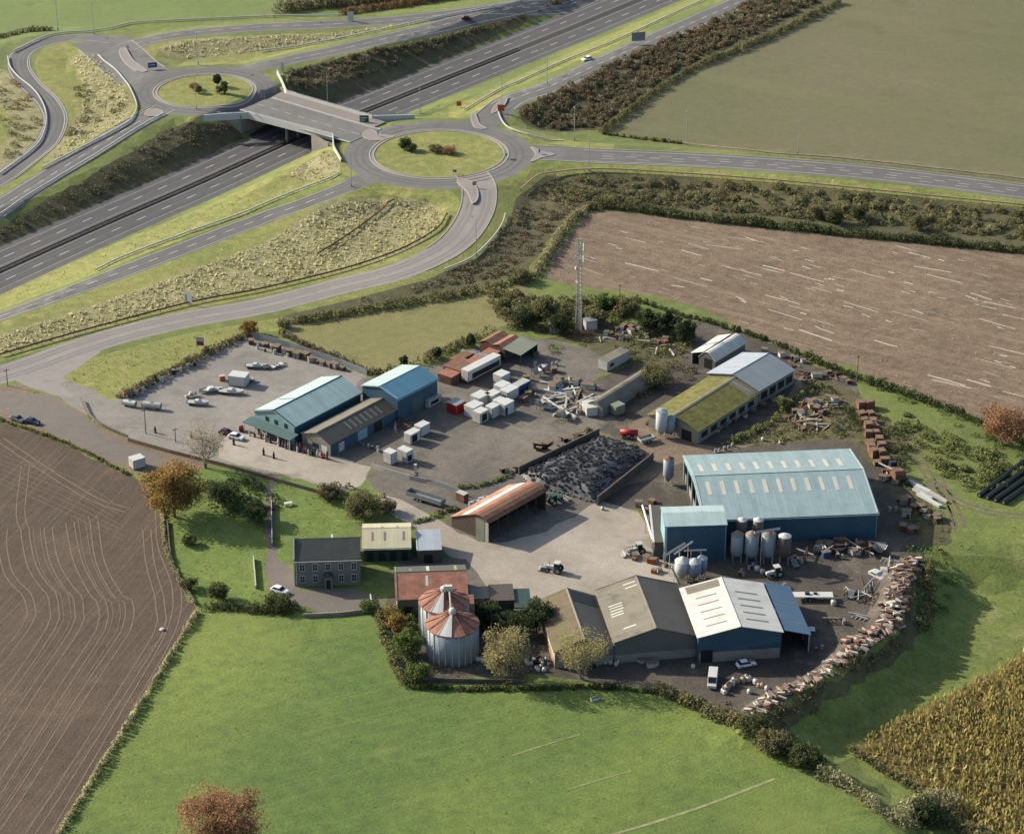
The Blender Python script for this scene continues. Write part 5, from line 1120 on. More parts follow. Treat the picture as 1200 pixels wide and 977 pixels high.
for x in (3.8, 12.5): S.onroof(0, x, x+.25, .05, .7, 'yellow')
for k in range(5): m = MB(); x = .3+k*(S.L-.6)/4; m.box(x-.12, x+.12, .1, .35, -.2, 4.2); m.build('post', 'galv', S.e)
# ---- 3B grey brown shed
S = Shed('dark_roofed_shed', 'large grey brown roofed shed between the white roofed and the mossy roofed sheds', (817, 744.4), (792, 684), (719.3, 750.6), 5.2, gab(5.2, 8.0, .5), {'near': 'grey_clad', 'far': 'grey_clad', 'left': 'grey_clad', 'right': 'grey_clad'}, ['fibre_dark', 'fibre'], cat='shed')
S.ridge(1, 'fibre', .35); S.verge('fibre', S.L, .15)
S.left(.2, S.W-.2, -.1, 2.0, 'block', 'block_plinth', .12)
for (x, a, b) in ((3.2, .45, .75), (9, .62, .92), (10, .62, .92), (11.1, .58, .9), (12.2, .58, .9), (13.2, .58, .9), (18, .1, .4), (19.6, .12, .42), (21, .5, .72)):
    if x < S.L-1: S.onroof(1, x, x+.5, a-.05, b-.05, 'lights')
# ---- 3C mossy shed
S = Shed('mossy_roofed_shed', 'lower shed with lichen and moss covered brown roof behind the thin tree', (719.3, 757), (697.8, 699), (646.6, 752), 4.2, gab(4.2, 6.8, .5), {'near': 'grey_clad', 'far': 'rust_mix', 'left': 'grey_clad', 'right': 'grey_clad'}, ['fibre_dark', 'brown_moss'], cat='shed')
S.ridge(1, 'fibre', .3); S.left(.2, S.W-.2, -.1, 2, 'block', 'block_plinth', .12); S.far(0, S.L, 2.0, 3.9, 'lights', 'translucent_side_sheets')
S.onroof(0, 15.5, S.L-.5, .1, .95, 'dark_inside', 'patched_roof_section') if S.L > 17 else None
# ---- 4 red-roofed stone barn
S = Shed('red_roofed_barn', 'old barn with rust red near roof slope and mossy slate far slope', (465.1, 701.8), (547, 699), (456, 665.2), 4.6, gab(4.6, 7.2, .5), {'near': 'dark_block', 'far': 'dark_block', 'left': 'render', 'right': 'dark_block'}, ['rust_roof', 'old_slate'], cat='barn')
S.ridge(1, 'old_slate', .2); S.verge('concrete', 0, .12)
S.onroof(0, 6.5, 7.1, .45, .85, 'lights'); S.onroof(1, 3, 3.5, .2, .6, 'dull_lights'); S.onroof(1, 6.8, 7.5, .1, .95, 'lights'); S.onroof(1, 13, 13.6, .1, .9, 'yellow')
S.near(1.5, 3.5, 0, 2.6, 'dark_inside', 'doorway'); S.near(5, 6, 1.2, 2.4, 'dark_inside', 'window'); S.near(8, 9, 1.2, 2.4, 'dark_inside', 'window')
S = Shed('bin_annexe', 'narrow brown walled annexe with white corner posts behind the tall bins', (535, 722), (556, 721.5), (530, 700), 5.4, [(0, 5.4), (1, 5.9)], 'brown_wall', ['rust_brown'], cat='shed', over=.1)
S.near(S.L-.35, S.L-.02, 0, 5.6, 'white', 'corner_post'); S.right(.1, S.W-.1, 5, 5.5, 'white', 'fascia'); 
for e0, e1, e2, hh, lb, w_, r_ in (((575, 704), (602.5, 703), (574.5, 687), 3.2, 'small flat topped brown shed at the lower edge of the pale yard', 'brown_wall', 'brown_wall'), ((603.5, 712), (622, 711.5), (603, 692), 2.6, 'small dark green flat roofed shed right of the brown one', 'deep_green', 'deep_green'), ((552, 702), (574, 701), (551, 690), 3.0, 'low pale roofed outhouse between the red roofed barn and the brown shed', 'block', 'fibre')):
    S = Shed('outhouse', lb, e0, e1, e2, hh, [(0, hh), (1, hh+.35)], w_, [r_], over=.12); S.near(.8, 1.9, 0, 2, 'dark_inside', 'door'); S.far(.1, S.L-.1, hh-.2, hh+.1, 'galv', 'fascia') if 'brown one' not in lb else S.gutter()
# ---- farmhouse
S = Shed('farmhouse', 'grey stone two storey farmhouse with slate roof and two rows of white windows', (346, 656.7), (422, 654.3), (346, 634), 6.6, gab(6.6, 9.6, .5), {'near': 'stone', 'far': 'stone', 'left': 'render', 'right': 'stone'}, ['slate', 'slate'], cat='house', W=8.4, over=.15)
S.ridge(1, 'stone', .15); S.gutter('galv'); m = MB(); m.prism([(0, -.2), (0, 6.95), (S.W/2, 10.1), (S.W, 6.95), (S.W, -.2)], -.42, -.16, 'x'); m.build('gable_parapet', 'render', S.e)
for x in (1.9, S.L*.5, S.L-1.9):
    if False:
        m = MB(); m.box(x-1.2-.6*(x > 8)*0, x+.2, S.W*.5-.45, S.W*.5+.45, 8.9, 11.0); ch_ = m.build('chimney', 'stone', S.e)
        for q in (-.8, -.2): k = MB(); k.lathe([(.14, 11.0), (.12, 11.5)], (x+q, S.W*.5), 8); k.build('chimney_pot', 'rust', ch_)
nw = 5
for r_, (z0, z1) in enumerate(((.9, 2.6), (3.9, 5.5))):
    for k in range(nw):
        x = S.L*(k+.5)/nw
        if r_ == 0 and k == 2:
            m = MB(); m.box(x-.9, x+.9, -1.6, .0, 0, 2.9); pq = m.build('porch', 'stone', S.e); m = MB(); m.box(x-.45, x+.45, -1.64, -1.6, 0, 2.2); m.build('front_door', 'black', pq)
            m = MB(); m.prism([(x-1.1, 2.9), (x, 3.7), (x+1.1, 2.9)], -1.75, 0, 'y'); m.build('porch_roof', 'slate', pq); continue
        f_ = S.near(x-.6, x+.6, z0-.1, z1+.1, 'white', 'window', .05); m = MB()
        for a in (-.5, .04): 
            for b in (0, .5): m.box(x+a, x+a+.46, -.065, -.05, z0+(z1-z0)*b+.03, z0+(z1-z0)*(b+.5)-.04)
        m.build('pane', 'glass', f_); m = MB(); m.box(x-.7, x+.7, -.14, 0, z0-.22, z0-.11); m.build('sill', 'concrete', f_)
m = MB(); m.box(S.L*.02, S.L*.98, -.04, 0, 0.0, .35); m.build('plinth', 'concrete', S.e)
S = Shed('rear_extension', 'small rusty roofed extension behind the farmhouse', (389, 637), (418, 636), (388, 629.5), 3.6, [(0, 4.0), (1, 3.2)], 'dark_block', ['rust_brown'], cat='extension', over=.1)
m = MB(); m.box(-.2, .25, -.1, S.W+.1, 0, 4.4); m.build('end_wall', 'render', S.e); S.onroof(0, 3.4, 4.3, .2, .8, 'dull_lights')
S = Shed('cream_roofed_shed', 'cream roofed shed with three small rooflights behind the farmhouse', (426, 642), (480.3, 640.8), (405, 620), 3.6, gab(3.6, 5.4, .52), {'near': 'deep_green', 'far': 'dark_block', 'left': 'dark_block', 'right': 'dark_block'}, ['cream', 'cream'], cat='shed', W=11)
S.ridge(1, 'cream', .2); S.gutter('white')
for k in (1.8, 4.6, 8.9): S.onroof(0, k, k+.5, .35, .8, 'dull_lights')
for k in (4, 7.5): S.onroof(1, k, k+.5, .1, .3, 'dull_lights')
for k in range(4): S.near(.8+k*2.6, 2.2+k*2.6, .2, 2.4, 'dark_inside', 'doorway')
S = Shed('pale_blue_outhouse', 'small pale blue grey roofed shed between the cream roofed shed and the lane', (489, 645), (517, 644), (482, 625), 3.4, [(0, 3.4), (1, 4.2)], 'dark_block', ['pale_blue_roof'], over=.15)
S.verge('white', 0, .12); S.near(1.5, 3.5, 0, 2.3, 'dark_inside', 'doorway')
# ---- 6 rusty barrel shed: axis away right; near gable x=0
pr = [(0, 5.2), (.05, 5.7), (.14, 6.1), (.25, 6.25), (.36, 6.0), (.45, 5.5), (.55, 5.0), (1, 2.6)]
S = Shed('rusty_barn', 'rusty barrel roofed open barn with a white sheeted roof band', (572.5, 612.5), (640, 575), (520.5, 610), 5.2, pr, {'near': None, 'far': 'dark_block', 'left': 'brown_wall', 'right': 'brown_wall'}, ['rust_brown', 'rust_brown', 'rust_brown', 'rust_brown', 'rust_roof', 'rust_roof', 'rust_mix'], cat='barn', over=.25, he2=2.6)
S.left(1.2, S.W*.34, 0, 5.2, 'green_grey', 'sliding_door'); S.left(.02, 1, 0, 5, 'galv', 'corner_sheet')
for k in range(7): m = MB(); x = .2+k*(S.L-.4)/6; m.tube((x, .15, -.2), (x, .15, 5.1), .13, seg=6); m.build('post', 'rust_dark', S.e)
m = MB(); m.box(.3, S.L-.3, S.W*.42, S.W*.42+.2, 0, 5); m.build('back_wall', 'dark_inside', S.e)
S.onroof(6, 0, S.L, 0.0, .42, 'white_roof', 'white_sheet_band')
# ---- mossy farm shed (two halves)
S = Shed('moss_covered_shed', 'shed whose fibre roof is overgrown with yellow green moss', (818.4, 505.2), (889, 460.1), (755, 488.8), 3.6, gab(3.6, 5.6, .5), 'block', ['moss', 'moss'], cat='shed')
S.ridge(1, 'fibre', .55); S.onroof(0, S.L-3.6, S.L-.2, .03, .97, 'fibre', 'bare_roof_strip'); S.onroof(0, S.L-2.4, S.L-1.6, .05, .95, 'lights', 'rooflight_strip')
S.left(2, 5, 0, 2.8, 'dark_inside', 'doorway'); S.left(8, 11, 0, 2.8, 'dark_inside', 'doorway')
for k in range(6): S.near(1.5+k*4.2, 4.2+k*4.2, 1.0, 2.5, 'dark_inside', 'opening')
S = Shed('grey_steel_shed', 'shed with clean grey steel roof joined to the end of the mossy one', (889.6, 457.5), (930, 433.5), (823, 441), 4.1, gab(4.1, 6.3, .5), 'block', ['grey_roof', 'pale_blue_roof'], cat='shed')
S.ridge(1, 'grey_metal', .3)
for k in range(4): S.near(1+k*3.8, 3.8+k*3.8, 1.0, 3, 'dark_inside', 'opening')
def hut(name, label, e0, e1, e2, h, rise, roof, wall, cat='shed', n=8, **k):
    pr = [(i/n, h+rise*math.sin(math.pi*i/n)) for i in range(n+1)]
    return Shed(name, label, e0, e1, e2, h, pr, wall, [roof], cat=cat, over=.12, **k)
S = hut('round_roofed_shed', 'white barrel roofed shed behind the grey steel shed', (838, 424), (873.5, 402.5), (824, 415), 2.6, 2.0, 'white_roof', 'grey_clad')
S.left(1, 3.4, 0, 2.8, 'dark_inside', 'doorway')
S = Shed('white_lean_to', 'white flat lean-to left of the barrel roofed shed', (824, 418), (856, 397.5), (811, 413), 3.0, [(0, 4.4), (1, 3.0)], {'near': None, 'far': 'grey_clad', 'left': None, 'right': 'grey_clad'}, ['white_roof'], over=.1)
for k in range(3): m = MB(); x = .2+k*(S.L-.4)/2; m.box(x-.1, x+.1, S.W-.3, S.W-.1, -.2, 2.9); m.build('post', 'galv', S.e)
S = hut('long_hut', 'long low hut with pale weathered curved roof disappearing under a bush', (706, 480), (770, 440), (691, 472), 2.2, 1.5, 'fibre', 'concrete')
S.left(1.2, 3.2, 0, 2.2, 'dark_inside', 'doorway')
# ---- rusty stores by the paddock
S = Shed('rusty_store', 'wide low store with patched rust red roof beside the green grey one', (592, 409.5), (611, 398.5), (556, 404), 3.4, [(0, 3.4), (.25, 4.3), (.5, 3.6), (.75, 4.3), (1, 3.4)], 'rust_dark', ['rust_roof', 'rust_brown'], cat='shed', over=.15)
S.left(1.5, 4, 0, 2.6, 'dark_inside', 'doorway')
S = Shed('green_store', 'open store with grey green striped roof beside the rust red one', (610, 415.5), (630, 402), (592, 408.5), 3.6, [(0, 3.4), (1, 3.9)], {'near': None, 'far': 'deep_green', 'left': None, 'right': 'deep_green'}, ['green_grey'], cat='shed', over=.2)
for (x, y) in ((.2, .2), (S.L-.2, .2), (.2, S.W-.3)): m = MB(); m.box(x-.1, x+.1, y-.1, y+.1, -.2, 3.3); m.build('post', 'deep_green', S.e)
for e0, e1, e2, lb, rf, hh in (((541, 436), (560, 425.5), (520, 428), 'rust orange container with flat roof nearest the blue workshop', 'rust_brown', 2.6), ((563, 429), (575, 421), (548, 422), 'rust brown container between the orange one and the grey tank', 'rust_roof', 2.6), ((536, 424), (556, 414), (528, 419.5), 'rusty container half hidden against the paddock hedge', 'rust_brown', 2.6), ((529, 443), (541, 436), (514, 437), 'low rusty container closest to the blue workshop wall', 'rust_roof', 2.2), ((577, 418), (588, 411), (566, 412), 'rusty container directly before the rust red store', 'rust_roof', 2.4)):
    S = Shed('rusty_container', lb, e0, e1, e2, hh, [(0, hh), (1, hh+.05)], 'rust_brown', [rf], cat='container', over=.03); S.left(.1, S.W*.49, .1, 2.3, 'rust_dark', 'door'); S.left(S.W*.51, S.W-.1, .1, 2.3, 'rust_dark', 'door')
# ---- bins
def ring(mb, r, z0, z1, c=(0, 0), seg=40): mb.lathe([(r, z0), (r, z1)], c, seg)
def grain_bin(px_c, z_c, r, h, rise, label):
    q = P(*px_c, z_c); e = empty('grain_bin', (q.x, q.y, 0), 0, label, 'grain bin', 'tall bins with rusty conical roofs')
    m = MB(); m.lathe([(r, -.2), (r, h)], seg=48); sh = m.build('shell', 'bin_sheet', e, True); 
    me = sh.data; me.polygons.foreach_set('use_smooth', [True]*len(me.polygons))
    for k in range(24):
        a = 2*math.pi*k/24; m = MB(); m.obox((math.cos(a)*(r+.05), math.sin(a)*(r+.05), h/2), (.12, .16, h), (0, 0, a)); m.build('rib', 'bin_white', e)
    m = MB(); m.lathe([(r+.25, h-.1), (r+.25, h+.05), (r*.5, h+rise*.55), (.7, h+rise), (.7, h+rise+.1)], seg=32); cn = m.build('roof', 'rust_roof', e)
    m = MB(); m.lathe([(.75, h+rise), (.75, h+rise+.9), (.3, h+rise+1.3)], seg=16); m.build('filler_cap', 'white', e)
    for k in range(12):
        a = 2*math.pi*k/12; m = MB(); m.tube((math.cos(a)*(r+.2), math.sin(a)*(r+.2), h+.1), (math.cos(a)*.7, math.sin(a)*.7, h+rise+.12), .09, seg=4); m.build('roof_rib', 'rust', cn)
    for a0, w_ in ((R(250), .45), (R(262), .25)):
        m = MB(); vs = []
        for a in (a0-w_/2, a0+w_/2): vs += [(math.cos(a)*(r+.27), math.sin(a)*(r+.27), h+.12), (math.cos(a)*.8, math.sin(a)*.8, h+rise+.14)]
        m.add([vs[0], vs[2], vs[3], vs[1]], [(0, 1, 2, 3)]); m.build('bare_roof_panel', 'white', cn)
    m = MB()
    for y in (-.25, .25): m.tube((-r-.25, y, 0), (-r-.25, y, h+.2), .04, seg=4)
    for k in range(int(h/.6)): m.tube((-r-.25, -.25, .4+k*.6), (-r-.25, .25, .4+k*.6), .03, seg=4)
    m.build('ladder', 'galv', e); return e
grain_bin((520.5, 704), 8.4, 5.3, 8.4, 2.5, 'rear tall ribbed steel bin with rusty conical roof, touching the red roofed barn')
grain_bin((530.2, 730), 7.6, 5.55, 7.6, 2.5, 'front tall ribbed steel bin with rusty conical roof')
q = P(525, 697, 11); e = empty('bin_conveyor', (q.x, q.y, 0), 0, 'dark elevator leg with white head rising between the two tall bins', 'conveyor')
m = MB(); m.box(-.35, .35, -.35, .35, 0, 12.2); m.build('elevator_leg', 'rust_dark', e); m = MB(); m.box(-.7, .9, -.45, .45, 12.2, 13.4); m.build('elevator_head', 'white', e); m = MB(); m.tube((.3, 0, 12.6), (.8, -6, 10.6), .2); m.build('spout', 'galv', e)
def feed_bin(px, r, h, cone, mat, label, legs=1.6, z=0, dome=None):
    q = P(*px, 0); e = empty('feed_bin', (q.x, q.y, 0), 0, label, 'feed bin', 'feed bins beside the blue mill')
    m = MB(); m.lathe([(.25, legs-.9), (r, legs+.8), (r, h)], seg=28); sh = m.build('hopper', mat, e, False)
    for p_ in sh.data.polygons: p_.use_smooth = len(p_.vertices) == 4
    m = MB(); m.lathe([(r+.06, h-.05), (r*.55, h+cone*.55), (.25, h+cone)], seg=28); m.build('lid', dome or mat, e)
    for k in range(4):
        a = R(45+90*k); m = MB(); m.tube((math.cos(a)*r*.9, math.sin(a)*r*.9, -.1), (math.cos(a)*r*.9, math.sin(a)*r*.9, legs+1), .09, seg=5); m.build('leg', 'galv', e)
    return e
feed_bin((863, 657), 1.45, 7, .9, 'bin_sheet', 'left of the three grey bins standing before the big teal shed', dome='fibre')
feed_bin((880, 658), 1.6, 7.2, .9, 'bin_sheet', 'middle of the three grey bins standing before the big teal shed', dome='fibre')
feed_bin((899.5, 658), 1.6, 7.4, .9, 'bin_sheet', 'right of the three grey bins standing before the big teal shed', dome='fibre')
feed_bin((868, 647), 1.2, 8.6, .5, 'brown_wall', 'white capped brown bin behind the gap of the left and middle grey bins', dome='white')
feed_bin((887, 647), 1.2, 8.6, .5, 'brown_wall', 'white capped brown bin behind the middle grey bin', dome='white')
feed_bin((918, 660), 1.5, 7.2, .5, 'brown_wall', 'brown bin with broad white cap at the right end of the bin row', dome='white')
feed_bin((799, 680), 1.7, 5.2, 1.0, 'bin_white', 'left pale steel bin beneath the slanting conveyors', dome='white')
feed_bin((813, 681), 1.6, 5.2, .8, 'bin_sheet', 'middle pale steel bin beneath the slanting conveyors', dome='bin_white')
feed_bin((822, 676), 1.2, 5.0, .7, 'bin_sheet', 'slim pale steel bin at the right beneath the slanting conveyors', dome='bin_white')
feed_bin((775, 512), 1.5, 7.4, .5, 'bin_white', 'tall slim white bin at the corner of the mossy shed', dome='grey_roof')
feed_bin((786, 512), 1.1, 5.6, .5, 'bin_sheet', 'shorter grey bin beside the tall white one at the mossy shed', dome='grey_roof')
feed_bin((783, 567), 1.3, 7.0, .5, 'bin_sheet', 'slim grey bin at the left end of the big teal shed', dome='rust')
def conveyor(a, za, b, zb, w_, label, mat='galv', name='conveyor', legs=True):
    A = P(*a, za); B = P(*b, zb); e = empty(name, (A.x, A.y, 0), 0, label, 'conveyor'); d = B-A; d = Vector((d.x, d.y, zb-za)); o = Vector((0, 0, za))
    m = MB(); m.tube(o, o+d, w_, seg=4); m.build('trough', mat, e)
    for t in (.3, .75): 
        if legs: m = MB(); p = o+d*t; m.tube((p.x, p.y-.4, -.1), (p.x, p.y, p.z), .07, seg=4); m.tube((p.x, p.y+.5, -.1), (p.x, p.y, p.z), .07, seg=4); m.build('support', 'galv', e)
conveyor((777, 652), 5.0, (803, 636), 7.5, .35, 'lower slanting conveyor before the blue mill building')
conveyor((790, 649), 6.4, (812, 634), 9, .3, 'upper slanting conveyor before the blue mill building')
conveyor((802, 645), 6.6, (828, 644), 6.6, .28, 'level conveyor across the pale steel bins')
conveyor((884, 624), 9.0, (914, 619), 9.0, .35, 'pale horizontal conveyor above the three grey bins')
conveyor((787, 664), 7.2, (797, 685), 2.0, .22, 'slanting white chute beside the pale steel bins', 'white', 'chute')
conveyor((753, 592), 4.6, (765, 632), 4.0, .3, 'long slanting white beam on the open intake bay', 'white', 'beam')
# ---- silage clamp
def clamp():
    pts = [P(x, y, 0) for x, y in ((608, 556), (655, 534), (702, 511), (756, 528), (765, 540), (720, 562), (700, 592), (660, 580), (625, 572))]
    c = sum(pts, Vector())/len(pts); cx_, cy_ = c.x, c.y; poly = [(p.x, p.y) for p in pts]
    dmin = lambda x, y: min((Vector((x, y))-(lambda a, b: a+(b-a)*max(0, min(1, (Vector((x, y))-a).dot(b-a)/max((b-a).length_squared, 1e-6))))(Vector(poly[i]), Vector(poly[(i+1) % len(poly)]))).length for i in range(len(poly)))
    xs = [p[0] for p in poly]; ys = [p[1] for p in poly]; st = .5
    def hh(x, y):
        d = dmin(x, y); return 2.3*min(1, d/4)**.8+.22*math.sin(x*.9)*math.cos(y*.7)*min(1, d/3)
    nx, ny = int((max(xs)-min(xs))/st)+2, int((max(ys)-min(ys))/st)+2; idx = {}; vs = []; fs = []
    for j in range(ny):
        for i in range(nx):
            x, y = min(xs)+i*st, min(ys)+j*st
            if pip(poly, np.array([x]), np.array([y]))[0]: idx[i, j] = len(vs); vs.append((x-cx_, y-cy_, hh(x, y)))
    for (i, j) in list(idx):
        q = [(i, j), (i+1, j), (i+1, j+1), (i, j+1)]
        if all(k in idx for k in q): fs.append([idx[k] for k in q])
    e = empty('silage_clamp', (cx_, cy_, 0), 0, 'silage clamp under grey sheeting weighted with tyres, with concrete side walls', 'silage clamp')
    m = MB(); m.add(vs, fs); m.build('plastic_sheet', sheetm, e, True)
    for a, b, hgt in ((0, 2, 2.2), (4, 6, 2.4)):
        A_, B_ = pts[a], pts[b]; d = (B_-A_).normalized(); n_ = Vector((-d.y, d.x, 0)); m = MB()
        m.prism([(p.x-cx_, p.y-cy_) for p in (A_-n_*.15, B_-n_*.15, B_+n_*.2, A_+n_*.2)], -.2, hgt, 'z'); m.build('side_wall', 'dark_concrete', e)
    # tyres
    m = MB(); m.lathe([(.5, 0), (.5, .2), (.24, .2), (.24, 0)], seg=12); m.f = m.f[:-2]; m.f += [(3*12+i, 3*12+(i+1) % 12, (i+1) % 12, i) for i in range(12)]; m.mi = [0]*len(m.f)
    t0 = m.build('tyre', 'black'); tag(t0, 'black tyre weighting down the grey sheet of the silage clamp', 'tyre', 'tyres on the silage clamp')
    rnd = random.Random(9); k = 0; placed = []
    while k < 280 and len(placed) < 9000:
        x, y = rnd.uniform(min(xs), max(xs)), rnd.uniform(min(ys), max(ys)); placed.append(1)
        if not pip(poly, np.array([x]), np.array([y]))[0] or dmin(x, y) < .9 or any((x-a)**2+(y-b)**2 < .7 for a, b in tl): continue
        tl.append((x, y)); o = t0 if k == 0 else t0.copy()
        if k: COL.objects.link(o)
        s_ = rnd.uniform(.8, 1.3); o.location = (x, y, hh(x, y)+.05); o.rotation_euler = (rnd.uniform(-.3, .3), rnd.uniform(-.3, .3), rnd.uniform(0, 6)); o.scale = (s_, s_, s_); k += 1
tl = []
sheetm = flat('grey_silage_sheet', (96, 98, 101), .4, .6, .8)
clamp()
# ---- mast
def mast():
    q = g(678, 388); e = empty('phone_mast', q, 0, 'tall slim lattice phone mast with white antennas near its top', 'mast'); Hh = 27
    r = lambda z: .95-.45*z/Hh; leg = lambda k, z: Vector((math.cos(R(90+120*k))*r(z), math.sin(R(90+120*k))*r(z), z))
    for k in range(3): m = MB(); m.tube(leg(k, -.2), leg(k, Hh), .14, .1, 5); m.build('leg', 'galv', e)
    m = MB(); n = 22
    for i in range(n):
        z0, z1 = Hh*i/n, Hh*(i+1)/n
        for k in range(3): m.tube(leg(k, z0), leg((k+1) % 3, z1), .055, seg=4, cap=False); m.tube(leg(k, z1), leg((k+1) % 3, z1), .055, seg=4, cap=False)
    m.build('bracing', 'galv', e)
    for (z, n_, h_) in ((24.5, 3, 2.2), (21.0, 3, 1.8)):
        for k in range(n_):
            a = R(30+120*k); c = Vector((math.cos(a)*1.25, math.sin(a)*1.25, z)); m = MB(); m.obox(c, (.22, .4, h_), (0, 0, a)); m.build('antenna', 'white', e); m = MB(); m.tube((0, 0, z), c, .05, seg=4); m.build('antenna_bracket', 'galv', e)
    for (z, a) in ((22.8, 250), (18.8, 200), (15.0, 230)):
        a = R(a); c = Vector((math.cos(a)*.9, math.sin(a)*.9, z)); m = MB(); m.tube(c, c+Vector((math.cos(a)*.25, math.sin(a)*.25, 0)), .4, .45, 12); m.build('dish', 'white', e)
    m = MB(); m.tube((0, 0, Hh), (0, 0, Hh+2), .05); m.build('lightning_rod', 'galv', e)
mast()
for px, lb in (((646, 391), 'grey equipment cabin left of the mast foot'), ((687, 388), 'pale equipment cabin right of the mast foot')):
    q = g(*px); e = empty('equipment_cabin', q, R(20), lb, 'cabin'); m = MB(); m.box(0, 3.2, 0, 2.4, -.1, 2.7); m.build('body', 'dirty_white' if 'pale' in lb else 'grey_metal', e); m = MB(); m.box(-.1, 3.3, -.1, 2.5, 2.7, 2.85); m.build('roof', 'grey_metal', e); m = MB(); m.box(.5, 1.4, -.05, 0, .1, 2.1); m.build('door', 'dirty_white', e)
# ------------------------------------------------------------------ vehicles
def wheel(e, x, y, r=.33, w=.22, name='wheel'):
    m = MB(); m.tube((x, y-w/2, r), (x, y+w/2, r), r, seg=14); o = m.build(name, 'black', e)
    m = MB(); m.tube((x, y-w/2-.01, r), (x, y+w/2+.01, r), r*.55, seg=10); m.build('rim', 'galv', o); return o
def car(px, ang, mat, label, z=None):
    q = g(*px); e = empty('parked_car', q, R(ang), label, 'car')
    m = MB(); m.prism([(-2.1, .3), (2.1, .3), (2.15, .62), (1.9, .82), (.95, .92), (-1.75, .95), (-2.1, .85)], -.87, .87, 'y'); m.build('body', mat, e, bevel=.05)
    b = [(-1.75, .95), (.95, .92), (.3, 1.4), (-1.25, 1.42)]; vs = [(x, -.82, z_) for x, z_ in b[:2]]+[(x, -.64, z_) for x, z_ in b[2:]]; vs += [(x, -y, z_) for x, y, z_ in vs]
    m = MB(); m.add(vs, [(0, 1, 2, 3), (7, 6, 5, 4), (0, 4, 5, 1), (1, 5, 6, 2), (2, 6, 7, 3), (3, 7, 4, 0)]); m.build('windows', 'glass', e)
    m = MB(); m.prism([(-1.28, 1.41), (.32, 1.39), (.1, 1.47), (-1.1, 1.48)], -.62, .62, 'y'); m.build('roof', mat, e)
    for x in (-1.3, 1.3):
        for y in (-.8, .8): wheel(e, x, y)
    for y in (-.6, .6): m = MB(); m.box(2.08, 2.17, y-.18, y+.18, .58, .72); m.build('headlight', 'white', e)
    for y in (-.65, .65): m = MB(); m.box(-2.14, -2.08, y-.15, y+.15, .62, .82); m.build('tail_light', 'red', e)
    return e
M['car_grey'] = flat('grey_car_paint', (120, 124, 130), .25, .03); M['car_navy'] = flat('navy_car_paint', (56, 66, 92), .25, .03); M['car_maroon'] = flat('maroon_car_paint', (112, 38, 42), .25, .03); M['car_white'] = flat('white_car_paint', (236, 238, 240), .25, .02, k=.6)
car((21, 493), -35, 'car_grey', 'silver grey car at the edge of the parking ground by the ploughed field'); car((38, 496), -25, 'car_navy', 'dark blue car parked next to the silver grey car'); car((328, 694), -30, 'car_white', 'white car on the gravel drive beside the farmhouse')
car((547, 23), 12, 'car_maroon', 'dark red car driving on the far slip road'); car((688, 71), 215, 'car_white', 'white car driving on the far right slip road'); car((266, 509), -25, 'car_maroon', 'maroon car before the showroom canopy'); car((277, 514), -25, 'car_white', 'white car beside the maroon one before the showroom')
car((874, 780), 20, 'car_white', 'white scrapped car behind the white roofed shed')
def van(px, ang, mat, label, L=5.2, H=2.2):
    q = g(*px); e = empty('van', q, R(ang), label, 'van'); a = L/2
    m = MB(); m.prism([(-a, .35), (a, .35), (a, 1.0), (a-.75, 1.2), (a-1.5, H), (-a, H)], -.95, .95, 'y'); m.build('body', mat, e, bevel=.06)
    m = MB(); m.prism([(a-.8, 1.25), (a-1.38, H-.12), (a-1.42, H-.14), (a-.84, 1.22)], -.8, .8, 'y'); vs = m.v; m.v = [(x+.06, y, z+.06) for x, y, z in vs]; m.build('windscreen', 'glass', e)
    for y in (-.97, .955): m = MB(); m.box(a-2.1, a-1.4, y, y+.015, 1.25, 1.85); m.build('side_window', 'glass', e)
    for x in (-a+.9, a-.95):
        for y in (-.86, .86): wheel(e, x, y)
    for y in (-.7, .7): m = MB(); m.box(a-.02, a+.04, y-.15, y+.15, .7, .9); m.build('headlight', 'white', e)
    return e
van((835, 800), 262, 'white', 'white boxy van parked before the dark blue gable', 5.6, 2.4)
# ---- boxes: body, doors, posts. near corner of the box at the pixel
def boxbody(px, L, W_, H_, ang, label, mat='white', name='cold_box', cat='cold box', group=None, doorend=True, side=None, z0=.15, roofmat=None):
    q = g(*px); e = empty(name, q, R(ang), label, cat, group)
    m = MB(); m.box(0, L, 0, W_, z0, z0+H_); m.build('body', mat, e, bevel=.04)
    m = MB(); m.box(-.04, L+.04, -.04, W_+.04, z0+H_+.004, z0+H_+.08); m.build('roof', roofmat or mat, e)
    for y0, y1 in ((.12, W_*.49), (W_*.51, W_-.12)): m = MB(); m.box(-.05, 0, y0, y1, z0+.1, z0+H_-.12); m.build('door', 'dirty_white' if mat == 'white' else mat, e)
    for x in (.05, L-.05): m = MB(); m.box(x-.05, x+.05, -.04, .0, z0, z0+H_); m.build('corner_post', 'grey_metal', e)
    m = MB(); m.box(0, L, .1, W_-.1, -.05, z0); m.build('skid', 'rust_dark', e)
    if side: m = MB(); m.box(side[0], side[1], -.03, 0, z0+side[2], z0+side[3]); m.build('window', 'glass', e)
    return e
CBG = 'white cold boxes in the back yard'
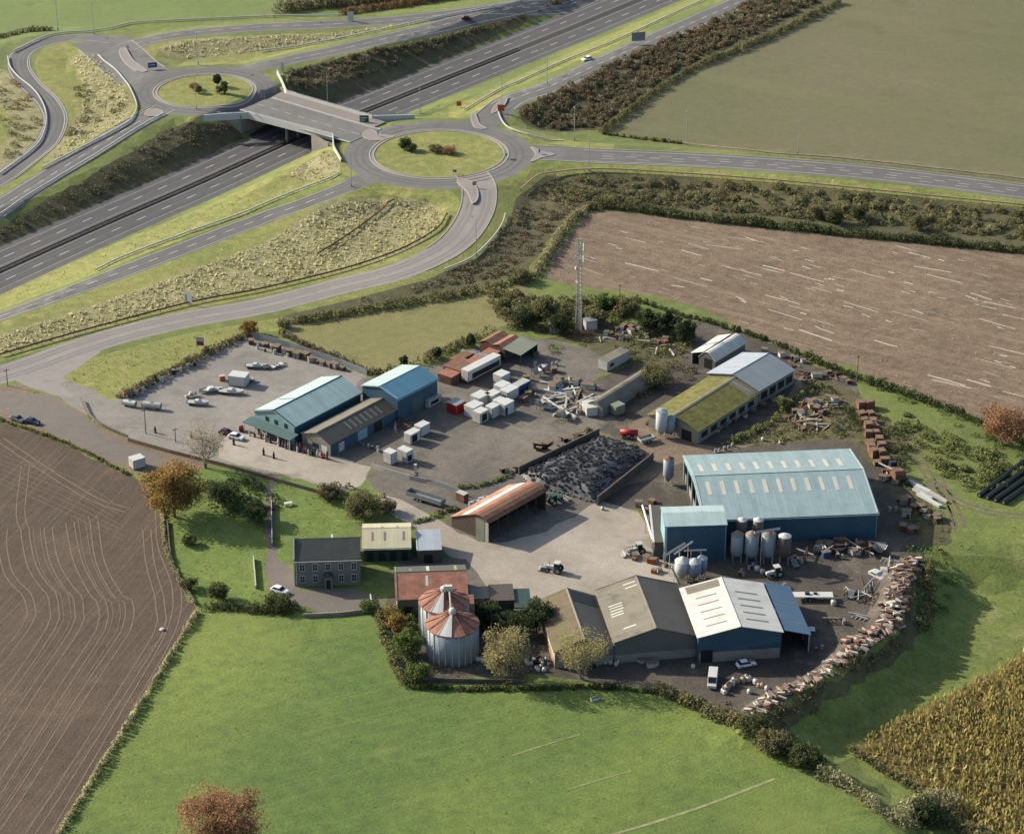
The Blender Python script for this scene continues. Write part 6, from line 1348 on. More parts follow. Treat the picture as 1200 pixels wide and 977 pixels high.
for px, L_, W_, H_, lb, sd in (((481.5, 521.5), 3.6, 2.3, 2.6, 'nearer of the joined pair of white cold boxes beside the low store', (.5, 2.4, .2, 2.2)), ((493.5, 512.5), 3.4, 2.3, 2.6, 'farther of the joined pair of white cold boxes beside the low store', None),
  ((458.5, 545.5), 2.2, 2.6, 3.0, 'left of the two white cold boxes at the lane fence', None), ((477, 543.5), 2.3, 3.2, 3.0, 'right of the two white cold boxes at the lane fence', (.3, 1.8, .3, 1.9)),
  ((563, 497.5), 3.2, 2.6, 2.9, 'white cold box nearest the camera in the big cluster', (.6, 2.6, .3, 2.3)), ((555, 491.5), 4.0, 3.2, 2.9, 'white cold box beside the red cabin', (.8, 2.4, .3, 2.2)), ((577, 491.5), 3.0, 2.4, 2.9, 'white cold box in the second row of the cluster', None),
  ((592, 489), 3.6, 2.6, 3.2, 'white cold box with dark door at the right end of the cluster', (.2, 1.0, .1, 2.4)), ((585, 484.5), 3.0, 2.3, 2.9, 'white cold box behind the one with the dark door', None), ((562, 479), 4.2, 3.2, 2.7, 'wide flat white cold box at the back left of the cluster', None),
  ((577, 476), 3.4, 2.6, 2.7, 'white cold box in the middle of the back row', None), ((595, 472), 4.4, 2.8, 2.7, 'white cold box at the back right of the cluster', None), ((588, 466), 3.6, 2.8, 2.7, 'hindmost white cold box of the cluster', None),
  ((588, 454), 3.4, 3.0, 2.9, 'single white cold box between the long trailer and the cluster', None)):
    boxbody(px, L_, W_, H_, 50, lb, side=sd, group=CBG)
boxbody((535, 487), 3.6, 3.4, 2.6, 50, 'red walled cabin with flat grey roof at the left of the cold box cluster', 'red', 'red_cabin', 'cabin', roofmat='grey_metal')
boxbody((549, 587), 2.6, 1.6, 2.0, 140, 'small red cabin with pale roof beside the rusty barn', 'rust', 'red_cabin', 'cabin', roofmat='dirty_white')
boxbody((502, 479), 5, 1.9, 2.0, 50, 'pale old van standing on the ground against the blue workshop', 'dirty_white', 'old_van', 'van', side=(1, 4, .5, 1.4))
boxbody((549, 451), 13, 2.5, 2.9, 50, 'long white lorry trailer with blue grey side beside the cold boxes', 'white', 'lorry_trailer', 'trailer', side=(1.5, 12.5, .3, 1.8), z0=.9)
boxbody((712, 436), 9.5, 3.2, 2.7, 50, 'whitish mobile home with grey roof near the dump', 'dirty_white', 'mobile_home', 'mobile home', side=(1, 2.6, .9, 1.8), roofmat='fibre')
boxbody((607, 463), 5, 2.3, 2.2, 50, 'blue lorry beside the hindmost cold boxes', 'blue_paint', 'old_lorry', 'lorry', roofmat='dirty_white')
boxbody((157, 551), 3.2, 2.6, 2.4, 35, 'white horse box standing between the ploughed field and the autumn tree', 'white', 'horse_box', 'horse box')
boxbody((688, 489), 3.5, 4.4, 2.4, 15, 'white box with flat roof at the near end of the long hut', 'white', 'white_cabin', 'cabin')
boxbody((722, 488), 3, 2.4, 2.4, 40, 'pale green box before the long hut', 'green_grey', 'feed_box', 'box')
boxbody((1003, 640), 2.2, 2.2, 2.4, 60, 'grey ribbed container at the right end of the big teal shed', 'grey_metal', 'steel_container', 'container') if False else None
def trailer(px, L, W_, ang, label, bed='dirty_white', h=1.0, side=.0, sm=None, name='flat_trailer', cargo=None):
    q = g(*px); e = empty(name, q, R(ang), label, 'trailer'); m = MB(); m.box(-L/2, L/2, -W_/2, W_/2, h, h+.18); b = m.build('bed', bed, e)
    if side:
        for y in (-W_/2, W_/2-.05): k = MB(); k.box(-L/2, L/2, y, y+.05, h+.18, h+.18+side); k.build('side_board', sm or bed, e)
        for x in (-L/2, L/2-.05): k = MB(); k.box(x, x+.05, -W_/2+.06, W_/2-.06, h+.18, h+.18+side); k.build('end_board', sm or bed, e)
    for x in (-L*.18, -L*.18+.95):
        for y in (-W_/2+.2, W_/2-.2): wheel(e, x, y, .42, .28)
    k = MB(); k.tube((L/2, -.4, h), (L/2+1.3, 0, h-.3), .06); k.tube((L/2, .4, h), (L/2+1.3, 0, h-.3), .06); k.build('drawbar', 'rust_dark', e)
    if cargo:
        for (x, y, sx, sy, sz, mt) in cargo: k = MB(); k.box(x-sx/2, x+sx/2, y-sy/2, y+sy/2, h+.19, h+.19+sz); k.build('load', mt, e)
    return e
trailer((499, 588), 10, 2.2, -32, 'long low grey trailer standing at the lane edge left of the rusty barn', 'grey_metal', .9, .9, name='stock_trailer')
trailer((952, 702), 9, 2.3, 0, 'white flat trailer right of the blue lean-to', 'white', 1.1, cargo=[(-1.2, .1, 1, .7, .4, 'black'), (.6, .2, .8, .6, .3, 'black')])
trailer((944, 741), 4, 1.8, 0, 'short white trailer at the lower corner of the blue lean-to', 'white', .8)
def tractor(px, ang, mat, label, loader=True, s=1.0):
    q = g(*px); e = empty('tractor', q, R(ang), label, 'tractor'); e.scale = (s, s, s)
    m = MB(); m.prism([(.2, .8), (2.2, .8), (2.25, 1.45), (.2, 1.6)], -.4, .4, 'y'); m.build('bonnet', mat, e, bevel=.05)
    m = MB(); m.box(-1.1, .25, -.65, .65, .8, 1.3); m.build('body', mat, e); m = MB(); m.prism([(-1.0, 1.3), (.3, 1.3), (.15, 2.5), (-.9, 2.5)], -.7, .7, 'y'); c = m.build('cab', 'glass', e); m = MB(); m.box(-1.1, .3, -.8, .8, 2.5, 2.65); m.build('cab_roof', mat, c)
    for y in (-.85, .85): wheel(e, -.8, y, .85, .45, 'rear_wheel'); wheel(e, 1.7, y*.9, .5, .32, 'front_wheel')
    if loader:
        m = MB()
        for y in (-.6, .6): m.tube((.2, y, 1.6), (2.4, y, 1.7), .08, seg=4); m.tube((2.4, y, 1.7), (3.3, y, .5), .08, seg=4)
        m.build('loader_arm', 'white', e); m = MB(); m.prism([(3.2, .2), (4.1, .2), (4.1, .35), (3.4, .4), (3.3, 1.0), (3.2, 1.0)], -1.05, 1.05, 'y'); m.build('bucket', 'galv', e)
    m = MB(); m.tube((1.4, .2, 1.5), (1.4, .2, 2.5), .05); m.build('exhaust', 'black', e); return e
tractor((651, 670), 160, 'white', 'white loader tractor in the middle of the pale yard', s=1.0); tractor((650, 590), 35, 'green_paint', 'green tractor behind the rusty barn beside the clamp'); tractor((908, 675), 200, 'white', 'pale tractor in the mud below the three grey bins', False)
tractor((747, 648), 200, 'dirty_white', 'small white and black loader in front of the open intake bay'); 
# red harvester and lorry
def redtruck():
    q = g(738, 513); e = empty('red_machine', q, R(-8), 'red tanker like machine at the top of the silage clamp', 'farm machine')
    m = MB(); m.tube((-2.4, 0, 1.5), (2, 0, 1.5), .85, seg=14); m.build('tank', 'red', e, True)
    for x in (-1.4, .6):
        for y in (-.8, .8): wheel(e, x, y, .5, .35)
    m = MB(); m.tube((2, 0, .8), (3.6, 0, .5), .08); m.build('drawbar', 'rust_dark', e)
redtruck()
trailer((757, 518), 4, 2, 30, 'white and black farm trailer behind the red machine', 'galv', .8, .5)
def combine():
    q = g(1049, 560); e = empty('red_harvester', q, R(105), 'old red harvester with white unloading pipe beside the rusted crates', 'harvester')
    m = MB(); m.prism([(-3, .9), (2.4, .9), (2.6, 2.2), (1.2, 2.6), (-2.2, 3.1), (-3.1, 2.4)], -1.3, 1.3, 'y'); m.build('body', 'rust', e, bevel=.06); m = MB(); m.prism([(1.3, 2.3), (2.7, 2.3), (2.5, 3.6), (1.3, 3.6)], -.8, .8, 'y'); m.build('cab', 'glass', e)
    m = MB(); m.box(-2.2, .8, -1.35, -1.31, 1.4, 2.6); m.build('side_panel', 'red', e)
    for y in (-1.4, 1.4): wheel(e, 1.3, y, .85, .55, 'front_wheel'); wheel(e, -2.2, y*.9, .5, .35, 'rear_wheel')
    m = MB(); m.tube((-.5, 1.2, 2.8), (2.6, 3.4, 3.3), .2, seg=8); m.build('unloading_pipe', 'white', e); m = MB(); m.box(2.6, 3.6, -2.2, 2.2, .2, 1.0); m.build('header', 'rust_dark', e)
combine()
# ---- tanks, cylinders
def tank(px, L, r, ang, mat, label, z=.3, name='cylindrical_tank', cat='tank', group=None):
    q = g(*px); e = empty(name, q, R(ang), label, cat, group); m = MB(); m.tube((-L/2, 0, r+z), (L/2, 0, r+z), r, seg=18); m.build('shell', mat, e, False)
    for x in (-L*.3, L*.3): m = MB(); m.box(x-.12, x+.12, -r*.7, r*.7, -.05, z+r*.4); m.build('cradle', 'rust_dark', e)
    for x in (-L/2, L/2): m = MB(); m.tube((x-.04, 0, r+z), (x+.04, 0, r+z), r*1.03, seg=18); m.build('end_ring', 'grey_metal', e)
    m = MB(); m.tube((0, 0, 2*r+z-.05), (0, 0, 2*r+z+.2), .25, seg=10); m.build('hatch', 'grey_metal', e); return e
tank((558, 424), 8.5, 1.25, -25+0, 'grey_metal', 'long grey cylindrical tank between rusty containers and rust red store')
tank((178, 479), 5, .8, -12, 'dirty_white', 'grey white tank lying at the mouth of the front yard'); tank((152, 476), 3.6, .7, -20, 'white', 'white boat shaped tank lying at the corner of the front yard')
tank((568, 590), 3, .8, 20, 'white', 'white tank behind the lean-to of the rusty barn'); tank((556, 594), 2.6, .7, 20, 'white', 'smaller white tank nearer the red cabin')
tank((283, 505), 1.0, .75, 0, 'red', 'round red tank before the showroom canopy', .05)
# ---- boats and bits on the front yard
def boat(px, L, ang, label, mat='white'):
    L *= 1.35; q = g(*px); e = empty('boat', q, R(ang), label, 'boat', 'white boats and hulls in the front yard'); w_ = L*.19; sec = []
    for x, k, zt in ((-L/2, .8, .9), (-L*.2, 1, .9), (L*.15, .95, .95), (L*.38, .55, 1.1), (L/2, .04, 1.3)): sec.append([(x, -w_*k, zt), (x, -w_*k*.6, .35), (x, 0, .2), (x, w_*k*.6, .35), (x, w_*k, zt)])
    m = MB(); vs = [p for s_ in sec for p in s_]; fs = [(i*5+j, i*5+j+1, i*5+j+6, i*5+j+5) for i in range(4) for j in range(4)]+[(0, 1, 2, 3, 4)]; m.add(vs, fs); m.build('hull', mat, e)
    m = MB(); m.add([(x*.96, y*.92, .8) for s_ in sec for (x, y, z) in (s_[0], s_[4])], [(2*i, 2*i+1, 2*i+3, 2*i+2) for i in range(4)]); m.build('deck', 'dirty_white', e)
    m = MB(); m.prism([(-L*.15, .82), (L*.15, .82), (L*.05, 1.4), (-L*.12, 1.4)], -w_*.55, w_*.55, 'y'); m.build('cabin', 'white', e); m = MB(); m.box(-L*.35, -L*.3, -w_, w_, -.05, .4); m.box(L*.1, L*.15, -w_, w_, -.05, .4) if False else None; m.build('trestle', 'rust_dark', e); return e
boat((300, 431), 4.2, -5, 'white cabin boat standing alone at the back of the front yard'); boat((247, 459), 4.6, 200, 'white open hull at the left of the boat group in the front yard'); boat((271, 461), 5.0, -10, 'long low white boat at the front of the boat group')
boat((232, 474), 4.2, -8, 'white boat lying nearest the mouth of the front yard'); boat((224, 465), 2.4, 30, 'tiny white dinghy beside the boat nearest the yard mouth'); boat((288, 446), 3.4, 170, 'dark decked boat at the right of the boat group', 'dirty_white')
boxbody((268, 452), 4.6, 3.4, 2.7, -15, 'large white box van in the middle of the boat group', 'white', 'box_van', 'box van')
trailer((325, 430), 3.6, 1.4, 45, 'small white trailer tilted behind the cabin boat', 'white', .5); trailer((312, 432), 1.6, 1.2, 10, 'small galvanised trailer next to the cabin boat', 'galv', .5, .3)
boxbody((258, 447), 1.4, 1.0, 1.2, 20, 'small cream and orange box in the boat group', 'orange', 'crate', 'crate', roofmat='dirty_white')
# ---- loose things
def gen_item(e, kind, s, mat, rnd):
    m = MB()
    if kind == 'crate':
        m.box(-.6*s, .6*s, -.5*s, .5*s, .08, .9*s); o = m.build('box', mat, e)
        k = MB(); k.box(-.66*s, .66*s, -.56*s, .56*s, .9*s+.003, .98*s); k.build('lid', 'timber', e)
        k = MB(); k.box(-.6*s, .6*s, -.45*s, -.3*s, 0, .075); k.build('foot', 'timber', e)
    elif kind == 'drum':
        m.tube((0, 0, 0), (0, 0, .9*s), .32*s, seg=12); m.build('shell', mat, e); k = MB(); k.tube((0, 0, .88*s), (0, 0, .93*s), .34*s, seg=12); k.build('rim', 'grey_metal', e)
    elif kind == 'beam':
        m.box(-1.6*s, 1.6*s, -.12, .12, .05, .3); m.build('board', mat, e)
        k = MB(); k.box(-1.3*s, -1.1*s, -.3, .3, 0, .05); k.build('bearer', 'timber', e)
    elif kind == 'car_shell':
        m.prism([(-1.9, .2), (1.9, .2), (2, .7), (1, .85), (.3, 1.3), (-1.1, 1.3), (-1.9, .8)], -.8, .8, 'y'); m.build('body', mat, e, bevel=.06); k = MB(); k.box(-1.1, .4, -.82, .82, .85, 1.15); k.build('window_opening', 'glass', e)
    elif kind == 'plough':
        for i in range(4): m.tube((i*.9*s-1.5*s, i*.25*s-.4, .9*s), (i*.9*s-1.0*s, i*.25*s, .05), .09)
        m.build('tine', mat, e); k = MB(); k.tube((-1.9*s, -.6, .9*s), (1.6*s, .4, .9*s), .11); k.build('frame', mat, e)
    elif kind == 'bag':
        m.lathe([(.38*s, 0), (.5*s, .25*s), (.48*s, .75*s), (.25*s, 1.0*s)], seg=9); m.build('sack', mat, e); k = MB(); k.box(-.05, .05, -.25*s, .25*s, 1.0*s, 1.15*s); k.build('loop', 'timber', e)
    elif kind == 'ornament':
        m.lathe([(.25, 0), (.25, .3), (.12, .35)], seg=8); m.build('base', mat, e); k = MB(); k.lathe([(.13, .35), (.26, .7), (.22, 1.1), (.1, 1.25), (.15, 1.4), (.05, 1.6)], seg=10); k.build('figure', mat, e)
    elif kind == 'hopper':
        vs = [(-.3*s, -.3*s, .5*s), (.3*s, -.3*s, .5*s), (.3*s, .3*s, .5*s), (-.3*s, .3*s, .5*s), (-s, -.8*s, 1.5*s), (s, -.8*s, 1.5*s), (s, .8*s, 1.5*s), (-s, .8*s, 1.5*s)]
        m.add(vs, [(3, 2, 1, 0), (0, 1, 5, 4), (1, 2, 6, 5), (2, 3, 7, 6), (3, 0, 4, 7)]); m.build('bin', mat, e)
        for x in (-.7*s, .7*s):
            for y in (-.5*s, .5*s): k = MB(); k.tube((x, y, -.05), (x, y, 1.2*s), .06, seg=4); k.build('leg', 'rust_dark', e)
NOUN = {'crate': ('crate', 'crate'), 'drum': ('oil_drum', 'drum'), 'beam': ('plank', 'plank'), 'car_shell': ('scrap_car', 'scrap car'), 'plough': ('farm_implement', 'farm implement'), 'bag': ('bulk_bag', 'bulk bag'), 'ornament': ('garden_ornament', 'ornament'), 'hopper': ('hopper', 'hopper')}
protos = {}
def row(kind, mats, pxs, label, group, seed=1, s=(.8, 1.3), jitter=4, n=None, ang=None):
    "n copies of a thing strewn round the given pixels"
    rnd = random.Random(seed); n = n or len(pxs)
    for i in range(n):
        px = pxs[i % len(pxs)]; jx, jy = (rnd.uniform(-jitter, jitter), rnd.uniform(-jitter, jitter)*.5) if n > len(pxs) or jitter < 4 else (0, 0)
        q = g(px[0]+jx, px[1]+jy); mt = mats[i % len(mats)]; key = (kind, mt, rnd.randint(0, 1)); a = rnd.uniform(0, 6.28) if ang is None else R(ang+rnd.uniform(-8, 8)); sc = rnd.uniform(*s)
        word = {'rust': 'rusty', 'rust_dark': 'dark rusty', 'rust_brown': 'brown rusty', 'white': 'white', 'dirty_white': 'off white', 'galv': 'galvanised', 'grey_metal': 'grey', 'timber': 'wooden', 'pale_timber': 'pale wooden', 'blue_paint': 'blue', 'red': 'red', 'black': 'black', 'concrete': 'concrete', 'green_paint': 'green', 'orange': 'orange', 'car_grey': 'grey', 'car_maroon': 'maroon', 'teal_trim': 'teal'}.get(mt, mt)
        lb = word+' '+label; grp = word+' '+group
        if key in protos: dup(protos[key], q, a, lb, grp, (sc, sc, sc))
        else:
            e = empty(NOUN[kind][0], q, a, lb, NOUN[kind][1], grp); e.scale = (sc, sc, sc); gen_item(e, kind, 1.0, mt, rnd); protos[key] = e
def along(a, b, n): return [(a[0]+(b[0]-a[0])*i/(n-1), a[1]+(b[1]-a[1])*i/(n-1)) for i in range(n)]
row('crate', ['rust', 'dirty_white', 'rust_dark', 'grey_metal'], along((296, 402), (402, 434), 15), 'crate in the line along the back fence of the front yard', 'crates by the front yard fence', 1, (.9, 1.8), 2)
row('drum', ['white', 'rust_dark', 'dirty_white'], along((300, 408), (360, 424), 6), 'drum before the back fence of the front yard', 'drums by the front yard fence', 2, (.9, 1.5), 2)
row('drum', ['dirty_white', 'black', 'white'], along((150, 466), (235, 424), 12), 'drum in the line below the brown hedge', 'drums below the brown hedge', 3, (.8, 1.5), 2)
row('crate', ['dirty_white', 'orange'], along((140, 466), (160, 462), 3), 'crate at the low end of the brown hedge', 'crates by the brown hedge', 4, (.9, 1.5), 2)
row('ornament', ['white', 'red', 'blue_paint', 'rust', 'dirty_white', 'black', 'teal_trim'], along((326, 522), (384, 538), 18), 'garden ornament in the display row before the shop front', 'ornaments before the shop', 5, (.9, 1.5), 2)
row('ornament', ['dirty_white', 'black', 'rust'], [(292, 510), (299, 512), (306, 514), (312, 517), (318, 519), (304, 508)], 'garden ornament under the edge of the green canopy', 'ornaments by the canopy', 6, (.9, 1.6), 1)
row('ornament', ['black'], [(309, 533), (321, 537), (274, 521), (182, 507), (224, 513)], 'upright figure standing alone on the open forecourt', 'figures on the forecourt', 7, (1.0, 1.5), 0)
row('drum', ['rust', 'grey_metal', 'white'], along((424, 520), (448, 530), 7), 'drum beside the low store wall', 'drums beside the low store', 8, (.7, 1.2), 3)
row('plough', ['rust', 'rust_dark', 'galv'], [(468, 498), (474, 502), (462, 502), (480, 495)], 'implement in the heap beside the low store', 'implements by the low store', 9, (.9, 1.5), 3)
row('beam', ['dirty_white', 'galv', 'white', 'timber'], [(650, 452), (660, 460), (670, 455), (680, 463), (690, 470), (665, 470), (655, 465), (675, 478), (664, 482), (684, 478), (650, 475), (640, 470)], 'beam in the scrap heap before the long hut', 'beams of the scrap heap', 10, (1, 2.4), 7, 42)
row('crate', ['dirty_white', 'white', 'galv'], [(648, 455), (657, 450), (676, 448), (690, 455), (672, 468), (684, 482), (662, 487), (640, 478)], 'box in the scrap heap before the long hut', 'boxes of the scrap heap', 11, (.8, 1.8), 6, 22)
row('drum', ['white', 'rust', 'dirty_white'], [(668, 450), (690, 450), (700, 455), (655, 458), (630, 430), (648, 428), (640, 432)], 'drum in the scrap heap before the long hut', 'drums of the scrap heap', 12, (.9, 1.6), 5, 16)
row('hopper', ['dirty_white', 'galv'], [(634, 478), (632, 436), (662, 492), (626, 440)], 'hopper near the scrap heap', 'hoppers of the scrap heap', 13, (.9, 1.4), 2)
row('beam', ['dirty_white', 'timber', 'white'], [(745, 392), (760, 402), (770, 410), (735, 390), (790, 415), (785, 405), (715, 395), (705, 398)], 'beam on the weedy dump', 'beams of the weedy dump', 14, (.8, 1.5), 6, 22)
row('crate', ['rust', 'white', 'dirty_white', 'red'], [(725, 388), (745, 388), (760, 395), (775, 400), (710, 394), (728, 398)], 'box on the weedy dump', 'boxes of the weedy dump', 15, (.7, 1.4), 6, 18)
row('beam', ['pale_timber', 'timber', 'dirty_white', 'rust'], [(955, 480), (940, 478), (968, 472), (975, 478), (950, 492), (938, 500), (962, 500), (930, 490), (945, 470), (970, 490)], 'plank in the timber dump behind the big teal shed', 'planks behind the teal shed', 16, (.8, 1.8), 7, 46)
row('crate', ['pale_timber', 'rust_dark', 'dirty_white'], [(950, 476), (962, 482), (972, 470), (935, 488), (945, 502)], 'box in the timber dump behind the big teal shed', 'boxes behind the teal shed', 17, (.8, 1.5), 7, 18)
row('beam', ['rust_dark', 'rust', 'timber'], [(932, 428), (940, 438), (950, 445), (960, 440), (975, 442)], 'beam in the red brown scrap beside the grey steel shed', 'beams beside the grey steel shed', 18, (.7, 1.4), 7, 22)
row('crate', ['white', 'rust_dark', 'dirty_white'], [(931, 420), (945, 424), (955, 440), (972, 438), (994, 447), (900, 412), (915, 418)], 'box along the stubble field hedge beside the steel shed', 'boxes by the stubble hedge', 19, (.8, 1.4), 5, 12)
row('crate', ['dirty_white', 'grey_metal', 'rust_dark', 'blue_paint'], [(965, 640), (975, 642), (985, 638), (992, 644), (1000, 648), (1012, 644), (1025, 648), (970, 650)], 'crate in the scrap row before the dark blue wall', 'crates before the dark blue wall', 20, (.9, 1.7), 5, 26)
row('hopper', ['galv', 'dirty_white', 'rust_dark'], [(960, 648), (984, 646), (1016, 648), (1032, 650)], 'hopper in the scrap row before the dark blue wall', 'hoppers before the dark blue wall', 21, (1, 1.5), 2, 6)
row('plough', ['rust_dark', 'galv', 'dirty_white'], [(1000, 642), (975, 646), (1010, 650), (1030, 642), (946, 652)], 'implement in the scrap row before the dark blue wall', 'implements before the dark blue wall', 22, (1, 1.6), 5, 12)
row('plough', ['dirty_white', 'galv', 'rust_dark'], [(1002, 700), (996, 696), (1020, 702), (1008, 726), (1014, 690), (978, 728), (1036, 662)], 'implement on the dark mud of the right yard', 'implements on the right yard', 23, (1, 1.6), 6, 14)
row('car_shell', ['dirty_white', 'car_grey', 'white'], [(912, 672), (930, 662), (1028, 676), (1036, 672), (998, 698)], 'scrap car on the dark mud of the right yard', 'scrap cars on the right yard', 24, (.85, 1.1), 0)
row('bag', ['white'], [(977, 708), (893, 672), (888, 668), (878, 812), (910, 746), (1046, 712), (813, 782)], 'round bulk bag lying alone on the dark mud', 'bulk bags on the mud', 25, (.9, 1.4), 1)
row('drum', ['dirty_white', 'rust_dark', 'galv'], [(880, 665), (870, 672), (920, 690), (936, 658), (985, 655), (990, 730), (960, 760), (1000, 600), (1046, 600), (1060, 605)], 'drum lying about on the dark mud', 'drums on the mud', 26, (.8, 1.3), 5, 26)
row('beam', ['white', 'dirty_white', 'pale_timber'], [(1075, 572), (1080, 580), (1085, 576), (1090, 588), (1095, 582), (1072, 566)], 'white pole in the pile beside the tractor track', 'white poles beside the track', 27, (1.4, 2.4), 3, 16, ang=-55)
row('crate', ['orange', 'dirty_white', 'pale_timber'], [(1035, 562), (1048, 567), (1040, 560), (1052, 560)], 'box beside the white pole pile', 'boxes by the poles', 28, (.8, 1.3), 3, 9)
row('crate', ['rust_dark', 'dirty_white', 'rust', 'grey_metal'], [(1060, 590), (1075, 598), (1066, 604), (1085, 605), (1095, 610), (1062, 618), (1072, 625)], 'box on the dark ground right of the teal shed', 'boxes right of the teal shed', 29, (.8, 1.8), 6, 26)
row('bag', ['white', 'dirty_white', 'black'], [(566, 776), (620, 778), (628, 774), (633, 784), (640, 776), (660, 779), (668, 782), (680, 778), (700, 780), (712, 776), (720, 778), (596, 782)], 'bag in the row behind the mossy and grey sheds', 'bags behind the sheds', 30, (.6, 1.1), 6, 52)
row('crate', ['dirty_white', 'galv'], [(752, 776), (764, 780), (742, 774), (880, 778), (868, 752+25)], 'box lying behind the dark roofed shed', 'boxes behind the dark roofed shed', 31, (.8, 1.5), 3, 7)
row('crate', ['rust', 'orange', 'pale_timber', 'dirty_white'], [(772, 650), (765, 660), (778, 662), (742, 655), (758, 655), (770, 671)], 'box beside the slanting conveyors', 'boxes by the conveyors', 32, (.7, 1.3), 4, 14)
row('crate', ['dirty_white', 'rust', 'galv'], [(748, 592), (756, 600), (762, 612), (765, 590)], 'box beside the open intake bay', 'boxes by the intake bay', 33, (.8, 1.5), 3, 8)
row('crate', ['black', 'rust_dark', 'dirty_white'], [(640, 524), (633, 526), (648, 530), (660, 516), (614, 548), (602, 552), (590, 554), (680, 512)], 'dark box on the weedy edge of the back yard', 'boxes on the back yard edge', 34, (.8, 1.8), 4, 20)
row('crate', ['timber', 'rust', 'dirty_white'], [(485, 560), (610, 470), (620, 455), (605, 447), (622, 462), (617, 445), (632, 416), (650, 436)], 'box near the cold box cluster', 'boxes near the cold boxes', 35, (.8, 1.6), 4, 14)
row('plough', ['rust_dark', 'rust', 'black'], [(560, 605+5), (585, 600), (600, 596), (615, 590), (630, 582), (592, 606), (577, 612)], 'implement in the shade of the rusty barn', 'implements at the rusty barn', 36, (.8, 1.3), 3, 12)
row('bag', ['white'], [(706, 597), (532, 594), (487, 562), (628, 464), (894, 516), (914, 545-25)], 'white bulk bag standing alone in the open', 'single white bulk bags', 37, (.7, 1.1), 0)
row('drum', ['dirty_white', 'white', 'galv'], along((838, 530), (858, 524), 5), 'drum behind the far eave of the big teal shed', 'drums behind the teal shed', 38, (.7, 1.1), 2)
row('crate', ['dirty_white', 'timber', 'rust'], along((842, 506), (905, 470), 7), 'box against the near wall of the mossy shed', 'boxes by the mossy shed', 39, (.7, 1.1), 2)
# ---- rusted stacked crates at the right
rnd = random.Random(5)
cr0 = None
for i in range(9):
    for j in range(2):
        q = g(1009+i*2.3+j*9, 478+i*8.2); 
        if cr0 is None:
            e = empty('bale_cage', q, R(-78), 'rusty orange brown steel cage in the long double row right of the teal shed', 'cage', 'rusted cages'); 
            m = MB(); m.box(-1, 1, -1, 1, 0, 1.9); m.build('box', 'rust_brown', e); m = MB(); m.box(-1.05, 1.05, -1.05, 1.05, 1.905, 2.0); m.build('top_frame', 'rust', e); m = MB(); m.box(-.8, .8, -.8, .8, 2.004, 2.04); m.build('filling', 'timber', e); cr0 = e
        else: dup(cr0, q+Vector((rnd.uniform(-.4, .4), rnd.uniform(-.4, .4), 0)), R(-78+rnd.uniform(-16, 16)), None, None, (rnd.uniform(.8, 1.1), rnd.uniform(.8, 1.15), rnd.uniform(.4, 1.15)))
# ---- black wrapped bale tubes
k = 0
for i in range(4):
    a = g(1147+i*9.5, 583-i*-1.6+i*1.2); b = g(1206+i*10, 538+i*4); d = Vector((b.x-a.x, b.y-a.y, 0)); n_ = int(d.length/1.35); d.normalize()
    for j in range(n_):
        p = a+d*(j+.5)*1.35
        if k == 0:
            e = empty('wrapped_bale', p, math.atan2(d.y, d.x), 'black wrapped round bale in the end to end rows beside the tractor track', 'bale', 'black wrapped bales'); m = MB(); m.tube((-.62, 0, .62), (.62, 0, .62), .6, seg=16); bl = m.build('bale', 'bale_wrap' if 'bale_wrap' in M else 'black', e, bevel=0); wb = e
            m = MB(); m.tube((-.66, 0, .62), (.66, 0, .62), .3, seg=10); m.build('wrap_gather', 'grey_metal', e)
        else: dup(wb, p, math.atan2(d.y, d.x)+rnd.uniform(-.05, .05))
        k += 1
# ---- the wall of stacked paper coloured bales round the corner of the yard
bm_mats = [sheet('baled_scrap_pale', (222, 206, 188), (170, 132, 110), .8, .5, k=.5, var=.25, scale=1.5, joint=.95, rough=.9), sheet('baled_scrap_brown', (182, 150, 130), (220, 202, 184), .8, .5, k=.5, var=.25, scale=1.2, joint=.95, rough=.9), sheet('baled_scrap_dark', (128, 100, 84), (190, 160, 140), .8, .5, k=.45, var=.2, scale=1.2, joint=.95, rough=.9)]
bp = []
for i, nm in enumerate(('pale', 'brown', 'dark brown')):
    m = MB(); r_ = random.Random(i+40)
    m.box(-.95, .95, -.5, .5, 0, .6); m.v = [(x+r_.uniform(-.2, .2), y+r_.uniform(-.16, .16), z+r_.uniform(-.12, .12)) for x, y, z in m.v]
    o = m.build('scrap_bale', bm_mats[i], bevel=.06); tag(o, nm+' crushed bale tipped along the crest of the curving heap at the yard corner', 'bale', nm+' bales at the yard corner'); bp.append([o, False])
tot_ = plen(BERM); pos = 0; cnt = 0
while pos < tot_ and cnt < 290:
    c_ = cutpath(BERM, pos, pos+.5); p = c_[0]; t_ = (c_[-1]-p).normalized(); a = math.atan2(t_.y, t_.x); f_ = pos/tot_; nr = 2 if f_ < .45 else rnd.choice([2, 3, 4])
    for c in range(nr):
        off = rnd.uniform(-1.6, 1.6)*(1 if f_ < .45 else 1.7); x, y = p.x-t_.y*off, p.y+t_.x*off; k_ = rnd.choice([0, 0, 0, 1, 1, 2] if f_ < .45 else [0, 0, 1, 1, 2, 2])
        o, used = bp[k_]
        if used: o = o.copy(); COL.objects.link(o)
        bp[k_][1] = True; cnt += 1; s_ = rnd.uniform(.5, 1.05)
        o.location = (x, y, hz(x, y)+rnd.uniform(-.1, .55)); o.rotation_euler = (rnd.uniform(-.4, .4), rnd.uniform(-.4, .4), a+math.pi/2+rnd.uniform(-.6, .6)); o.scale = (s_, s_*rnd.uniform(.6, 1.2), s_*rnd.uniform(.7, 1.7))
    pos += .85
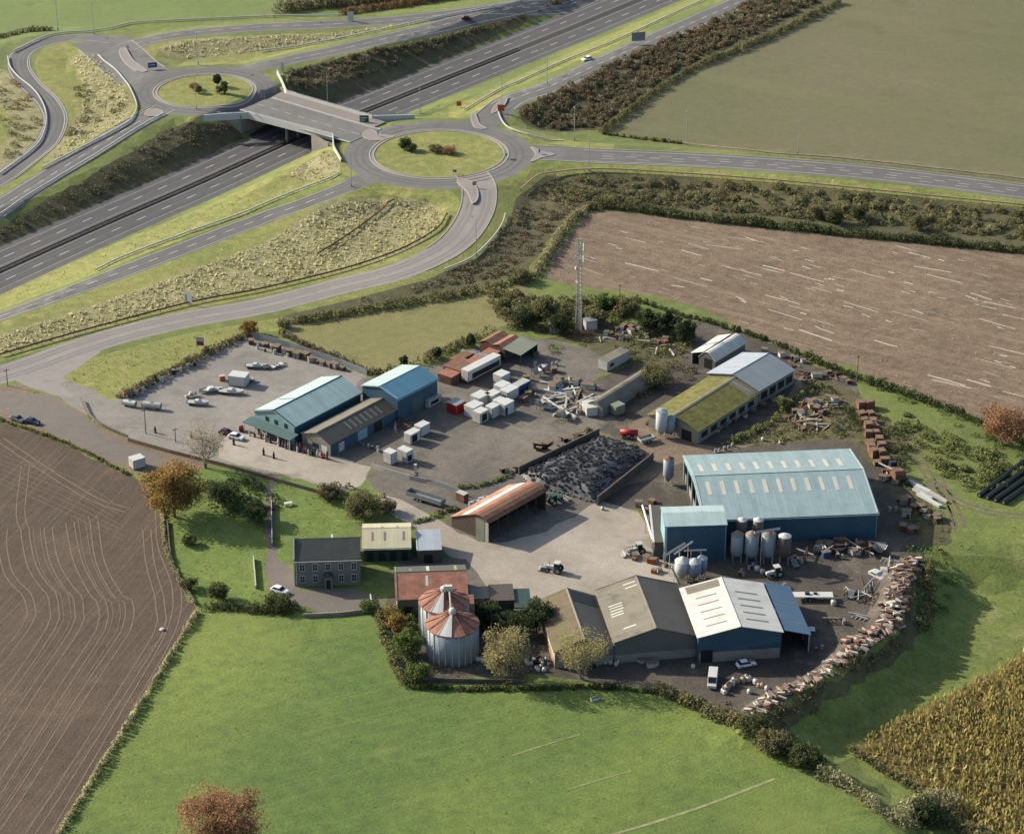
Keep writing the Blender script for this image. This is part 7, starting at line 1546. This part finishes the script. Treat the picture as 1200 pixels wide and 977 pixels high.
# a low arc of pale bags inside the corner
bw = [(848, 812), (852, 806), (858, 802), (865, 799), (872, 797), (879, 798), (885, 802), (891, 805), (897, 808), (850, 808), (862, 800), (869, 798), (876, 797), (855, 804)]
row('bag', ['white', 'pale_timber'], bw, 'bag in the low arc inside the yard corner', 'bags of the low arc', 41, (.9, 1.4), 2, 28)
# ---- garden bits, walls, fences
def wall(pxs, h, w_, mat, label, name='garden_wall', cat='wall', smooth=False):
    path = catmull(gl(pxs), 3) if smooth else resample(gl(pxs), 3); o0 = path[0]; z0 = hz(o0.x, o0.y); L = offset(path, w_/2); Rr = offset(path, -w_/2); vs = []
    for a, b in zip(L, Rr):
        z = hz(a.x, a.y)-z0; vs += [(a.x-o0.x, a.y-o0.y, z+h), (b.x-o0.x, b.y-o0.y, z+h), (b.x-o0.x, b.y-o0.y, z-.3), (a.x-o0.x, a.y-o0.y, z-.3)]
    n = len(path); fs = [(4*i+k_, 4*i+(k_+1) % 4, 4*i+4+(k_+1) % 4, 4*i+4+k_) for i in range(n-1) for k_ in range(4)]+[(0, 1, 2, 3), (4*n-1, 4*n-2, 4*n-3, 4*n-4)]
    m = MB(); m.add(vs, fs); o = m.build(name, mat, loc=(o0.x, o0.y, z0)); return tag(o, label, cat)
wall([(356, 723), (400, 721), (440, 716)], .9, .35, 'concrete', 'low pale garden wall before the farmhouse drive')
wall([(318, 590), (319, 640)], 1.1, .2, 'galv', 'thin pale fence wall beside the garden drive', 'garden_fence', 'fence')
wall([(297, 655), (300, 690)], 1.0, .25, 'dirty_white', 'short white wall in the garden beside the drive'); wall([(434, 700), (438, 716)], 1.0, .2, 'white', 'white gate piece at the corner of the farmhouse drive', 'gate', 'gate')
wall([(196, 612), (200, 650), (210, 678), (228, 708)], .7, .3, 'dark_concrete', 'old stone wall along the curved edge of the ploughed field', 'field_wall', 'wall', True)
wall([(436, 548), (450, 553), (480, 562), (500, 566)], 1.2, .15, 'galv', 'pale panel fence at the lane edge below the cold boxes', 'panel_fence', 'fence')
wall([(505, 566), (530, 575), (548, 582)], 1.2, .15, 'grey_metal', 'grey sheet fence between the lane and the rusty barn', 'panel_fence', 'fence')
wall([(150, 517), (200, 531), (260, 546)], 1.0, .2, 'timber', 'timber fence between lane and parking ground', 'lane_fence', 'fence')
wall([(260, 546), (330, 566), (380, 580)], 1.0, .2, 'dark_concrete', 'dark boundary wall of the garden along the lane'); wall([(482, 798), (560, 800), (610, 800)], 1.0, .15, 'dark_concrete', 'dark low fence behind the tall bins', 'yard_fence', 'fence')
wall([(446, 574), (470, 588), (500, 604), (520, 618)], .25, .3, 'kerb', 'pale kerb along the lower side of the lane', 'lane_kerb', 'kerb') if False else None
wall([(296, 396), (340, 408), (400, 428), (430, 440)], 1.8, .1, 'grey_metal', 'tall mesh fence at the back of the front yard', 'mesh_fence', 'fence')
q = g(487, 560); e = empty('white_post', q, 0, 'tall white gate pillar beside the two cold boxes at the lane fence', 'pillar'); m = MB(); m.box(-.3, .3, -.3, .3, -.1, 3.6); m.build('shaft', 'white', e); m = MB(); m.box(-.36, .36, -.36, .36, 3.6, 3.75); m.build('cap', 'dirty_white', e)
q = g(338, 592); e = empty('garden_table', q, R(20), 'white garden table on the lawn', 'table'); m = MB(); m.box(-1, 1, -.5, .5, .7, .78); m.build('table_top', 'white', e)
for x in (-.8, .8): m = MB(); m.box(x-.08, x+.08, -.4, .4, -.05, .7); m.build('leg', 'dirty_white', e)
# telegraph poles
def pole(px, h, label):
    q = g(*px); e = empty('telegraph_pole', q, R(30), label, 'pole'); m = MB(); m.tube((0, 0, -.2), (0, 0, h), .14, .1, 7); m.build('shaft', 'timber', e); m = MB(); m.box(-.8, .8, -.06, .06, h-.6, h-.45); m.build('crossarm', 'timber', e)
    for x in (-.6, .6): m = MB(); m.lathe([(.06, h-.45), (.08, h-.3), (.03, h-.22)], (x, 0), 6); m.build('insulator', 'white', e)
pole((171, 508), 7, 'telegraph pole on the forecourt between lane and front yard'); pole((1004, 448), 8, 'telegraph pole in the hedge of the stubble field'); pole((726, 356), 6, 'short pole with pale top at the lower edge of the stubble field'); pole((9, 452), 5, 'pole beside the road mouth at the left edge'); pole((206, 518), 4, 'short pole beside the almost bare tree')
q = g(104, 489); 
rail([(95, 470), (104, 488), (120, 500), (150, 514)], 'post and rail fence at the edge of the lane by the road mouth', name='lane_fence', mat='timber', h=1.1, post=2.5)
# small cattle drinkers / marks in fields
q = g(697, 820); e = empty('field_trough', q, R(20), 'white water trough at the top edge of the green field', 'trough'); m = MB(); m.box(-.9, .9, -.35, .35, 0, .6); m.build('tub', 'white', e); m = MB(); m.box(-.8, .8, -.27, .27, .602, .62); m.build('water', 'glass', e)
q = g(190, 738); e = empty('field_bag', q, R(20), 'white bag dropped in the ploughed field', 'bag'); m = MB(); m.lathe([(.5, 0), (.6, .2), (.4, .45), (.1, .5)], seg=9); m.build('sack', 'white', e)
# worn path in the green field
pt = MB(); strip(pt, catmull(gl([(690, 985), (760, 965), (830, 942), (908, 912)]), 3), .7, .035); strip(pt, catmull(gl([(600, 885), (640, 872), (680, 860)]), 3), .35, .035); strip(pt, catmull(gl([(665, 925), (700, 914), (740, 903)]), 3), .35, .035)
M['worn'] = flat('worn_grass_track', (162, 164, 112), .95, .3, .5); pt.build('worn_track', 'worn')['kind'] = 'structure'
# ditch line and its fence across the dry grass
rail([(0, 418), (100, 389), (222, 357), (300, 342), (400, 318), (470, 294), (512, 270), (524, 252)], 'dark fence line between the dry grass and the loop road verge', name='roadside_fence', mat='rust_dark', h=1.0, post=6)
rail([(372, 300), (410, 276), (455, 240), (462, 236)], 'dark fence line crossing the dry grass near the bend', name='roadside_fence', mat='rust_dark', h=1.0, post=6)

rt = MB()
for rp in ([(1066, 498), (1074, 530), (1092, 562), (1120, 586), (1160, 600), (1205, 606)], [(1098, 560), (1116, 592), (1126, 618)], [(1090, 566), (1108, 598), (1114, 622)]):
    w_ = catmull(gl(rp), 2)
    for s_ in (-.95, .95): strip(rt, offset(w_, s_), .75, .03)
M['rut'] = flat('muddy_rut', (128, 114, 96), .95, .3, .6); rt.build('tractor_ruts', 'rut')['kind'] = 'structure'
sr = MB(); r2 = random.Random(77); sp = [(p.x, p.y) for p in gl([(705, 262), (900, 280), (1190, 305), (1190, 480), (1062, 440), (900, 385), (760, 330), (655, 315)])]
for (x, y) in rand_in(sp, 95, 78):
    L_ = r2.choice([2, 3, 4, 7, 11]); a = R(-34+r2.uniform(-9, 9)); d_ = Vector((math.cos(a), math.sin(a), 0)); bend = r2.uniform(-.15, .15)
    c = [Vector((x, y, 0))+d_*t+Vector((-d_.y, d_.x, 0))*bend*t for t in (0, L_*.33, L_*.66, L_)]
    strip(sr, [v+Vector((r2.uniform(-.15, .15), r2.uniform(-.15, .15), 0)) for v in c], r2.uniform(.25, .75), .03)
M['straw_row'] = flat('pale_straw_row', (206, 194, 174), .95, .3, 1.5); sr.build('straw_rows', 'straw_row')['kind'] = 'structure'
